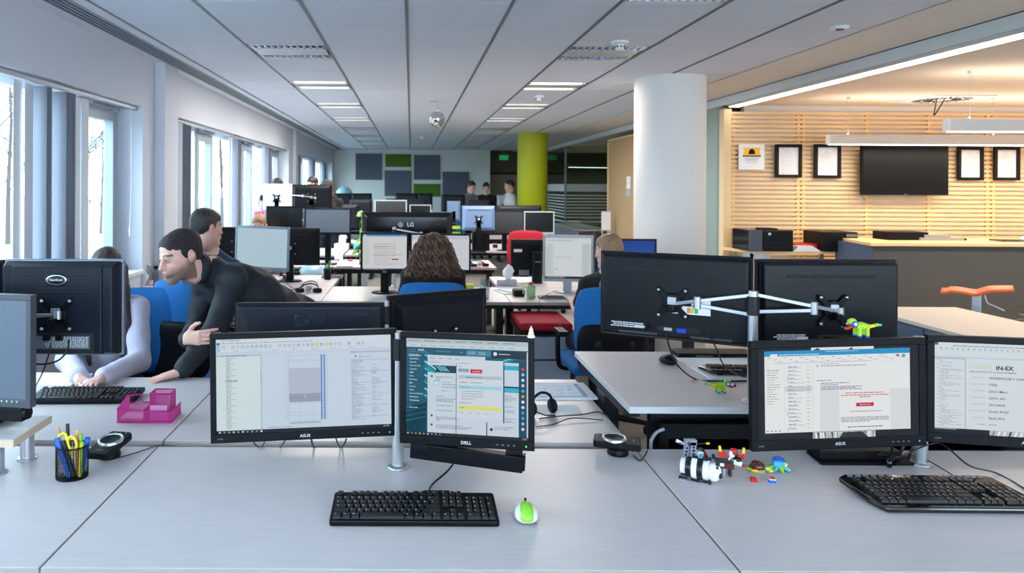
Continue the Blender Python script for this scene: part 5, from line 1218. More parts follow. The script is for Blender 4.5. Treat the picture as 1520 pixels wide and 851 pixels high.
# ---- hands -------------------------------------------------------------
def hand(w_, d, n, side, curl=(.25, .3, .3, .35), spread=.06, thumb=(.6, .2), sc=1.):
    """wrist point, finger direction, back-of-hand normal, side=+1/-1 which way the thumb lies along n x d"""
    w_ = Vector(w_); d = Vector(d).normalized(); n = Vector(n); n = (n-d*n.dot(d)).normalized(); s_ = n.cross(d)*side; L = []
    offs = [.027, .009, -.009, -.026]; ln = [(.042, .026, .021), (.047, .030, .022), (.043, .028, .021), (.033, .021, .018)]; mc = [.088, .090, .085, .078]
    for i in range(4):
        k0 = w_+s_*offs[i]*.55*sc+d*.008*sc; k1 = w_+s_*offs[i]*sc+d*mc[i]*sc; L.append(cone(k0, k1, .0145*sc, .0115*sc, .014))
        a = curl[i]; dd = (d+s_*spread*(1.5-i)).normalized(); p = k1; r = .0092 if i < 3 else .0080
        for j, l in enumerate(ln[i]):
            dd = (dd*math.cos(a)-n*math.sin(a)) if True else dd; nn = None
            # rotate the bending normal along with the finger
            n2 = (n*math.cos(a*(j+1))+d*math.sin(a*(j+1)))
            dd = (d*math.cos(a*(j+1))-n*math.sin(a*(j+1))+s_*spread*(1.5-i)).normalized()
            e = p+dd*l*sc; L.append(cone(p, e, (r-.0007*j)*sc, (r-.0007*(j+1))*sc, .003)); p = e
    t0 = w_+s_*.020*sc+d*.018*sc-n*.006*sc; t1 = t0+(s_*thumb[0]+d*.75-n*thumb[1]).normalized()*.042*sc; t2 = t1+(s_*thumb[0]*.6+d-n*thumb[1]).normalized()*.032*sc; t3 = t2+(s_*thumb[0]*.2+d-n*thumb[1]).normalized()*.026*sc
    L += [cone(t0, t1, .0155*sc, .0125*sc, .012), cone(t1, t2, .0112*sc, .0100*sc, .004), cone(t2, t3, .0100*sc, .0078*sc, .004)]
    return L

SKIN_M = attr_mat('skin', .5, bump=.08, bscale=350, sss=.12, spec=.4)
def person(label, J, head, hair, hairm, top, bottom, skin=(224, 178, 160), fem=False, hs=.005, stubble=0, sleeves='long', hands_=None, clothes_noise=.003, group=None, eyes=True, hair_extra=None, girth=1., detail=True, legs=True, parts=None, hairnoise=.002, shoes=True, ncut=.045):
    """J: joints pelvis, chest, neck, shL, shR, elL, elR, wrL, wrR, hipL, hipR, knL, knR, anL, anR (Vectors)"""
    t = thing('person', label, 'person', (J['pelvis'].x, J['pelvis'].y, 0), 0, group); off = -Vector(t.location)
    V = {k: v for k, v in J.items()}; g = girth
    ax = (V['chest']-V['pelvis']).normalized(); lr = (V['shL']-V['shR']).normalized()
    sh_w = (V['shL']-V['shR']).length
    fr = ax.cross(lr); rot = np.array([lr, fr, ax], dtype=np.float32).T
    torso = [ell(V['chest'], (sh_w*.46*g, .112*g, .175), .05, rot=rot), ell(V['pelvis']*.5+V['chest']*.5, (sh_w*.36*g, .100*g, .17), .06, rot=rot), ell(V['pelvis'], (.150*g, .112*g, .125), .06, rot=rot),
             cone(V['shL'], V['neck'], .052*g, .050, .05), cone(V['shR'], V['neck'], .052*g, .050, .05)]
    arms = []
    for s_ in 'LR':
        arms += [cone(V['sh'+s_], V['el'+s_], .050*g, .038*g, .03), cone(V['el'+s_], V['wr'+s_], .040*g, .026*g, .02)]
    lg = []
    if legs:
        for s_ in 'LR': lg += [cone(V['hip'+s_], V['kn'+s_], .082*g, .056*g, .04), cone(V['kn'+s_], V['an'+s_], .054*g, .038*g, .03)]
    H = head.prims(fem, detail); hp = hands_ or []
    if not hp:
        for s_ in 'LR':
            d = (V['wr'+s_]-V['el'+s_]).normalized(); hp += hand(V['wr'+s_]+d*.01, d, (0, 0, 1) if abs(d.z) < .8 else (0, -1, 0), 1 if s_ == 'R' else -1, sc=.95 if not fem else .85)
    neck = [cone(V['neck'], head.p(0, .03, -.07), .056 if not fem else .048, .052 if not fem else .046, .03)]
    body = H+neck+[torso[0]]+torso[1:]+arms+lg+hp
    lo, hi = bounds(body, .02)
    vs, q = polygonise(field(body), lo, hi, hs)
    cf = lambda P: head.colour(P, skin, stubble)
    o = mesh_obj('body', vs+np.array(off), q, SKIN_M, t, lambda P: cf(P-np.array(off)))
    # clothing
    tp = [torso[0]]+torso[1:]+arms; cuts = []
    def limb_cut(p, d): return (tuple(p), tuple(d))
    upper = [p for p in torso]
    if sleeves == 'short':
        arms2 = []
        for s_ in 'LR': m = V['sh'+s_].lerp(V['el'+s_], .62); arms2.append(cone(V['sh'+s_], m, .056*g, .055*g, .03))
        upper += arms2
    else:
        for s_ in 'LR':
            e = V['el'+s_].lerp(V['wr'+s_], .93); upper += [cone(V['sh'+s_], V['el'+s_], .053*g, .045*g, .03), cone(V['el'+s_], e, .045*g, .034*g, .02)]
    nd = (Vector(head.p(0, .03, -.07))-V['neck']).normalized()
    hp_ = V['pelvis']-ax*.10
    lo, hi = bounds(upper, .03)
    vs, q = polygonise(field(upper, .010, [(tuple(V['neck']+nd*ncut), tuple(nd), .088), (tuple(hp_), tuple(-ax), .26)], clothes_noise, 34), lo, hi, hs*1.25)
    mesh_obj('shirt', vs+np.array(off), q, top, t)
    if legs:
        low = [torso[2]]+lg; cu = [(tuple(V['pelvis']+ax*.06), tuple(ax), .30)]; lo, hi = bounds(low, .03)
        vs, q = polygonise(field(low, .012, cu, clothes_noise, 24), lo, hi, hs*1.6); mesh_obj('trousers', vs+np.array(off), q, bottom, t)
        if shoes:
            for s_ in 'LR':
                a = V['an'+s_]; f = Vector((-fr.x, -fr.y, 0)).normalized() if False else (V['kn'+s_]-V['hip'+s_]); f = Vector((f.x, f.y, 0)); f = f.normalized() if f.length > .05 else Vector((0, -1, 0))
                pr = [cone((a.x, a.y, .045), (a+f*.14).to_tuple()[:2]+(.035,), .042, .034, .02), cone(a, (a.x, a.y, .05), .045, .042, .02)]; lo, hi = bounds(pr, .02)
                vs, q = polygonise(field(pr, 0, [((0, 0, .004), (0, 0, -1))]), lo, hi, .008); mesh_obj('shoe', vs+np.array(off), q, M_blk, t)
    hpr = hair_prims(head, hair); lo, hi = bounds(hpr+(hair_extra or []), .02)
    vs, q = polygonise(field(hpr+(hair_extra or []), 0, (), hairnoise, 150), lo, hi, min(hs, .005) if hs < .008 else hs); mesh_obj('hair', vs+np.array(off), q, hairm, t)
    if eyes:
        e = bpy.data.objects.new('x', None); n0 = set(bpy.data.objects); head.eyes(t)
        for ob in set(bpy.data.objects)-n0:
            ob.location = Vector(ob.location)+off
        bpy.data.objects.remove(e)
    return t, off
def hair_mat(name, c1, rough=.45, stretch=(200, 200, 12)):
    return mat(name, c1, rough, noise=.45, nscale=1.0, stretch=stretch, bump=.6, bscale=1.4)
HM_dark = hair_mat('hair_dark', (34, 28, 28)); HM_brown = hair_mat('hair_brown', (58, 44, 40)); HM_blond = hair_mat('hair_blond', (142, 110, 74)); HM_dblond = hair_mat('hair_dark_blond', (142, 108, 76)); HM_curl = hair_mat('hair_curly', (76, 50, 40), .5, (120, 120, 60))
T_black = mat('shirt_black', (19, 26, 36), .72, noise=.25, nscale=9, bump=.7, bscale=11); T_navy = mat('shirt_navy', (24, 44, 84), .8, bump=.2, bscale=14); T_sweater = mat('sweater_lilac', (196, 194, 216), .85, noise=.04, nscale=60, bump=.3, bscale=30)
T_tee = mat('tee_black', (22, 22, 25), .85, bump=.2, bscale=16); T_grey = mat('shirt_grey', (108, 116, 126), .8, bump=.2, bscale=16); T_wht = mat('shirt_white', (206, 210, 216), .8, bump=.2, bscale=16); T_jean = mat('jeans_dark', (30, 36, 50), .85, bump=.15, bscale=60)
def seated(cx, cy, yaw, zs=.46, lean=0., sw=.34, h=1., el=None, wr=None):
    "joints of a seated body at (cx, cy); yaw: 0 faces -y (the camera)"
    M = Matrix.Rotation(yaw, 4, 'Z'); P = lambda x, y, z: M @ Vector((x, y, z))+Vector((cx, cy, 0))
    J = dict(pelvis=P(0, 0, zs+.13), chest=P(0, -lean*.6, zs+.13+.30*h), neck=P(0, -lean, zs+.13+.45*h), shL=P(sw/2, -lean*.9, zs+.13+.41*h), shR=P(-sw/2, -lean*.9, zs+.13+.41*h))
    J['elL'] = P(sw/2+.05, -.10-lean, zs+.13+.14); J['elR'] = P(-sw/2-.05, -.10-lean, zs+.13+.14); J['wrL'] = P(sw/2-.03, -.33-lean, zs+.31); J['wrR'] = P(-sw/2+.03, -.33-lean, zs+.31)
    for s_, sg in (('L', 1), ('R', -1)): J['hip'+s_] = P(sg*.09, 0, zs+.08); J['kn'+s_] = P(sg*.11, -.40, zs+.05); J['an'+s_] = P(sg*.11, -.38, .09)
    return J
def standing(cx, cy, yaw, H=1.75, sw=.38):
    M = Matrix.Rotation(yaw, 4, 'Z'); k = H/1.75; P = lambda x, y, z: M @ Vector((x*k, y*k, z*k))+Vector((cx, cy, 0))
    J = dict(pelvis=P(0, .02, .95), chest=P(0, .01, 1.26), neck=P(0, .0, 1.44), shL=P(sw/2, 0, 1.39), shR=P(-sw/2, 0, 1.39), elL=P(sw/2+.05, .03, 1.10), elR=P(-sw/2-.05, .03, 1.10), wrL=P(sw/2-.03, -.16, .98), wrR=P(-sw/2+.03, -.16, .98))
    for s_, sg in (('L', 1), ('R', -1)): J['hip'+s_] = P(sg*.09, .02, .90); J['kn'+s_] = P(sg*.10, -.01, .50); J['an'+s_] = P(sg*.10, .03, .09)
    return J

# 1 the leaning man -----------------------------------------------------------
hc = W(268, 380, 3.36); hf = Vector((-.64, -.72, -.22)); h1 = Head(hc, hf, (-.10, .0, 1), .99)
J = dict(pelvis=W(432, 470, 3.95), chest=W(362, 432, 3.66), neck=W(313, 400, 3.50), shL=W(346, 415, 3.40), shR=W(306, 418, 3.70), elL=W(320, 490, 3.42), wrL=W(270, 549, 3.30), elR=W(292, 488, 3.66), wrR=W(281, 506, 3.44))
px_, py_ = J['pelvis'].x, J['pelvis'].y
J.update(hipL=Vector((px_+.03, py_-.09, .90)), hipR=Vector((px_-.03, py_+.09, .90)), knL=Vector((px_-.02, py_-.11, .50)), knR=Vector((px_-.06, py_+.10, .50)), anL=Vector((px_+.04, py_-.10, .09)), anR=Vector((px_+.02, py_+.10, .09)))
wl = Vector((J['wrL'].x, J['wrL'].y, HD+.036)); J['wrL'] = wl
hd = hand(wl, (-.80, -.30, -.20), (-.1, 0, 1), -1, (.06, .07, .07, .09), .16, (.75, .15), 1.0)     # left hand spread on the desk
wr = J['wrR']; hd += hand(wr+Vector((-.005, -.012, .01)), (.62, -.42, .62), (-.35, -.92, -.1), 1, (.42, .44, .46, .5), .05, (.9, -.1), .98)
# turn the gripping hand so that its fingers lie across the forearm
hd = hd[:15+0] if False else hd
nL = len(hand(wl, (1, 0, 0), (0, 0, 1), 1)); hd = hd[:nL]+hand(W(275, 503, 3.325), (.90, -.30, .12), (-.36, -.92, .05), 1, (.20, .22, .26, .30), .05, (.95, -.15), .95)
J['wrR'] = W(278, 506, 3.36)
p1, off1 = person('bearded man in a black shirt leaning on the desk, one hand gripping his forearm', J, h1, 'short', mat('hair_cropped', (30, 25, 25), .6, noise=.5, nscale=120, bump=1.0, bscale=160), T_black, mat('trousers_black', (18, 20, 24), .8, bump=.15, bscale=40), (222, 176, 160), hs=.0042, stubble=.8, hands_=hd, clothes_noise=.0035, girth=1.05, hairnoise=.0022, ncut=.095)
co = MB(); n_ = J['neck']; nd = (Vector(h1.p(0, .03, -.07))-n_).normalized(); u = nd.orthogonal().normalized(); v = nd.cross(u)
c_ = Vector(n_)+nd*.085+off1
ring = lambda r, z: [c_+nd*z+(u*math.cos(2*PI*i/24)+v*math.sin(2*PI*i/24))*r for i in range(24)]
A, B_ = ring(.076, -.025), ring(.066, .022)
co.add(A+B_, [(i, (i+1) % 24, 24+(i+1) % 24, 24+i) for i in range(24)], True); o = co.build('collar', T_black, p1); m = o.modifiers.new('s', 'SOLIDIFY'); m.thickness = .006
fl = MB(); fp = [Vector(W(*q))+off1 for q in ((270, 416, 3.31), (287, 419, 3.30), (283, 424, 3.29), (272, 423, 3.29))]; fl.add(fp, [(3, 2, 1, 0)])
o = fl.build('collar_lining', mat('lining_pattern', (70, 84, 104), .8, noise=.7, nscale=160), p1); m = o.modifiers.new('s', 'SOLIDIFY'); m.thickness = .004

# 2 woman in the lilac sweater --------------------------------------------------
J = seated(-1.63, 3.82, 0, .45, .06, .33, .96)
J['shL'] = W(203, 458, 3.74); J['shR'] = W(112, 458, 3.74); J['neck'] = W(157, 445, 3.76); J['chest'] = W(157, 490, 3.78)
J['elL'] = W(207, 536, 3.62); J['wrL'] = on_plane(150, 562, HD+.03); J['elR'] = W(100, 536, 3.62); J['wrR'] = on_plane(118, 562, HD+.03)
h2 = Head(W(157, 402, 3.70), (0, -1, -.35), sc=.93); hx = []
for sx in (-1, 1):
    q = [h2.p(sx*.070, .03, .0), Vector(W(157+sx*25, 432, 3.69)), Vector(W(157+sx*31, 480, 3.66)), Vector(W(157+sx*24, 541, 3.64))]
    for i in range(3): hx.append(cone(q[i], q[i+1], [.040, .032, .028][i], [.032, .028, .010][i], .03))
p2_, _ = person('dark haired woman in a pale lilac sweater, hidden behind the badged monitor', J, h2, 'long', HM_brown, T_sweater, T_jean, (226, 184, 170), True, .006, hair_extra=hx)
# 3 seated man in dark blue --------------------------------------------------
J = seated(-1.42, 4.96, R(150), .46, .06, .40, 1.0)
h3 = Head(W(307, 338, 4.82), (.62, .74, -.05), sc=1.05); J['neck'] = W(313, 378, 4.92); J['shL'] = W(293, 396, 5.0); J['shR'] = W(345, 399, 4.82); J['chest'] = W(320, 420, 4.94)
person('seated man with short dark hair in a dark blue shirt, seen from behind', J, h3, 'short', hair_mat('hair_darkgrey', (40, 38, 40)), T_navy, T_jean, (214, 168, 150), hs=.006, hairnoise=.003)
# 4 blond man --------------------------------------------------
J = seated(-1.60, 7.62, 0, .46, .05, .38, .98); hb = W(384, 336, 7.5); dz = hb.z-.20-J['neck'].z
for k in ('chest', 'neck', 'shL', 'shR'): J[k] = J[k]+Vector((hb.x-J['neck'].x if k == 'neck' else (hb.x+1.60), 0, dz*.9))
person('blond man whose forehead shows above the dark monitor back', J, Head(hb, (0, -1, -.2)), 'short', HM_blond, mat('shirt_beige', (150, 150, 150), .8), T_jean, (226, 176, 156), hs=.007)
# 5 curly haired woman --------------------------------------------------
J = seated(.165, 5.12, PI, .46, .04, .34, .96); h5 = Head(W(643, 371, 5.06), (0, 1, -.1), sc=.95)
hx = [ell(h5.p(0, .03, -.02), (.115, .10, .13), .03, rot=h5.M), ell(h5.p(0, .05, -.12), (.140, .085, .11), .04, rot=h5.M), ell(h5.p(0, .05, -.18), (.150, .075, .06), .04, rot=h5.M)]
p5, off5 = person('woman with long curly brown hair seen from behind in a blue chair', J, h5, 'long', HM_curl, T_tee, T_jean, (222, 180, 165), True, .006, hair_extra=hx, eyes=False, hairnoise=.006)
rnd = random.Random(12); cl = MB()
for i in range(300):
    a = rnd.uniform(-2.0, 2.0); z0 = rnd.uniform(-.02, .11); th = rnd.uniform(.35, 1.); wd = .078+.075*th
    pts = []; ph = rnd.uniform(0, 6.28); n = 22; zl = z0-(z0+.20+rnd.uniform(-.03, .05))
    for j in range(n):
        u_ = j/(n-1); z = z0*(1-u_)+(-.23+.05*th+rnd.uniform(-.002, .002))*u_; f_ = min(1, max(0, (.13-z)/.30)); rad = (.096+.090*f_)*(1+.10*math.sin(ph)); 
        if z > .05: rad = .112*math.sqrt(max(.05, 1-((z-.045)/.095)**2))
        x = rad*math.sin(a); y = .03+rad*math.cos(a)*.82+.0
        x += .017*math.cos(ph+u_*19)*(.4+.6*u_); y += .017*math.sin(ph+u_*19); pts.append(Vector(h5.p(x, y, z))+off5)
    cl.mi = i % 3 == 0; cl.tube(pts, [.0052]*(n-1)+[.001], 5, False)
o = cl.build('curl_strand', [HM_curl, hair_mat('hair_curly_light', (118, 84, 64), .5, (120, 120, 60))], p5); o['kind'] = 'stuff'
# 6 woman in black tee on the right --------------------------------------------------
J = seated(1.34, 4.86, R(188), .46, .10, .33, .96); h6 = Head(W(903, 373, 4.72), (-.45, .88, -.12), sc=.94)
J['neck'] = W(903, 414, 4.76); J['shL'] = W(874, 424, 4.86); J['shR'] = W(938, 424, 4.74); J['elL'] = W(859, 466, 5.0); J['wrL'] = on_plane(849, 446, HD+.04); J['chest'] = W(905, 446, 4.82)
hx = [cone(h6.p(0, .085, .02), W(902, 402, 4.66), .035, .030, .03), cone(W(902, 402, 4.66), W(896, 424, 4.66), .030, .024, .02), cone(W(896, 424, 4.66), W(893, 437, 4.68), .024, .008, .02), cone(h6.p(.06, .04, 0), W(908, 425, 4.66), .03, .03, .03)]
person('woman with long dark blond hair in a black t-shirt, resting an arm on the desk', J, h6, 'long', HM_dblond, T_tee, T_jean, (228, 184, 172), True, .0055, sleeves='short', hair_extra=hx)
# 7 far group by the windows
for (px, py, Y, f, st, hm, top, l, sc, fem) in [(464, 274, 10.9, (-.5, -.85, -.3), 'short', HM_dark, T_grey, 'dark haired man looking down over the dark monitor near the windows', 1, 0), (485, 278, 10.6, (-.8, .5, -.2), 'long', HM_brown, T_tee, 'woman with long brown hair standing beside the dark monitor near the windows', .95, 1),
        (412, 277, 10.7, (.3, .9, -.3), 'short', HM_dark, T_grey, 'head of dark hair just above the white monitor back', 1, 0)]:
    c = W(px, py, Y); J = standing(c.x+.0, Y+.02, PI/2 if px == 412 else 0 if f[1] < 0 else PI, (c.z+.12)*1.0); hx = None; hh = Head(c, f, sc=sc*.98)
    if fem: hx = [cone(hh.p(0, .07, 0), W(492, 292, 10.5), .06, .055, .03), cone(W(492, 292, 10.5), W(497, 306, 10.5), .055, .03, .03)]
    person(l, J, hh, st, hm, top, T_jean, hs=.010, hair_extra=hx, fem=bool(fem), eyes=False, detail=Y < 11)
# 8 three standing men
for (px, py, Y, f, hm, top, l, yaw) in [(700, 277, 16.0, (.55, -.75, -.4), HM_dark, T_grey, 'standing man in a grey shirt looking down, leftmost of the three at the back', -.5), (721.5, 279, 16.1, (.1, -1, -.35), HM_dark, mat('sweater_black', (20, 20, 22), .85), 'standing man in a black sweater, middle of the three at the back', 0),
        (756, 276, 15.4, (-.95, -.2, -.15), HM_dark, T_wht, 'standing man in a white shirt beside the green column', 1.3)]:
    c = W(px, py, Y); J = standing(c.x, Y+.02, -yaw, c.z+.12); 
    if px == 700: J['chest'] += Vector((-.06, 0, 0)); J['pelvis'] += Vector((-.12, 0, 0)); J['neck'] += Vector((-.03, 0, 0)); J['shL'] += Vector((-.05, 0, -.02)); J['shR'] += Vector((-.07, 0, -.02))
    person(l, J, Head(c, f), 'short', hm, top, T_jean, hs=.011, eyes=False, clothes_noise=.002)

# ------------------------------------------------------------------ office chairs
def chair_proto(fab, label, loc, yaw, seat=True, grp='blue office chairs', zt=1.02):
    "faces -y"
    t = thing('office_chair', label, 'chair', loc, yaw, grp)
    def slab(w_, hh, th, z0, bow, m, name, y0, pw=4.):
        vs = []; n, k = 16, 14
        for side in (0, 1):
            for i in range(n+1):
                for j in range(k+1):
                    u = -1+2*i/n; v = -1+2*j/k; sx = (1-abs(v)**pw*.16); sz = (1-abs(u)**pw*.10); ed = (1-max(abs(u), abs(v))**6)
                    y = y0-bow*(u*u)+(-1 if side == 0 else 1)*th*.5*(.25+.75*ed)+.035*v*v*.5; vs.append((u*w_/2*sx, y, z0+hh/2+v*hh/2*sz))
        N = (n+1)*(k+1); fs = []
        for i in range(n):
            for j in range(k): a = i*(k+1)+j; fs.append((a, a+k+1, a+k+2, a+1)); fs.append((N+a, N+a+1, N+a+k+2, N+a+k+1))
        for i in range(n): a = i*(k+1); fs += [(a, N+a, N+a+k+1, a+k+1)]; b2 = a+k; fs += [(b2, b2+k+1, N+b2+k+1, N+b2)]
        for j in range(k): fs += [(j, j+1, N+j+1, N+j)]; c = n*(k+1)+j; fs += [(c, N+c, N+c+1, c+1)]
        return MB().add(vs, fs, True).build(name, m, t)
    slab(.47, .50, .07, zt-.50, .05, fab, 'backrest', .24)
    slab(.455, .33, .06, zt-.56, .05, M_blk2, 'back_shell', .282)
    MB().lathe([(0, .02), (.028, .02), (.032, 0)], (0, 0, 0), 24, 'y').build('height_knob', M_legd, t, loc=(-.10, .285, zt-.36)); MB().lathe([(0, .02), (.028, .02), (.032, 0)], (0, 0, 0), 24, 'y').build('height_knob', M_legd, t, loc=(.10, .285, zt-.36))
    MB().box(-.04, .26, .42, .04, .30, zt-.30).box(-.04, .0, .39, .04, .30, .43).build('back_strut', M_blk, t, bev=.008)
    s_ = MB(); s_.prism([(-.24, .42), (.24, .42), (.25, .46), (.22, .49), (-.22, .49), (-.25, .46)], -.26, .22, 'y').build('seat', fab, t, bev=.02, seg=3)
    for sx in (-1, 1): MB().tube(spline([(sx*.22, .05, .43), (sx*.29, .03, .45), (sx*.30, .02, .60), (sx*.29, -.01, .665), (sx*.28, -.04, .665)]), .016, 8).box(sx*.28-.03, -.06, .66, sx*.28+.03, .10, .685).build('armrest', M_blk, t)
    MB().cyl((0, 0, .09), (0, 0, .42), .028, 16).build('column', M_blk, t)
    for i in range(5):
        a = 2*PI*i/5+.3; c, s2 = math.cos(a), math.sin(a)
        lg = MB().tube([(0, 0, .11), (c*.3, s2*.3, .075)], [.028, .016], 8).build('base_leg', M_blk, t); MB().cyl((c*.3-.02*s2, s2*.3+.02*c, .028), (c*.3+.02*s2, s2*.3-.02*c, .028), .028, 14).build('caster', M_blk2, lg)
    return t
def cxy(px, Y): return ((px-CX)*Y/F, Y, 0)
chair_proto(M_blue, 'blue office chair the curly haired woman sits in', ((640-CX)*5.03/F, 4.78, 0), PI)
chair_proto(M_blue, 'blue office chair behind the woman in the lilac sweater', (-1.52, 3.86, 0), R(18), zt=1.04)
chair_proto(M_blue, 'empty blue office chair standing between the seated woman and the leaning man', (-1.27, 4.34, 0), R(158), zt=1.08)
chair_proto(M_blue, 'blue office chair of the woman in the black t-shirt, knob on its shell', (1.29, 4.74, 0), R(182), zt=1.0)
chair_proto(M_blue, 'blue office chair mostly hidden by the man in the dark blue shirt', (-1.38, 4.93, 0), R(150), zt=.92)
c = chair_proto(M_red, 'red office chair whose back top shows above the upright black monitor', ((785-CX)*8.35/F, 8.3, 0), 0, grp=None, zt=1.11)
for i, (x, y, rz, l) in enumerate([(.9, 14.3, 0, 'far blue office chair before the three standing men'), (-1.5, 8.9, PI, 'blue office chair behind the blond man'), (1.75, 9.3, .3, 'blue office chair beyond the red one')]):
    chair_proto(M_blue, l, (x, y, 0), rz, zt=.98)
# ------------------------------------------------------------------ small things on the desks
def keyboard(label, cx, cy, yaw, w_, d_, z=HD, style=0, split=True, brand=None, cat='keyboard'):
    t = thing('keyboard', label, cat, (cx, cy, z), (R(5 if style == 0 else 4), 0, yaw)); W2, D2 = w_/2, d_/2; zt = .020
    if style == 0:
        MB().prism([(-W2, -D2+.004), (-W2+.006, -D2), (W2-.006, -D2), (W2, -D2+.004), (W2, D2-.006), (W2-.006, D2), (.12, D2), (.10, D2+.012), (.03, D2+.012), (.01, D2), (-W2+.006, D2), (-W2, D2-.006)], .004, zt, 'z').build('casing', M_blk, t, bev=.003)
        kx0, kx1, ky0, ky1 = -W2+.008, W2-.008, -D2+.008, D2-.008
    else:
        MB().prism([(-W2+.03, -D2), (W2-.03, -D2), (W2, -D2+.03), (W2-.02, D2-.01), (W2-.05, D2), (-W2+.03, D2), (-W2, D2-.02), (-W2+.01, -D2+.05)], .004, zt, 'z').build('casing', M_gloss, t, bev=.005)
        kx0, kx1, ky0, ky1 = -W2+.03, W2-.03, -D2+.026, D2-.034
        for i in range(6): MB().box(-W2+.03+i*.024, D2-.02, zt, -W2+.045+i*.024, D2-.012, zt+.003).build('media_key', M_printg, t)
        for i in range(7): MB().box(.06+i*.02, D2-.02, zt, .074+i*.02, D2-.012, zt+.003).build('media_key', M_printg, t)
    rh = (ky1-ky0)/6.35; U = (kx1-kx0)/22.6; fr_ = {}
    lg = MB(); rr = random.Random(3)
    def key(x, row, wu, hu=1):
        y1 = ky1-row*rh-(.35*rh if row > 0 else 0); y0 = y1-rh*hu; X0 = kx0+x*U
        k = (round(wu, 2), hu)
        if k not in fr_:
            a, b = wu*U-.0016, hu*rh-.0016; i = .0018
            m = MB().add([(-a/2, -b/2, 0), (a/2, -b/2, 0), (a/2, b/2, 0), (-a/2, b/2, 0), (-a/2+i, -b/2+i, .008), (a/2-i, -b/2+i, .008), (a/2-i, b/2-i*.6, .0085), (-a/2+i, b/2-i*.6, .0085)], [(4, 5, 6, 7), (0, 1, 5, 4), (1, 2, 6, 5), (2, 3, 7, 6), (3, 0, 4, 7)])
            o = m.build('key', M_key, None); fr_[k] = o.data; bpy.data.objects.remove(o)
        cxk, cyk = X0+wu*U/2, (y0+y1)/2; inst('key', fr_[k], t, (cxk, cyk, zt))
        if wu < 2.2: s_ = .0022; lg.box(cxk-wu*U*.28, cyk+.001, zt+.0086, cxk-wu*U*.28+rr.choice([.0022, .003, .004]), cyk+.0038, zt+.0088)
    key(0, 0, 1)
    for g in range(3):
        for i in range(4): key(2+g*4.5+i, 0, 1)
    for i in range(3): key(15.25+i, 0, 1)
    for r_, ws in enumerate([[1]*13+[2], [1.5]+[1]*12+[1.5], [1.75]+[1]*11+[2.25], [2.25]+[1]*10+[2.75], [1.25, 1.25, 1.25, 6.25, 1.25, 1.25, 1.25, 1.25]]):
        x = 0
        for q in ws: key(x, r_+1, q); x += q
    for r_ in (1, 2):
        for i in range(3): key(15.25+i, r_, 1)
    key(16.25, 4, 1)
    for i in range(3): key(15.25+i, 5, 1)
    for r_ in range(1, 5):
        for i in range(3): key(18.55+i, r_, 1)
    key(21.55, 1, 1); key(21.55, 2, 1, 2); key(21.55, 4, 1, 2); key(18.55, 5, 2); key(20.55, 5, 1)
    o = lg.build('key_legend', M_print, t); o['kind'] = 'stuff'
    if brand: MB().text(brand, (.055, D2-.003, zt+.0006), .010, .02, up=(0, 1, 0)).build('logo', M_print, t)
    for sx in (-1, 1): MB().box(sx*(W2-.06)-.01, D2-.03, -.012, sx*(W2-.06)+.01, D2-.015, .006).build('foot', M_blk, t)
    return t
keyboard('black keyboard in the middle of the front desk with its cable to the back', .0135, 1.948, 0, .456, .150, HD+.003, 0, brand='DELL')
keyboard('black glossy keyboard with rounded edge at the bottom right', 1.555, 2.062, R(-.5), .49, .20, HD+.004, 1)
keyboard('dark keyboard on the desk before the woman in the lilac sweater', -1.37, 2.98, R(2), .44, .15, HD+.003, 0)
tk = keyboard('black curved keyboard half hidden on the raised desk', 1.47, 3.02, R(176), .42, .14, .84+.004, 1)
cable('black keyboard cable curling up behind the square monitor', [(.066, 2.035, HD+.022), (.060, 2.08, HD+.012), (.075, 2.14, HD+.006), (.13, 2.20, HD+.03), (.18, 2.24, HD+.10)], .0032)
def mouse(name, label, p, yaw, sc, m, m2, z):
    t = thing(name, label, 'mouse', (p[0], p[1], z), yaw); s = sc
    MB().sphere((0, 0, 0), (.033*s, .052*s, .012), 24, 10).build('base', m2, t, loc=(0, 0, .010))
    vs, q = polygonise(field([ell((0, 0, .012), (.029*s, .050*s, .025), .01), ell((0, -.016*s, .016), (.027*s, .032*s, .024), .02)], 0, [((0, 0, .008), (0, 0, -1))]), (-.045, -.065, 0), (.045, .065, .05), .0028)
    mesh_obj('shell', vs, q, m, t)
    return t
t = mouse('computer_mouse', 'green and white mouse right of the front keyboard', (.321, 1.93), R(-6), 1.0, M_white, M_blk, HD)
vs, q = polygonise(field([ell((0, -.002, .013), (.0215, .0515, .0265), .01), ell((0, -.018, .018), (.022, .033, .0245), .02)], 0, [((0, 0, .012), (0, 0, -1))]), (-.045, -.065, 0), (.045, .065, .05), .0026)
mesh_obj('top_cover', vs, q, mat('mouse_green', (140, 214, 60), .3, coat=.2), t)
for sx in (-1, 1):
    vs, q = polygonise(field([ell((sx*.004, -.002, .011), (.0275, .049, .0235), .01)], 0, [((0, 0, .008), (0, 0, -1)), ((sx*.024, 0, 0), (-sx, 0, 0)), ((sx*.024, 0, .020), (0, .0, 1))]), (-.045, -.065, 0), (.045, .065, .05), .0026)
    mesh_obj('side_grip', vs, q, M_white, t)
o = MB().lathe([(0, -.003), (.009, -.003), (.010, 0), (.009, .003), (0, .003)], (0, 0, 0), 16, 'x').build('scroll_wheel', M_blk, t, loc=(0, .030, .031))
mouse('computer_mouse', 'black mouse on the raised desk by the looping cable', on_plane(991, 538, .845)[:2], R(10), 1.0, M_blk, M_blk, .84)
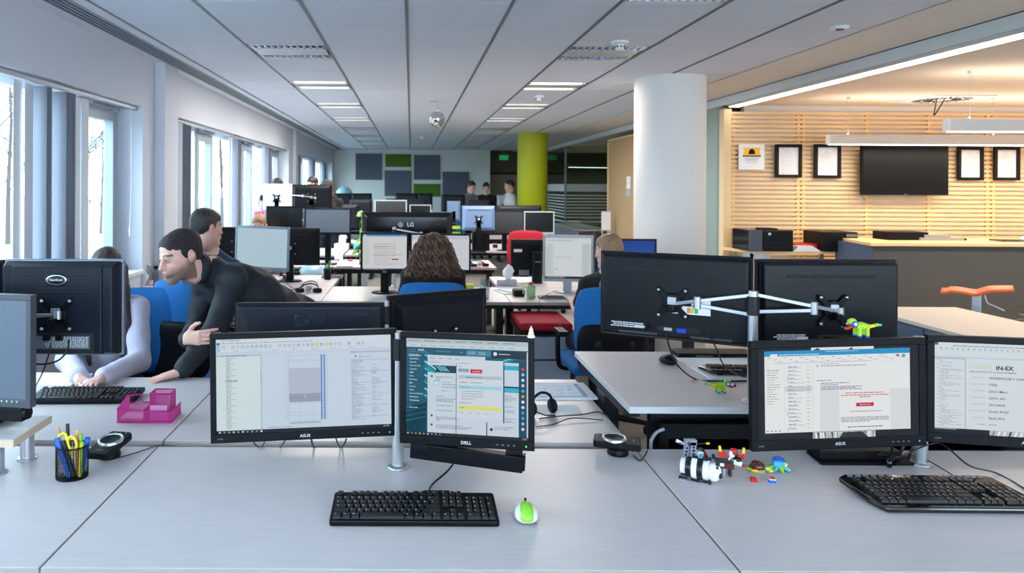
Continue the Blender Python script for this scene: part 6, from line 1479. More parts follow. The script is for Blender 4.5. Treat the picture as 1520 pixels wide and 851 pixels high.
# speakerphones
def phone(label, p, yaw, tilt):
    t = thing('conference_phone', label, 'speakerphone', (p[0], p[1], HD), yaw)
    MB().lathe([(0, 0), (.034, 0), (.036, .006), (.030, .03), (0, .03)], n=28).build('foot', M_blk, t)
    b_ = MB().prism([(-.035, -.075), (.035, -.075), (.041, -.07), (.041, .07), (.03, .08), (-.035, .08), (-.041, .07), (-.041, -.07)], .028, .050, 'z').build('body', M_blk, t, bev=.003)
    r_ = MB().lathe([(.033, .050), (.033, .058), (.037, .060), (.041, .056), (.041, .048)], (0, .012, 0), 36).build('speaker_ring', M_alu, t); MB().lathe([(0, .052), (.034, .056)], (0, .012, 0), 32).build('speaker_grille', M_blk2, t)
    MB().box(-.012, -.054, .0500, .012, -.050, .0508).build('faint_print', M_printg, t)
    s = MB()
    for i in range(3): s.lathe([(0, .0515), (.003, .0515), (.003, .050)], (-.02+i*.02, .068, 0), 8)
    s.build('touch_mark', M_printg, t); t.rotation_euler = (tilt, 0, yaw); return t
p = on_plane(163, 678, HD); phone('black speakerphone with silver ring right of the pen cup', p, R(-10), R(7))
p = on_plane(917, 674, HD); phone('black speakerphone with silver ring at the desk seam before the toys', p, R(72), 0)
cable('thin black cable from the left speakerphone across the desk seam', [on_plane(175, 680, HD+.004), on_plane(200, 673, HD+.003), on_plane(236, 661.5, HD+.004), W(262, 662, 2.42)], .0016)
cable('black cable from the right speakerphone running off beneath the desk seam', [on_plane(940, 676, HD+.004), on_plane(950, 684, HD+.004), on_plane(958, 675, HD+.003), on_plane(961, 669, HD+.003)], .0022)
# pen cup
def pencup(label, p, r, h, pens, z, mesh=True):
    t = thing('pen_cup', label, 'pen cup', (p[0], p[1], z))
    if mesh:
        n, m = 40, 16; vs = [(r*math.cos(2*PI*i/n), r*math.sin(2*PI*i/n)*.9, .004+h*j/m*.97) for i in range(n) for j in range(m+1)]
        fs = [(i*(m+1)+j, ((i+1) % n)*(m+1)+j, ((i+1) % n)*(m+1)+j+1, i*(m+1)+j+1) for i in range(n) for j in range(m)]
        o = MB().add(vs, fs).build('mesh_wall', M_blk, t); w_ = o.modifiers.new('w', 'WIREFRAME'); w_.thickness = .0016; w_.use_replace = True; o['kind'] = 'stuff'
        MB().lathe([(0, 0), (r, 0), (r, .005), (0, .005)], n=32, sy=.9).build('base', M_blk, t); MB().tube([(r*math.cos(2*PI*i/32), r*.9*math.sin(2*PI*i/32), h) for i in range(32)], .0022, 8, closed=True).build('rim', M_blk, t)
    else: MB().lathe([(0, 0), (r*.8, 0), (r, h), (r*.94, h), (r*.76, .004), (0, .004)], n=24).build('cup', M_blk2, t)
    for (a, b, rr_, c, nm, l) in pens:
        o = MB().cyl((0, 0, 0), Vector(b)-Vector(a), rr_, 10).build(nm, mat('pen_%d_%d_%d' % c, c, .4), None); o.location = Vector(t.location)+Vector(a)
        tag(o, l, 'pen', None)
    return t
pc = on_plane(107, 708, HD)
pencup('round black wire mesh pen cup on the front left desk', pc, .047, .098, [
    ((-.020, 0, .006), (-.048, .01, .150), .0035, (214, 140, 70), 'pencil', 'orange pencil leaning furthest left in the mesh pen cup'), ((-.012, .012, .006), (-.030, .03, .155), .0055, (24, 26, 30), 'marker', 'black marker standing at the back of the mesh pen cup'),
    ((.0, -.018, .006), (-.040, -.020, .128), .0075, (34, 100, 200), 'marker', 'blue barrelled marker at the front left of the mesh pen cup'), ((.010, -.012, .006), (-.022, -.014, .118), .007, (26, 34, 46), 'marker', 'dark marker next to the blue one in the mesh pen cup'),
    ((.012, .01, .006), (.006, .02, .138), .0045, (234, 186, 80), 'pencil', 'yellow pencil behind the scissors in the mesh pen cup'), ((.018, 0, .006), (.016, 0, .125), .0042, (222, 90, 60), 'pencil', 'red pencil right of the scissors in the mesh pen cup'),
    ((.022, .0, .006), (.026, .004, .132), .005, (110, 196, 60), 'marker', 'green capped marker in the mesh pen cup'), ((.028, -.01, .006), (.036, -.012, .112), .006, (190, 206, 40), 'highlighter', 'yellow green highlighter at the right of the mesh pen cup'),
    ((.020, .018, .006), (.040, .018, .115), .009, (40, 110, 214), 'marker', 'thick blue marker at the right back of the mesh pen cup')], HD)
t = thing('scissors', 'yellow handled scissors standing in the mesh pen cup', 'scissors', (pc.x, pc.y, HD+.006))
M_yel = mat('scissor_yellow', (240, 222, 60), .35)
for (cx_, cz_, rx, rz, a) in ((-.028, .112, .013, .021, .35), (.004, .100, .013, .023, -.25)):
    MB().tube([(cx_+rx*math.cos(k)*math.cos(a)-rz*math.sin(k)*math.sin(a)*-1, -.008, cz_+rz*math.sin(k)*math.cos(a)+rx*math.cos(k)*math.sin(a)*-1) for k in [2*PI*i/20 for i in range(20)]], .0042, 8, closed=True).build('finger_loop', M_yel, t)
MB().tube([(-.022, -.008, .092), (-.008, -.006, .07), (.002, 0, .05)], .005, 8).tube([(.000, -.008, .08), (-.006, -.006, .065), (-.006, 0, .05)], .005, 8).build('handle', M_yel, t)
MB().prism([(.0, .055), (.006, .05), (.010, .0), (.004, .02)], -.002, 0).prism([(-.008, .055), (-.002, .05), (0, .0), (-.006, .02)], 0, .002).build('blade', M_alu, t)
# pink organiser
po = on_plane(174, 628, HD); t = thing('desk_organiser', 'pink wire mesh desk organiser with compartments', 'organiser', (po.x, po.y, HD))
M_pink = mat('pink_metal', (196, 30, 130), .4); M_pinkm = mat('pink_mesh', (206, 60, 150), .5)
def wall(a, b, z0, z1a, z1b, nm='mesh_wall'):
    a, b = Vector((*a, 0)), Vector((*b, 0)); n = max(4, int((b-a).length/.0042)); m = 12; vs = []
    for i in range(n+1):
        p = a.lerp(b, i/n); zt = z1a+(z1b-z1a)*i/n
        for j in range(m+1): vs.append((p.x, p.y, z0+(zt-z0)*j/m))
    fs = [(i*(m+1)+j, (i+1)*(m+1)+j, (i+1)*(m+1)+j+1, i*(m+1)+j+1) for i in range(n) for j in range(m)]
    o = MB().add(vs, fs).build(nm, M_pinkm, t); w_ = o.modifiers.new('w', 'WIREFRAME'); w_.thickness = .0017; w_.use_replace = True; o['kind'] = 'stuff'
LX, LY = .205, .115
MB().box(0, 0, 0, LX, LY, .0025).tube([(0, 0, .003), (LX, 0, .003), (LX, LY, .003), (0, LY, .003)], .0032, 6, closed=True).build('base_tray', M_pink, t)
wall((0, 0), (.10, 0), .004, .052, .052); wall((0, 0), (0, LY), .004, .052, .076); wall((0, LY), (.10, LY), .004, .045, .045)
wall((.10, 0), (.10, LY), .004, .05, .05); wall((.105, .05), (.185, .05), .004, .096, .096); wall((.105, LY), (.185, LY), .004, .096, .096); wall((.105, .05), (.105, LY), .004, .096, .096); wall((.185, .05), (.185, LY), .004, .096, .096)
wall((.10, 0), (LX, 0), .004, .045, .045); wall((LX, 0), (LX, LY), .004, .045, .045)
MB().tube([(.105, .05, .097), (.185, .05, .097), (.185, LY, .097), (.105, LY, .097)], .003, 6, closed=True).tube([(0, 0, .053), (0, LY*.35, .060), (.0, LY*.8, .076), (.045, LY, .077), (.052, LY, .045), (.10, LY, .045)], .003, 6).tube([(0, 0, .053), (.05, 0, .053), (.1, 0, .05)], .0022, 6).tube([(.10, 0, .045), (LX, 0, .045), (LX, LY, .045)], .0026, 6).build('rim', M_pink, t)
tag(MB().box(0, 0, 0, .085, .07, .012).build('note_block', M_paper, loc=(po.x+.006, po.y+.01, HD+.004)), 'white note block inside the pink organiser', 'note pad')
tag(MB().box(0, 0, 0, .066, .012, .054).box(.002, -.001, .004, .064, 0, .05).build('card_stack', mat('pink_paper', (220, 150, 200), .7), loc=(po.x+.118, po.y+.018, HD+.005)), 'pink sticky notes standing in the front pocket of the organiser', 'sticky notes')
tag(MB().box(0, 0, 0, .05, .016, .018).build('eraser', M_blk, loc=(po.x+.062, po.y+.13, HD)), 'small black item behind the pink organiser', 'hole punch')
t = thing('paper_pad', 'open white paper pad behind the keyboard of the seated woman', 'paper pad', (*on_plane(84, 566, HD)[:2], HD), R(-3))
MB().box(-.17, -.10, 0, .12, .10, .010).build('page_block', M_paper, t); MB().box(-.17, -.10, .0102, .12, .10, .0112).build('top_sheet', M_paper, t)
# centre desk: papers, headset
a = on_plane(830, 582, HD); t = thing('document_folder', 'white printed plan in a sleeve lying by the headset', 'document', (a.x, a.y, HD), R(1)); MB().box(-.14, -.115, 0, .14, .12, .008).build('sheet', M_paper, t)
l = MB().box(.085, -.095, .0082, .105, .1, .0088).box(-.13, -.1, .0082, .105, -.092, .0088); rr = random.Random(4)
for i in range(24): x, y = rr.uniform(-.1, .06), rr.uniform(-.07, .08); l.box(x, y, .0082, x+rr.uniform(.01, .03), y+.002, .0087)
l.build('print', mat('print_blue', (166, 178, 202), .8), t)
tag(MB().box(-.12, -.05, 0, .11, .05, .004).build('paper', M_paper, loc=(*on_plane(820, 608, HD)[:2], HD)), 'white sheet under the headset cable', 'paper')
t = thing('headset', 'black headset lying on papers right of the square monitor', 'headset', (*on_plane(806, 616, HD)[:2], HD+.006), R(20))
MB().tube(spline([(-.05, .0, .02), (-.045, 0, .06), (-.01, .0, .083), (.03, 0, .07), (.045, 0, .03)]), .0055, 8).build('headband', M_blk, t)
for x in (-.05, .043): MB().lathe([(0, -.008), (.026, -.008), (.03, 0), (.026, .008), (0, .008)], (x, 0, 0), 20, 'x').build('ear_cup', M_blk, t, loc=(0, 0, .026))
MB().tube(spline([(-.05, -.01, .02), (-.02, -.05, .01), (.02, -.06, .008)]), .0025, 6).build('microphone_boom', M_blk, t)
cable('black headset cable snaking right over the middle desk', [on_plane(800, 622, HD+.004), on_plane(830, 618, HD+.006), on_plane(862, 616, HD+.006), on_plane(890, 612, HD+.005), on_plane(905, 622, HD+.004)], .0025)
cable('second black cable beside the headset on the middle desk', [on_plane(796, 634, HD+.004), on_plane(822, 630, HD+.004), on_plane(850, 621, HD+.012), on_plane(895, 624, HD+.004)], .0022)
# cables under front screens
for i, (x0, x1) in enumerate([(374, 384), (394, 388), (424, 416), (462, 466), (499, 505), (514, 508)]):
    cable(['short cable drooping below the drawing screen, leftmost', 'short cable below the drawing screen, second from left', 'short cable left of the logo below the drawing screen', 'short thick cable right of the logo below the drawing screen', 'slanting cable near the right end below the drawing screen', 'thin upright cable nearest the silver pole below the drawing screen'][i], [W(x0, 652, 2.27), W((x0+x1)/2, 660, 2.36), W(x1, 664, 2.44), (W(x1, 668, 2.47).x, 2.47, HD-.02)], .0028 if i != 3 else .004)
# dock, cables at the right screens
a = on_plane(1213, 690, HD); b = on_plane(1348, 690, HD)
t = thing('docking_base', 'flat black equipment base under the e-mail screen', 'equipment', ((a.x+b.x)/2+.02, 2.35, HD)); MB().prism([(-.16, -.045), (.20, -.045), (.14, .06), (-.15, .06)], 0, .008, 'z').build('plate', M_blk2, t); MB().box(-.15, -.02, .008, .12, .06, .038).build('casing', M_blk, t, bev=.003)
for (pts, l, r_) in [([W(1322, 655, 2.26), W(1324, 668, 2.27), W(1322, 682, 2.28)], 'short upright cable left of the right pole', .004), ([W(1346, 656, 2.26), W(1338, 670, 2.26), on_plane(1330, 690, HD+.006)], 'slanting grey-black cable left of the right pole', .004), ([W(1358, 656, 2.26), W(1352, 672, 2.26), on_plane(1346, 690, HD+.006)], 'slanting black cable touching the right pole', .004),
        ([on_plane(1322, 684, HD+.03), W(1345, 675, 2.25), W(1368, 664, 2.25), W(1392, 658, 2.24), W(1410, 668, 2.2), W(1440, 692, 2.15), on_plane(1480, 703, HD+.004), on_plane(1525, 728, HD+.004)], 'long black cable arching over the right desk to the picture edge', .0026),
        ([on_plane(1318, 680, HD+.02), on_plane(1345, 676, HD+.03), on_plane(1372, 682, HD+.02), on_plane(1400, 697, HD+.006), on_plane(1427, 714, HD+.02)], 'thin black cable leading to the bottom right keyboard', .0022),
        ([W(1268, 655, 2.3), on_plane(1290, 666, HD+.02), on_plane(1318, 670, HD+.02)], 'flat black cable behind the equipment base', .003)]:
    cable(l, pts, r_)
t = thing('cable_clip', 'tangle of black plugs at the foot of the right pole', 'plug', (*on_plane(1319, 695, HD)[:2], HD)); MB().sphere((0, 0, .016), (.010, .014, .016), 12, 8).build('plug', M_gloss, t); MB().tube(spline([(0, 0, .03), (.02, .01, .04), (-.02, .02, .035), (.01, .02, .045), (.03, 0, .03)]), .002, 6).build('knot', M_cable, t)
# things of the raised desk
t = thing('paper_pad', 'white drawing pad under the curved keyboard on the raised desk', 'paper pad', (0, 0, .84)); a = [on_plane(1004, 533, .84), on_plane(1055, 564, .84), on_plane(1200, 564, .84), on_plane(1160, 533, .84)]
MB().prism([(p.x, p.y) for p in a], 0, .006, 'z').build('page_block', M_paper, t)
t = thing('laptop', 'closed flat black laptop at the far edge of the raised desk', 'laptop', (1.42, 3.34, .84)); MB().box(-.16, -.05, 0, .20, .06, .014).box(-.16, -.05, .015, .20, .06, .022).build('casing', M_blk, t, bev=.002); MB().box(-.08, -.0515, .009, .0, -.05, .013).build('port', M_printg, t)
t = thing('cable_tray_box', 'dark box hanging under the raised desk with crumpled foil', 'cable tray', (1.28, 2.60, .60)); MB().box(-.33, -.02, .02, .9, .10, .12).build('tray', M_blk2, t, bev=.004); MB().box(-.36, .08, .0, .9, .12, .22).build('back_plate', M_legd, t)
rr = random.Random(5); f_ = MB()
for i in range(16): x = -.08+i*.02; f_.add([(x, -.015, .12), (x+.022, -.01, .12), (x+.018, .02, .12+rr.uniform(.01, .03)), (x+.002, .02, .12+rr.uniform(.005, .02))], [(0, 1, 2, 3)])
f_.build('foil', M_alu, t)
cable('grey bent hose at the left end of the dark box under the raised desk', [W(986, 637, 2.5), W(975, 642, 2.5), W(968, 652, 2.5), W(966, 668, 2.5), (W(966, 668, 2.5).x, 2.5, .4), (W(966, 668, 2.5).x, 2.5, .006)], .006, mat('hose_grey', (150, 156, 164), .5))
# pedestal with red seat, pc boxes
t = thing('drawer_pedestal', 'grey three drawer pedestal with a red seat cushion', 'cabinet', (1.0, 5.38, 0)); MB().box(-.165, -.27, .03, .185, .27, .565).build('body', M_legd, t)
for k in range(3):
    d_ = MB().box(-.155, -.288, .045+k*.172, .165, -.27, .205+k*.172).build('drawer', mat('drawer_grey', (170, 176, 190), .5), t, bev=.002)
MB().lathe([(0, -.296), (.009, -.296), (.010, -.288)], (0, 0, 0), 14, 'y').build('lock', M_alu, t, loc=(.145, 0, .53)); MB().box(-.20, -.27, .565, .19, .27, .585).build('cushion_base', M_blk, t); MB().box(-.20, -.26, .585, .19, .26, .645).build('cushion', M_red, t, bev=.02, seg=3)
for (x, y, l) in ((.62, 5.9, 'black computer tower under the desk of the curly haired woman'), (-.2, 2.95, 'black computer tower under the middle desk'), (1.9, 5.9, 'black computer tower under the desk with the green mug')):
    t = thing('computer_tower', l, 'computer', (x, y, 0)); MB().box(-.09, -.2, .01, .09, .2, .43).build('casing', M_blk2, t, bev=.004); MB().box(-.085, -.206, .015, .085, -.2, .425).build('front_panel', M_blk, t, bev=.003); MB().box(-.06, -.209, .33, .06, -.206, .37).build('disc_drive', M_legd, t)
    for i in range(4): MB().box(-.04+i*.02, -.209, .27, -.028+i*.02, -.206, .276).build('port', M_printg, t)
# items of the middle desks
def cup(name, label, px, py, r, h, m, z=HD, handle=False, cat='cup', r0=.78):
    p = on_plane(px, py, z); t = thing(name, label, cat, (p.x, p.y, z)); MB().lathe([(0, 0), (r*r0, 0), (r, h), (r*.93, h), (r*r0*.9, .006), (0, .006)], n=24).build('body', m, t)
    if handle: MB().tube(spline([(-r*.9, 0, h*.8), (-r*1.5, 0, h*.75), (-r*1.5, 0, h*.35), (-r*.85, 0, h*.25)]), .004, 8).build('handle', m, t)
    return t
cup('mug', 'pale green mug on the desk edge before the upright black monitor', 788, 443, .041, .112, mat('mug_green', (168, 200, 150), .35), handle=True)
cup('drinking_glass', 'clear water glass on the desk right of the blue chair', 720, 444, .042, .16, glass_mat('cup_glass', (222, 232, 236), .2), cat='glass')
cup('cup', 'teal cup left of the screen with the form page', 529, 374, .045, .12, mat('teal', (60, 170, 186), .4))
p = W(789, 416, 5.72); tag(MB().sphere((0, 0, .032), .034, 20, 12).build('red_ball', M_red, loc=(p.x+.0, 5.86, HD)), 'red ball behind the green mug', 'ball')
bpy.data.objects['red_ball'].location = (W(789, 419, 5.8).x, 5.8, HD+.06)
t = thing('ball_stand', 'dark round puck under the red ball behind the green mug', 'stand', (W(789, 419, 5.8).x, 5.8, HD)); MB().lathe([(0, 0), (.035, 0), (.02, .058), (0, .060)], n=18).build('body', M_blk, t)
def tissue(label, px, py, z=HD, s=1., m=None):
    p = on_plane(px, py, z); t = thing('tissue_box', label, 'tissue box', (p.x, p.y, z), R(-4)); MB().box(-.11*s, -.06*s, 0, .10*s, .06*s, .065*s).build('carton', m or M_silver, t, bev=.002)
    rr = random.Random(3); vs = [(0, 0, .23*s)]; n = 14
    prof = [(.02, .064), (.05, .11), (.055, .16), (.035, .20), (.012, .225)]; vs = []
    for r_, z_ in prof:
        for k in range(n): a = 2*PI*k/n; q = 1+.35*math.sin(a*3+z_*40)*(.6+rr.random()*.4); vs.append((r_*q*math.cos(a)*s+.01, r_*q*.5*math.sin(a)*s, z_*s))
    vs.append((.005, 0, .235*s)); fs = [(i*n+k, i*n+(k+1) % n, (i+1)*n+(k+1) % n, (i+1)*n+k) for i in range(4) for k in range(n)]+[(4*n+k, 4*n+(k+1) % n, 5*n) for k in range(n)]
    MB().add(vs, fs, True).build('tissue', M_paper, t)
tissue('grey tissue box with a white tissue left of the upright black monitor', 753, 424, s=.85)
tissue('white tissue box by the dark pencil cup on the far left desk', 508, 368, s=1.0, m=M_white)
tissue('white tissue box on the window desk behind the blue chair', 208, 436, s=.9, m=M_white)
t = thing('water_bottle', 'clear plastic bottle on the window desk left of the leaning man', 'bottle', (*on_plane(221, 433, HD)[:2], HD)); MB().lathe([(0, 0), (.033, 0), (.034, .13), (.028, .17), (.012, .21), (.012, .225)], n=20).build('body', glass_mat('bottle_plastic', (214, 224, 232), .2), t); MB().lathe([(.014, .225), (.014, .24), (0, .24)], n=14).build('cap', M_paper, t); MB().lathe([(.0348, .06), (.0348, .10)], n=20).build('label_band', mat('pale_pink', (220, 180, 200), .6), t)
t = thing('water_bottle', 'small bottle with dark cap right behind the clear plastic bottle', 'bottle', (*on_plane(231, 430, HD)[:2], HD)); MB().lathe([(0, 0), (.026, 0), (.026, .12), (.014, .16), (.014, .18)], n=18).build('body', glass_mat('bottle_plastic'), t); MB().lathe([(.017, .18), (.017, .205), (0, .205)], n=14).build('cap', M_blk, t); MB().lathe([(.0268, .02), (.0268, .07)], n=18).build('label_band', M_orange, t)
p = on_plane(757, 434, HD); t = thing('paper_stack', 'white papers lying left of the black glasses case', 'paper', (p.x, p.y, HD), R(14)); MB().box(-.10, -.13, 0, .10, .13, .008).build('sheet', M_paper, t); MB().tube([(-.08, .1, .012), (-.02, -.1, .012)], .004, 6).build('pen', M_silver, t)
p = on_plane(774, 440, HD); tag(MB().box(-.045, -.06, 0, .045, .06, .055).build('glasses_case', M_blk2, bev=.012, seg=3, loc=(p.x-.02, p.y+.03, HD)), 'black case left of the green mug', 'case')
p = on_plane(820, 443, HD); t = thing('tablet', 'dark brown tablet on the desk before the woman in black', 'tablet', (p.x, p.y+.02, HD), R(-4)); MB().box(-.11, -.07, 0, .10, .07, .010).build('casing', mat('brown_case', (52, 34, 34), .4), t, bev=.003); MB().box(-.10, -.0705, .002, .09, -.07, .008).build('port_row', M_printg, t)
cable('thin earphone cable hanging from the tablet over the desk edge', [on_plane(810, 438, HD+.03), on_plane(824, 432, HD+.02), on_plane(804, 442, HD+.012), W(802, 452, 5.5), W(826, 462, 5.45), W(832, 480, 5.1), W(822, 496, 5.06), W(806, 502, 5.06), W(797, 492, 5.06)], .0018)
p = on_plane(438, 414, HD)
t = thing('colour_cube', 'small cube toy with coloured faces by the pale screen', 'toy cube', (*on_plane(424, 416, HD)[:2], HD), R(20)); s_ = .056; MB().box(-s_/2, -s_/2, 0, s_/2, s_/2, s_).build('core', M_blk, t)
cc = [(200, 40, 40), (40, 90, 200), (240, 240, 240), (40, 160, 90), (230, 200, 40)]; rr = random.Random(2)
for fi, (o_, ux, uz) in enumerate([((0, -s_/2-.0005, s_/2), (1, 0, 0), (0, 0, 1)), ((s_/2+.0005, 0, s_/2), (0, 1, 0), (0, 0, 1)), ((0, 0, s_+.0005), (1, 0, 0), (0, 1, 0))]):
    for i in range(3):
        for j in range(3):
            c = Vector(o_)+Vector(ux)*(i-1)*s_/3+Vector(uz)*(j-1)*s_/3; d = Vector(ux)*.0082; e = Vector(uz)*.0082; q = rr.choice(cc)
            MB().add([c-d-e, c+d-e, c+d+e, c-d+e], [(0, 1, 2, 3)]).build('sticker', mat('cube_%d' % q[0], q, .4), t)
def headphones(label, px, py, yaw):
    t = thing('headphones', label, 'headphones', (*on_plane(px, py, HD)[:2], HD+.004), yaw)
    for x in (-.075, .075): MB().lathe([(0, 0), (.036, 0), (.042, .012), (.036, .03), (0, .034)], (x, 0, 0), 20).build('ear_cup', M_blk, t)
    MB().tube(spline([(-.08, .02, .02), (-.06, .10, .04), (0, .14, .05), (.06, .10, .04), (.08, .02, .02)]), .006, 8).tube(spline([(-.08, .02, .03), (-.05, .13, .06), (0, .17, .07), (.05, .13, .06), (.08, .02, .03)]), .004, 8).build('headband', M_blk, t); MB().sphere((0, 0, .03), .028, 14, 8).build('silver_hub', M_silver, t)
headphones('black headphones lying right of the leaning man', 458, 434, 0); headphones('small dark headphones behind the pale sideways screen', 430, 409, .6); headphones('dark headphones with red cable at the desk end right of the spreadsheet screen', 712, 396, .4)
cable('black cable trailing across the window desk by the headphones', [on_plane(402, 440, HD+.003), on_plane(422, 432, HD+.003), on_plane(440, 430, HD+.003), on_plane(432, 426, HD+.003), on_plane(412, 410, HD+.02), on_plane(404, 412, HD+.003)], .003)
cable('black cable in front of the dark headphones to the desk edge', [on_plane(458, 436, HD+.004), on_plane(448, 440, HD+.004), on_plane(446, 446, HD+.004)], .002)
cable('red cable loop of the small headphones', [on_plane(705, 398, HD+.004), on_plane(716, 396, HD+.004), on_plane(728, 398, HD+.004)], .004, mat('cable_red', (220, 40, 80), .5))
pens3 = lambda s: [((-.012, 0, .01), (-.02, 0, .165), .006, (40, 110, 214), 'marker', 'blue marker in the black pencil cup '+s), ((0, 0, .01), (.0, 0, .15), .006, (214, 214, 60), 'marker', 'yellow marker in the black pencil cup '+s), ((.01, 0, .01), (.022, 0, .18), .010, (40, 180, 90), 'marker', 'green capped marker in the black pencil cup '+s)]
pencup('black pencil cup at the right end of the window desk', on_plane(486, 415, HD), .040, .105, pens3('on the window desk'), HD, False)
pencup('dark pencil cup left of the far white tissue box', on_plane(489, 366, HD), .046, .105, [((0, 0, .01), (-.01, 0, .19), .006, (226, 60, 60), 'marker', 'red pen in the far dark pencil cup'), ((.01, 0, .01), (.03, 0, .16), .008, (230, 190, 120), 'brush', 'pale brush in the far dark pencil cup'), ((-.01, 0, .01), (-.03, 0, .14), .006, (250, 90, 110), 'marker', 'pink pen in the far dark pencil cup')], HD, False)
t = thing('desk_lamp', 'pale dome shaped lamp shade lying on the window desk', 'lamp', (*on_plane(458, 412, HD)[:2], HD+.0)); MB().lathe([(.155, 0), (.145, .03), (.11, .065), (.05, .085), (0, .09)], n=32).build('shade', mat('pale_shade', (150, 190, 206), .3), t); t.location.y += .35
t = thing('dome_lamp', 'pale dome lamp on a curved neck near the back wall', 'lamp', W(511, 288, 15.3)); MB().lathe([(.18, .0), (.165, .07), (.11, .13), (.04, .16), (0, .165)], n=32).build('shade', mat('pale_shade'), t)
MB().tube(spline([(0, 0, .16), (.02, 0, .25), (-.02, 0, .29), (-.06, 0, .22), (-.10, .05, -.3), (-.12, .1, HD-t.location.z)]), .008, 8).build('neck', M_silver, t); MB().lathe([(0, 0), (.1, 0), (.09, .02), (0, .02)], n=20).build('base', M_silver, t, loc=(-.12, .1, HD-t.location.z))
t = thing('laptop', 'closed grey laptop by the black pencil cup on the window desk', 'laptop', (*on_plane(500, 412, HD)[:2], HD)); MB().box(-.14, -.1, 0, .06, .1, .012).build('base', M_alu, t, bev=.002); MB().box(-.14, -.1, .013, .06, .1, .02).build('lid', M_legd, t, bev=.002)
# vine on the divider
t = thing('plant_divider', 'narrow pale divider post beside the green vine', 'divider', (W(541, 340, 7.6).x, 7.6, 0)); MB().box(-.03, -.01, 0, .03, .01, 1.36).build('panel', M_paper, t)
t = thing('climbing_plant', 'light green vine climbing beside the wide glossy monitor', 'plant', (W(537, 340, 7.55).x, 7.55, HD))
MB().tube(spline([(0, 0, 0), (-.03, 0, .2), (.01, 0, .35), (-.02, 0, .5), (.03, 0, .62)]), .005, 6).build('stem', mat('stem'), t); rr = random.Random(8)
lm = mat('leaf_light', (140, 190, 90), .5); q_ = MB().add([(0, 0, 0), (.02, .03, .005), (.022, .06, 0), (0, .09, -.01), (-.022, .06, 0), (-.02, .03, .005)], [(0, 1, 2, 3, 4, 5)], True).build('x', lm); lme = q_.data; bpy.data.objects.remove(q_)
for i in range(34): z = rr.uniform(.05, .64); inst('leaf', lme, t, (rr.uniform(-.04, .04), rr.uniform(-.03, .0), z), (rr.uniform(-1.2, .2), rr.uniform(-1, 1), rr.uniform(0, 6.28)))
t = thing('flowers', 'pink flowers standing by the window behind the blond man', 'flowers', (W(385, 320, 8.6).x, 8.6, HD)); MB().lathe([(0, 0), (.04, 0), (.05, .34), (.045, .34), (.036, .005)], n=16).build('vase', M_white, t)
f_ = MB(); st_ = MB(); rr = random.Random(3)
for i in range(14): x, y, z = rr.uniform(-.07, .07), rr.uniform(-.05, .05), rr.uniform(.46, .60); f_.sphere((x, y, z), .022, 8, 5); st_.tube([(0, 0, .3), (x, y, z)], .002, 4)
f_.build('bloom', mat('pink_bloom', (222, 90, 140), .6), t)['kind'] = 'stuff'; st_.build('flower_stem', mat('stem'), t)['kind'] = 'stuff'
# low clutter on far desks
for (px, py, c, l, sx, sy, sz) in [(735, 364, (30, 30, 32), 'small dark puck on the desk under the brown black screen', .035, .03, .025), (503, 381, (240, 240, 245), 'white paper roll left of the form page screen', .05, .05, .03), (520, 384, (226, 90, 150), 'pink eraser left of the form page screen', .03, .02, .012), (693, 424, (190, 214, 60), 'yellow green sticky pad right of the blue chair back', .06, .03, .025), (512, 392, (236, 238, 242), 'white paper stack on the desk left of the form page screen', .09, .10, .012)]:
    p = on_plane(px, py+4, HD); 
    if px == 693: p = Vector((.50, 6.2, HD))
    tag(MB().box(-sx, -sy, 0, sx, sy, sz*2).build('desk_item', mat('item_%d_%d' % (c[0], c[2]), c, .5), bev=.003, loc=(p.x, p.y, HD)), l, 'desk item')
tr = W(677, 330, 10.2); t = thing('letter_tray', 'narrow stacked letter tray right of the wide glossy monitor', 'letter tray', (tr.x, 10.2, HD))
for k in range(5): MB().box(-.075, -.12, .04+k*.085, .075, .12, .046+k*.085).build('shelf', M_blk, t)
for x in (-.078, .072): MB().box(x, -.12, 0, x+.006, .12, .386).build('side_panel', M_blk, t)
for k, c, l in ((3, (200, 220, 60), 'yellow green notes on the upper shelf of the letter tray'), (2, (120, 190, 60), 'green notes on the middle shelf of the letter tray'), (1, (226, 228, 232), 'white papers on the lower shelf of the letter tray')):
    tag(MB().box(-.06, -.11, 0, .06, .1, .045).build('note_pad', mat('item_%d' % c[0], c, .6), loc=(tr.x, 10.2, HD+.0465+k*.085)), l, 'note pad')
og = W(713, 340, 10.1); t = thing('storage_box', 'dark box under the orange toy block before the pale blue monitor back', 'box', (og.x, 10.05, HD)); MB().box(-.12, -.08, 0, .12, .08, .27).build('body', M_blk2, t, bev=.004); MB().box(-.122, -.082, .24, .122, .082, .275).build('lid', M_legd, t)
tag(MB().prism([(-.05, 0), (.05, 0), (.055, .05), (.02, .10), (-.03, .09), (-.055, .05)], -.03, .03).build('orange_block', mat('item_orange', (240, 150, 50), .5), bev=.004, loc=(og.x, 10.05, HD+.276)), 'orange block on the dark box before the pale blue monitor back', 'toy')
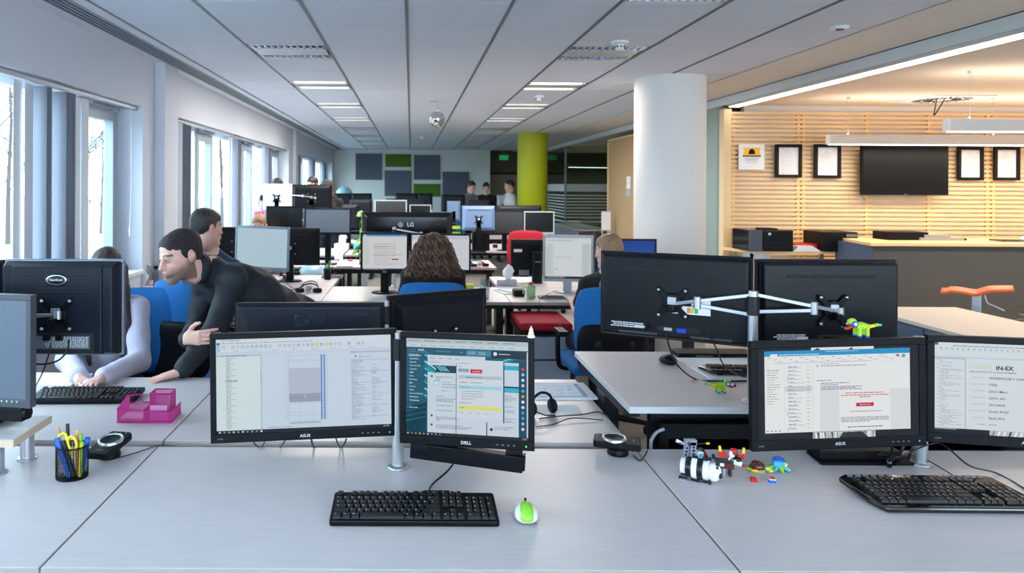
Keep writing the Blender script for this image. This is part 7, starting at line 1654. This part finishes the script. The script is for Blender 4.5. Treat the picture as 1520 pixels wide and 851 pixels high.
# ------------------------------------------------------------------ brick toys
def bk(mb, x, y, z, w_, d, h, mi, studs=True):
    u = .008; mb.mi = mi; mb.box(x, y, z, x+w_*u, y+d*u, z+h)
    if studs:
        for i in range(int(w_)):
            for j in range(int(d)): mb.lathe([(.0025, h), (.0025, h+.0017), (0, h+.0017)], (x+(i+.5)*u, y+(j+.5)*u, z), 8)
TM = {k: mat('brick_'+k, c, .25) for k, c in dict(red=(196, 26, 30), yellow=(246, 206, 30), blue=(24, 96, 196), azure=(60, 180, 216), lime=(164, 206, 40), white=(236, 238, 240), black=(20, 20, 22), grey=(140, 152, 168), brown=(86, 38, 30), orange=(240, 150, 40), dgreen=(30, 100, 60), tan=(180, 160, 110)).items()}
TL = list(TM.values()); TI = {k: i for i, k in enumerate(TM)}
def toy(name, label, px, py, yaw, z=HD, sc=1., at_=None):
    p = on_plane(px, py, z) if at_ is None else at_; t = thing(name, label, 'toy', (p[0], p[1], z), yaw); t.scale = (sc,)*3; return t
# striped caterpillar
t = toy('brick_caterpillar', 'black and white striped caterpillar toy lying before the grey toy tower', 1033, 712, R(-32))
for i in range(5):
    m = 'white' if i % 2 == 0 else 'black'; r_ = [.024, .030, .032, .032, .030][i]; x = -.044+i*.0165
    MB().lathe([(0, 0), (r_*.96, 0), (r_, .003), (r_, .0135), (r_*.96, .0163), (0, .0163)], (x, 0, .036), 28, 'x').build('body_ring', TM[m], t)
h_ = MB(); h_.mi = TI['white']; h_.sphere((.052, 0, .034), (.022, .028, .028), 18, 12); h_.mi = TI['black']; h_.sphere((.071, -.010, .030), (.008, .008, .008), 10, 8)
for (y, z) in ((-.012, .052), (.004, .054), (-.004, .060), (.012, .050)): h_.sphere((.062, y, z), .0055, 8, 6)
h_.build('head', TL, t); b_ = MB()
for x in (-.035, .0, .035): bk(b_, x-.012, -.020, 0, 3, 1, .006, TI['black']); bk(b_, x-.012, .012, 0, 3, 1, .006, TI['black'])
for x in (-.03, .03): b_.mi = TI['grey']; b_.box(x-.012, -.032, 0, x+.012, -.018, .003)
b_.build('foot', TL, t); b_ = MB(); bk(b_, -.01, -.006, .066, 2, 1, .008, TI['black']); bk(b_, .020, -.006, .066, 2, 1, .010, TI['black']); b_.build('saddle', TL, t)
# grey tower with rotor arms
t = toy('brick_tower', 'grey toy tower with an arm carrying yellow tips', 1024, 694, R(0), sc=1.0)
b_ = MB(); b_.mi = TI['grey']; b_.prism([(-.030, 0), (-.016, 0), (-.006, .075), (-.018, .075)], -.01, .004).box(-.002, -.012, .0, .016, .006, .085).box(-.018, -.012, .075, .018, .006, .092); b_.build('mast', TL, t)
b_ = MB(); b_.mi = TI['black']
for k in range(6): b_.box(.003, -.0135, .012+k*.011, .011, -.012, .018+k*.011); b_.box(-.026+k*.002, -.0105, .008+k*.011, -.020+k*.002, -.0100, .014+k*.011)
b_.build('mast_hole', TL, t); b_ = MB(); b_.mi = TI['brown']; b_.lathe([(0, -.016), (.006, -.016), (.006, -.012)], (-.008, 0, .082), 12, 'y'); b_.build('axle', TL, t)
b_ = MB(); b_.mi = TI['white']; b_.tube([(-.045, -.004, .088), (-.020, -.004, .078)], [.006, .003], 8); b_.mi = TI['blue']; b_.tube([(-.040, -.006, .083), (-.028, -.006, .079)], .004, 8); b_.mi = TI['orange']; b_.sphere((-.026, -.006, .080), .005, 8, 6); b_.mi = TI['black']; b_.tube([(.018, 0, .076), (.052, 0, .078)], .0025, 8); b_.mi = TI['yellow']; b_.sphere((.058, 0, .078), (.008, .005, .004), 10, 6); b_.build('rotor_arm', TL, t)
b_ = MB(); b_.mi = TI['white']; b_.box(.018, -.02, .035, .036, -.006, .056); b_.mi = TI['azure']; b_.box(.020, -.0215, .040, .034, -.0195, .052); b_.mi = TI['black']; b_.tube(spline([(.02, -.01, .066), (.035, -.01, .062), (.046, -.01, .046), (.052, -.01, .034)]), .005, 8)
for (x, z, c) in ((.044, .046, 'red'), (.038, .030, 'blue'), (.050, .026, 'red'), (.060, .028, 'blue'), (.046, .016, 'red')): bk(b_, x-.005, -.018, z, 1, 1, .009, TI[c])
b_.build('engine', TL, t)
# winged cow
t = toy('brick_flying_cow', 'black and white toy cow with red wings behind the caterpillar', 1083, 706, R(-14))
b_ = MB(); b_.mi = TI['brown']; b_.box(-.040, -.010, .022, .012, .010, .042); b_.mi = TI['black']; b_.box(-.044, -.010, .040, .004, .010, .050); b_.mi = TI['white']; b_.box(-.03, -.0105, .030, -.018, .0105, .040); bk(b_, -.052, -.008, .050, 1, 2, .010, TI['black']); b_.build('body', TL, t)
for (x, c) in ((-.034, 'black'), (-.018, 'grey'), (.0, 'black')):
    for y in (-.011, .005): MB().box(x-.004, y, 0, x+.004, y+.006, .024).build('leg', TM[c], t)
b_ = MB(); b_.mi = TI['white']; b_.tube([(.012, -.002, .046), (.034, -.006, .040)], [.010, .008], 10); b_.mi = TI['black']; b_.sphere((.022, -.004, .054), (.013, .010, .008), 10, 8); b_.mi = TI['red']; b_.sphere((.040, -.008, .038), .0055, 8, 6); b_.mi = TI['white']; b_.sphere((.014, -.010, .050), .005, 8, 6); b_.build('head', TL, t)
b_ = MB(); b_.mi = TI['red']; b_.lathe([(0, 0), (.012, .003), (.010, .014), (0, .018)], (.012, 0, .070), 14); b_.mi = TI['black']; b_.sphere((.014, 0, .068), (.011, .009, .009), 10, 8); b_.mi = TI['white']; b_.sphere((.002, -.008, .072), (.006, .004, .008), 10, 8); b_.tube([(.0, -.008, .06), (.012, -.010, .068)], .003, 8); b_.tube([(-.006, 0, .040), (.002, -.004, .062)], .003, 8); b_.build('rider', TL, t)
for s_ in (-1, 1):
    b_ = MB(); x0 = .006+s_*.004
    b_.mi = TI['red']; b_.prism([(x0+s_*.006, .056), (x0+s_*.034, .056), (x0+s_*.032, .076), (x0+s_*.018, .074 if s_ < 0 else .066)][::s_], -.002, .004, 'y'); b_.mi = TI['yellow']; b_.prism([(x0+s_*.026, .074), (x0+s_*.034, .074), (x0+s_*.035, .090), (x0+s_*.028, .090)][::s_], -.003, .005, 'y'); b_.build('wing', TL, t)
# turtle
t = toy('brick_turtle', 'small toy turtle with a brown shell right of the winged cow', 1124, 700, R(-18), sc=1.05)
b_ = MB(); b_.mi = TI['brown']; b_.lathe([(0, .010), (.022, .010), (.023, .016), (.017, .026), (.008, .031), (0, .032)], n=8, sy=.8); 
for a in range(6): b_.lathe([(.0035, .0), (.0035, .003), (0, .003)], (.012*math.cos(a), .010*math.sin(a), .027), 8)
b_.build('shell', TL, t); b_ = MB(); b_.mi = TI['lime']; b_.sphere((.030, -.006, .014), (.012, .008, .008), 12, 8); b_.mi = TI['yellow']; b_.sphere((.036, -.009, .010), (.008, .007, .005), 10, 6); b_.mi = TI['white']; b_.sphere((.026, -.013, .017), .0035, 8, 6); b_.build('head', TL, t)
for (x, y, c) in ((-.024, -.010, 'lime'), (-.010, -.018, 'yellow'), (.012, .016, 'lime'), (-.016, .014, 'lime')): MB().sphere((x, y, .008), (.012, .006, .004), 10, 6).build('flipper', TM[c], t)
MB().box(-.02, -.012, 0, .02, .012, .010).build('belly', TM['tan'], t)
# blue crab
t = toy('brick_octopus', 'blue and turquoise toy octopus with green legs', 1156, 699, R(-12), sc=1.05)
b_ = MB(); bk(b_, -.016, -.010, .012, 4, 3, .018, TI['azure'], False); bk(b_, -.016, -.010, .030, 4, 3, .0065, TI['blue']); bk(b_, -.008, -.004, .0365, 2, 2, .004, TI['blue']); b_.build('body', TL, t)
b_ = MB(); b_.mi = TI['lime']; b_.box(.010, -.013, .018, .020, -.002, .030); b_.mi = TI['white']; b_.sphere((.018, -.014, .022), .005, 10, 8); b_.mi = TI['black']; b_.sphere((.019, -.0185, .022), .0022, 8, 6); b_.build('face', TL, t)
for i in range(8):
    a = 2*PI*i/8+.2; c, s_ = math.cos(a), math.sin(a); MB().tube([(c*.010, s_*.008, .014), (c*.022, s_*.016, .010), (c*.034, s_*.024, .003)], [.005, .006, .003], 8).build('tentacle', TM['azure' if i % 2 else 'lime'], t)
t = toy('toy_brick', 'single small red toy brick before the turtle', 1119, 715, 0); b_ = MB(); bk(b_, -.009, -.008, 0, 2, 2, .0115, TI['red']); b_.build('brick', TL, t)
t = toy('toy_brick', 'blue toy brick with white and red layers before the octopus', 1146, 716, R(-12)); b_ = MB(); bk(b_, -.010, -.008, 0, 2.4, 2, .0085, TI['blue'], False); bk(b_, -.010, -.008, .0085, 2.4, 2, .003, TI['white'], False); b_.mi = TI['red']; b_.prism([(-.009, .0115), (.009, .0115), (.007, .016), (.002, .0145), (-.005, .016)], -.007, .007, 'y'); b_.build('brick', TL, t)
# brick lizards
def lizard(label, p, z, yaw, sc=1.):
    t = toy('brick_lizard', label, 0, 0, yaw, z, sc, at_=p); t['group'] = 'lime green toy reptiles'
    b_ = MB(); b_.mi = TI['lime']; b_.tube([(-.022, 0, .024), (-.005, 0, .027), (.012, 0, .026)], [.008, .011, .010], 10); b_.build('body', TL, t)
    b_ = MB(); b_.mi = TI['yellow']; b_.tube([(-.022, 0, .025), (-.038, .002, .027)], [.006, .004], 8); b_.mi = TI['lime']; b_.tube([(-.036, .002, .027), (-.050, .003, .030)], [.005, .004], 8); b_.mi = TI['azure']; b_.sphere((-.054, .003, .029), (.006, .003, .0035), 8, 6); b_.build('tail', TL, t)
    b_ = MB(); b_.mi = TI['lime']; b_.sphere((.020, 0, .038), (.012, .009, .009), 12, 8); b_.mi = TI['blue']; b_.lathe([(0, -.012), (.0075, -.012), (.008, -.007)], (.018, 0, .033), 14, 'y'); b_.mi = TI['white']; b_.lathe([(0, -.0135), (.004, -.0135), (.0042, -.012)], (.018, 0, .033), 12, 'y'); b_.mi = TI['red']; b_.tube([(.020, -.002, .027), (.034, -.002, .020), (.042, -.002, .022)], [.005, .004, .003], 8); b_.mi = TI['black']; b_.sphere((.046, -.002, .024), .0045, 8, 6); b_.tube([(.046, -.002, .026), (.047, -.002, .034)], .0012, 6); b_.build('head', TL, t)
    for x in (-.014, .006):
        for y in (-.009, .009): q = MB(); q.mi = TI['lime']; q.box(x-.004, y-.003, .004, x+.004, y+.003, .024); q.mi = TI['blue']; q.box(x-.0035, y-.004, 0, x+.0045, y+.003, .004); q.build('leg', TL, t)
    return t
lizard('lime green toy reptile standing on the raised desk left of the silver pole', on_plane(1071, 583, .84), .84, 0, 1.12)
lz = W(1276, 504, 2.205); lizard('lime green toy reptile perched on top of the e-mail monitor', (lz.x, 2.205), W(1276, 500, 2.2).z, R(180), 1.22)
lf = [o for o in bpy.data.objects if o.name.startswith('brick_lizard')][-1]; lf.rotation_euler = (0, 0, 0); lf.scale = (-1.22, 1.22, 1.22)
fg = W(789, 503, 2.105); t = thing('stacked_figurine', 'tiny white and yellow tiered figurine on the corner of the square monitor', 'figurine', (fg.x, 2.112, fg.z+.002))
MB().lathe([(0, 0), (.011, 0), (.012, .004), (.007, .010), (.0085, .013), (.0055, .019), (.0065, .022), (.0035, .028), (0, .036)], n=18).build('body', M_paper, t); MB().lathe([(.0088, .0095), (.0092, .012), (.007, .014)], n=18).lathe([(.0066, .0185), (.0070, .021), (.005, .023)], n=18).build('yellow_band', mat('gold_yellow', (226, 186, 90), .4), t)
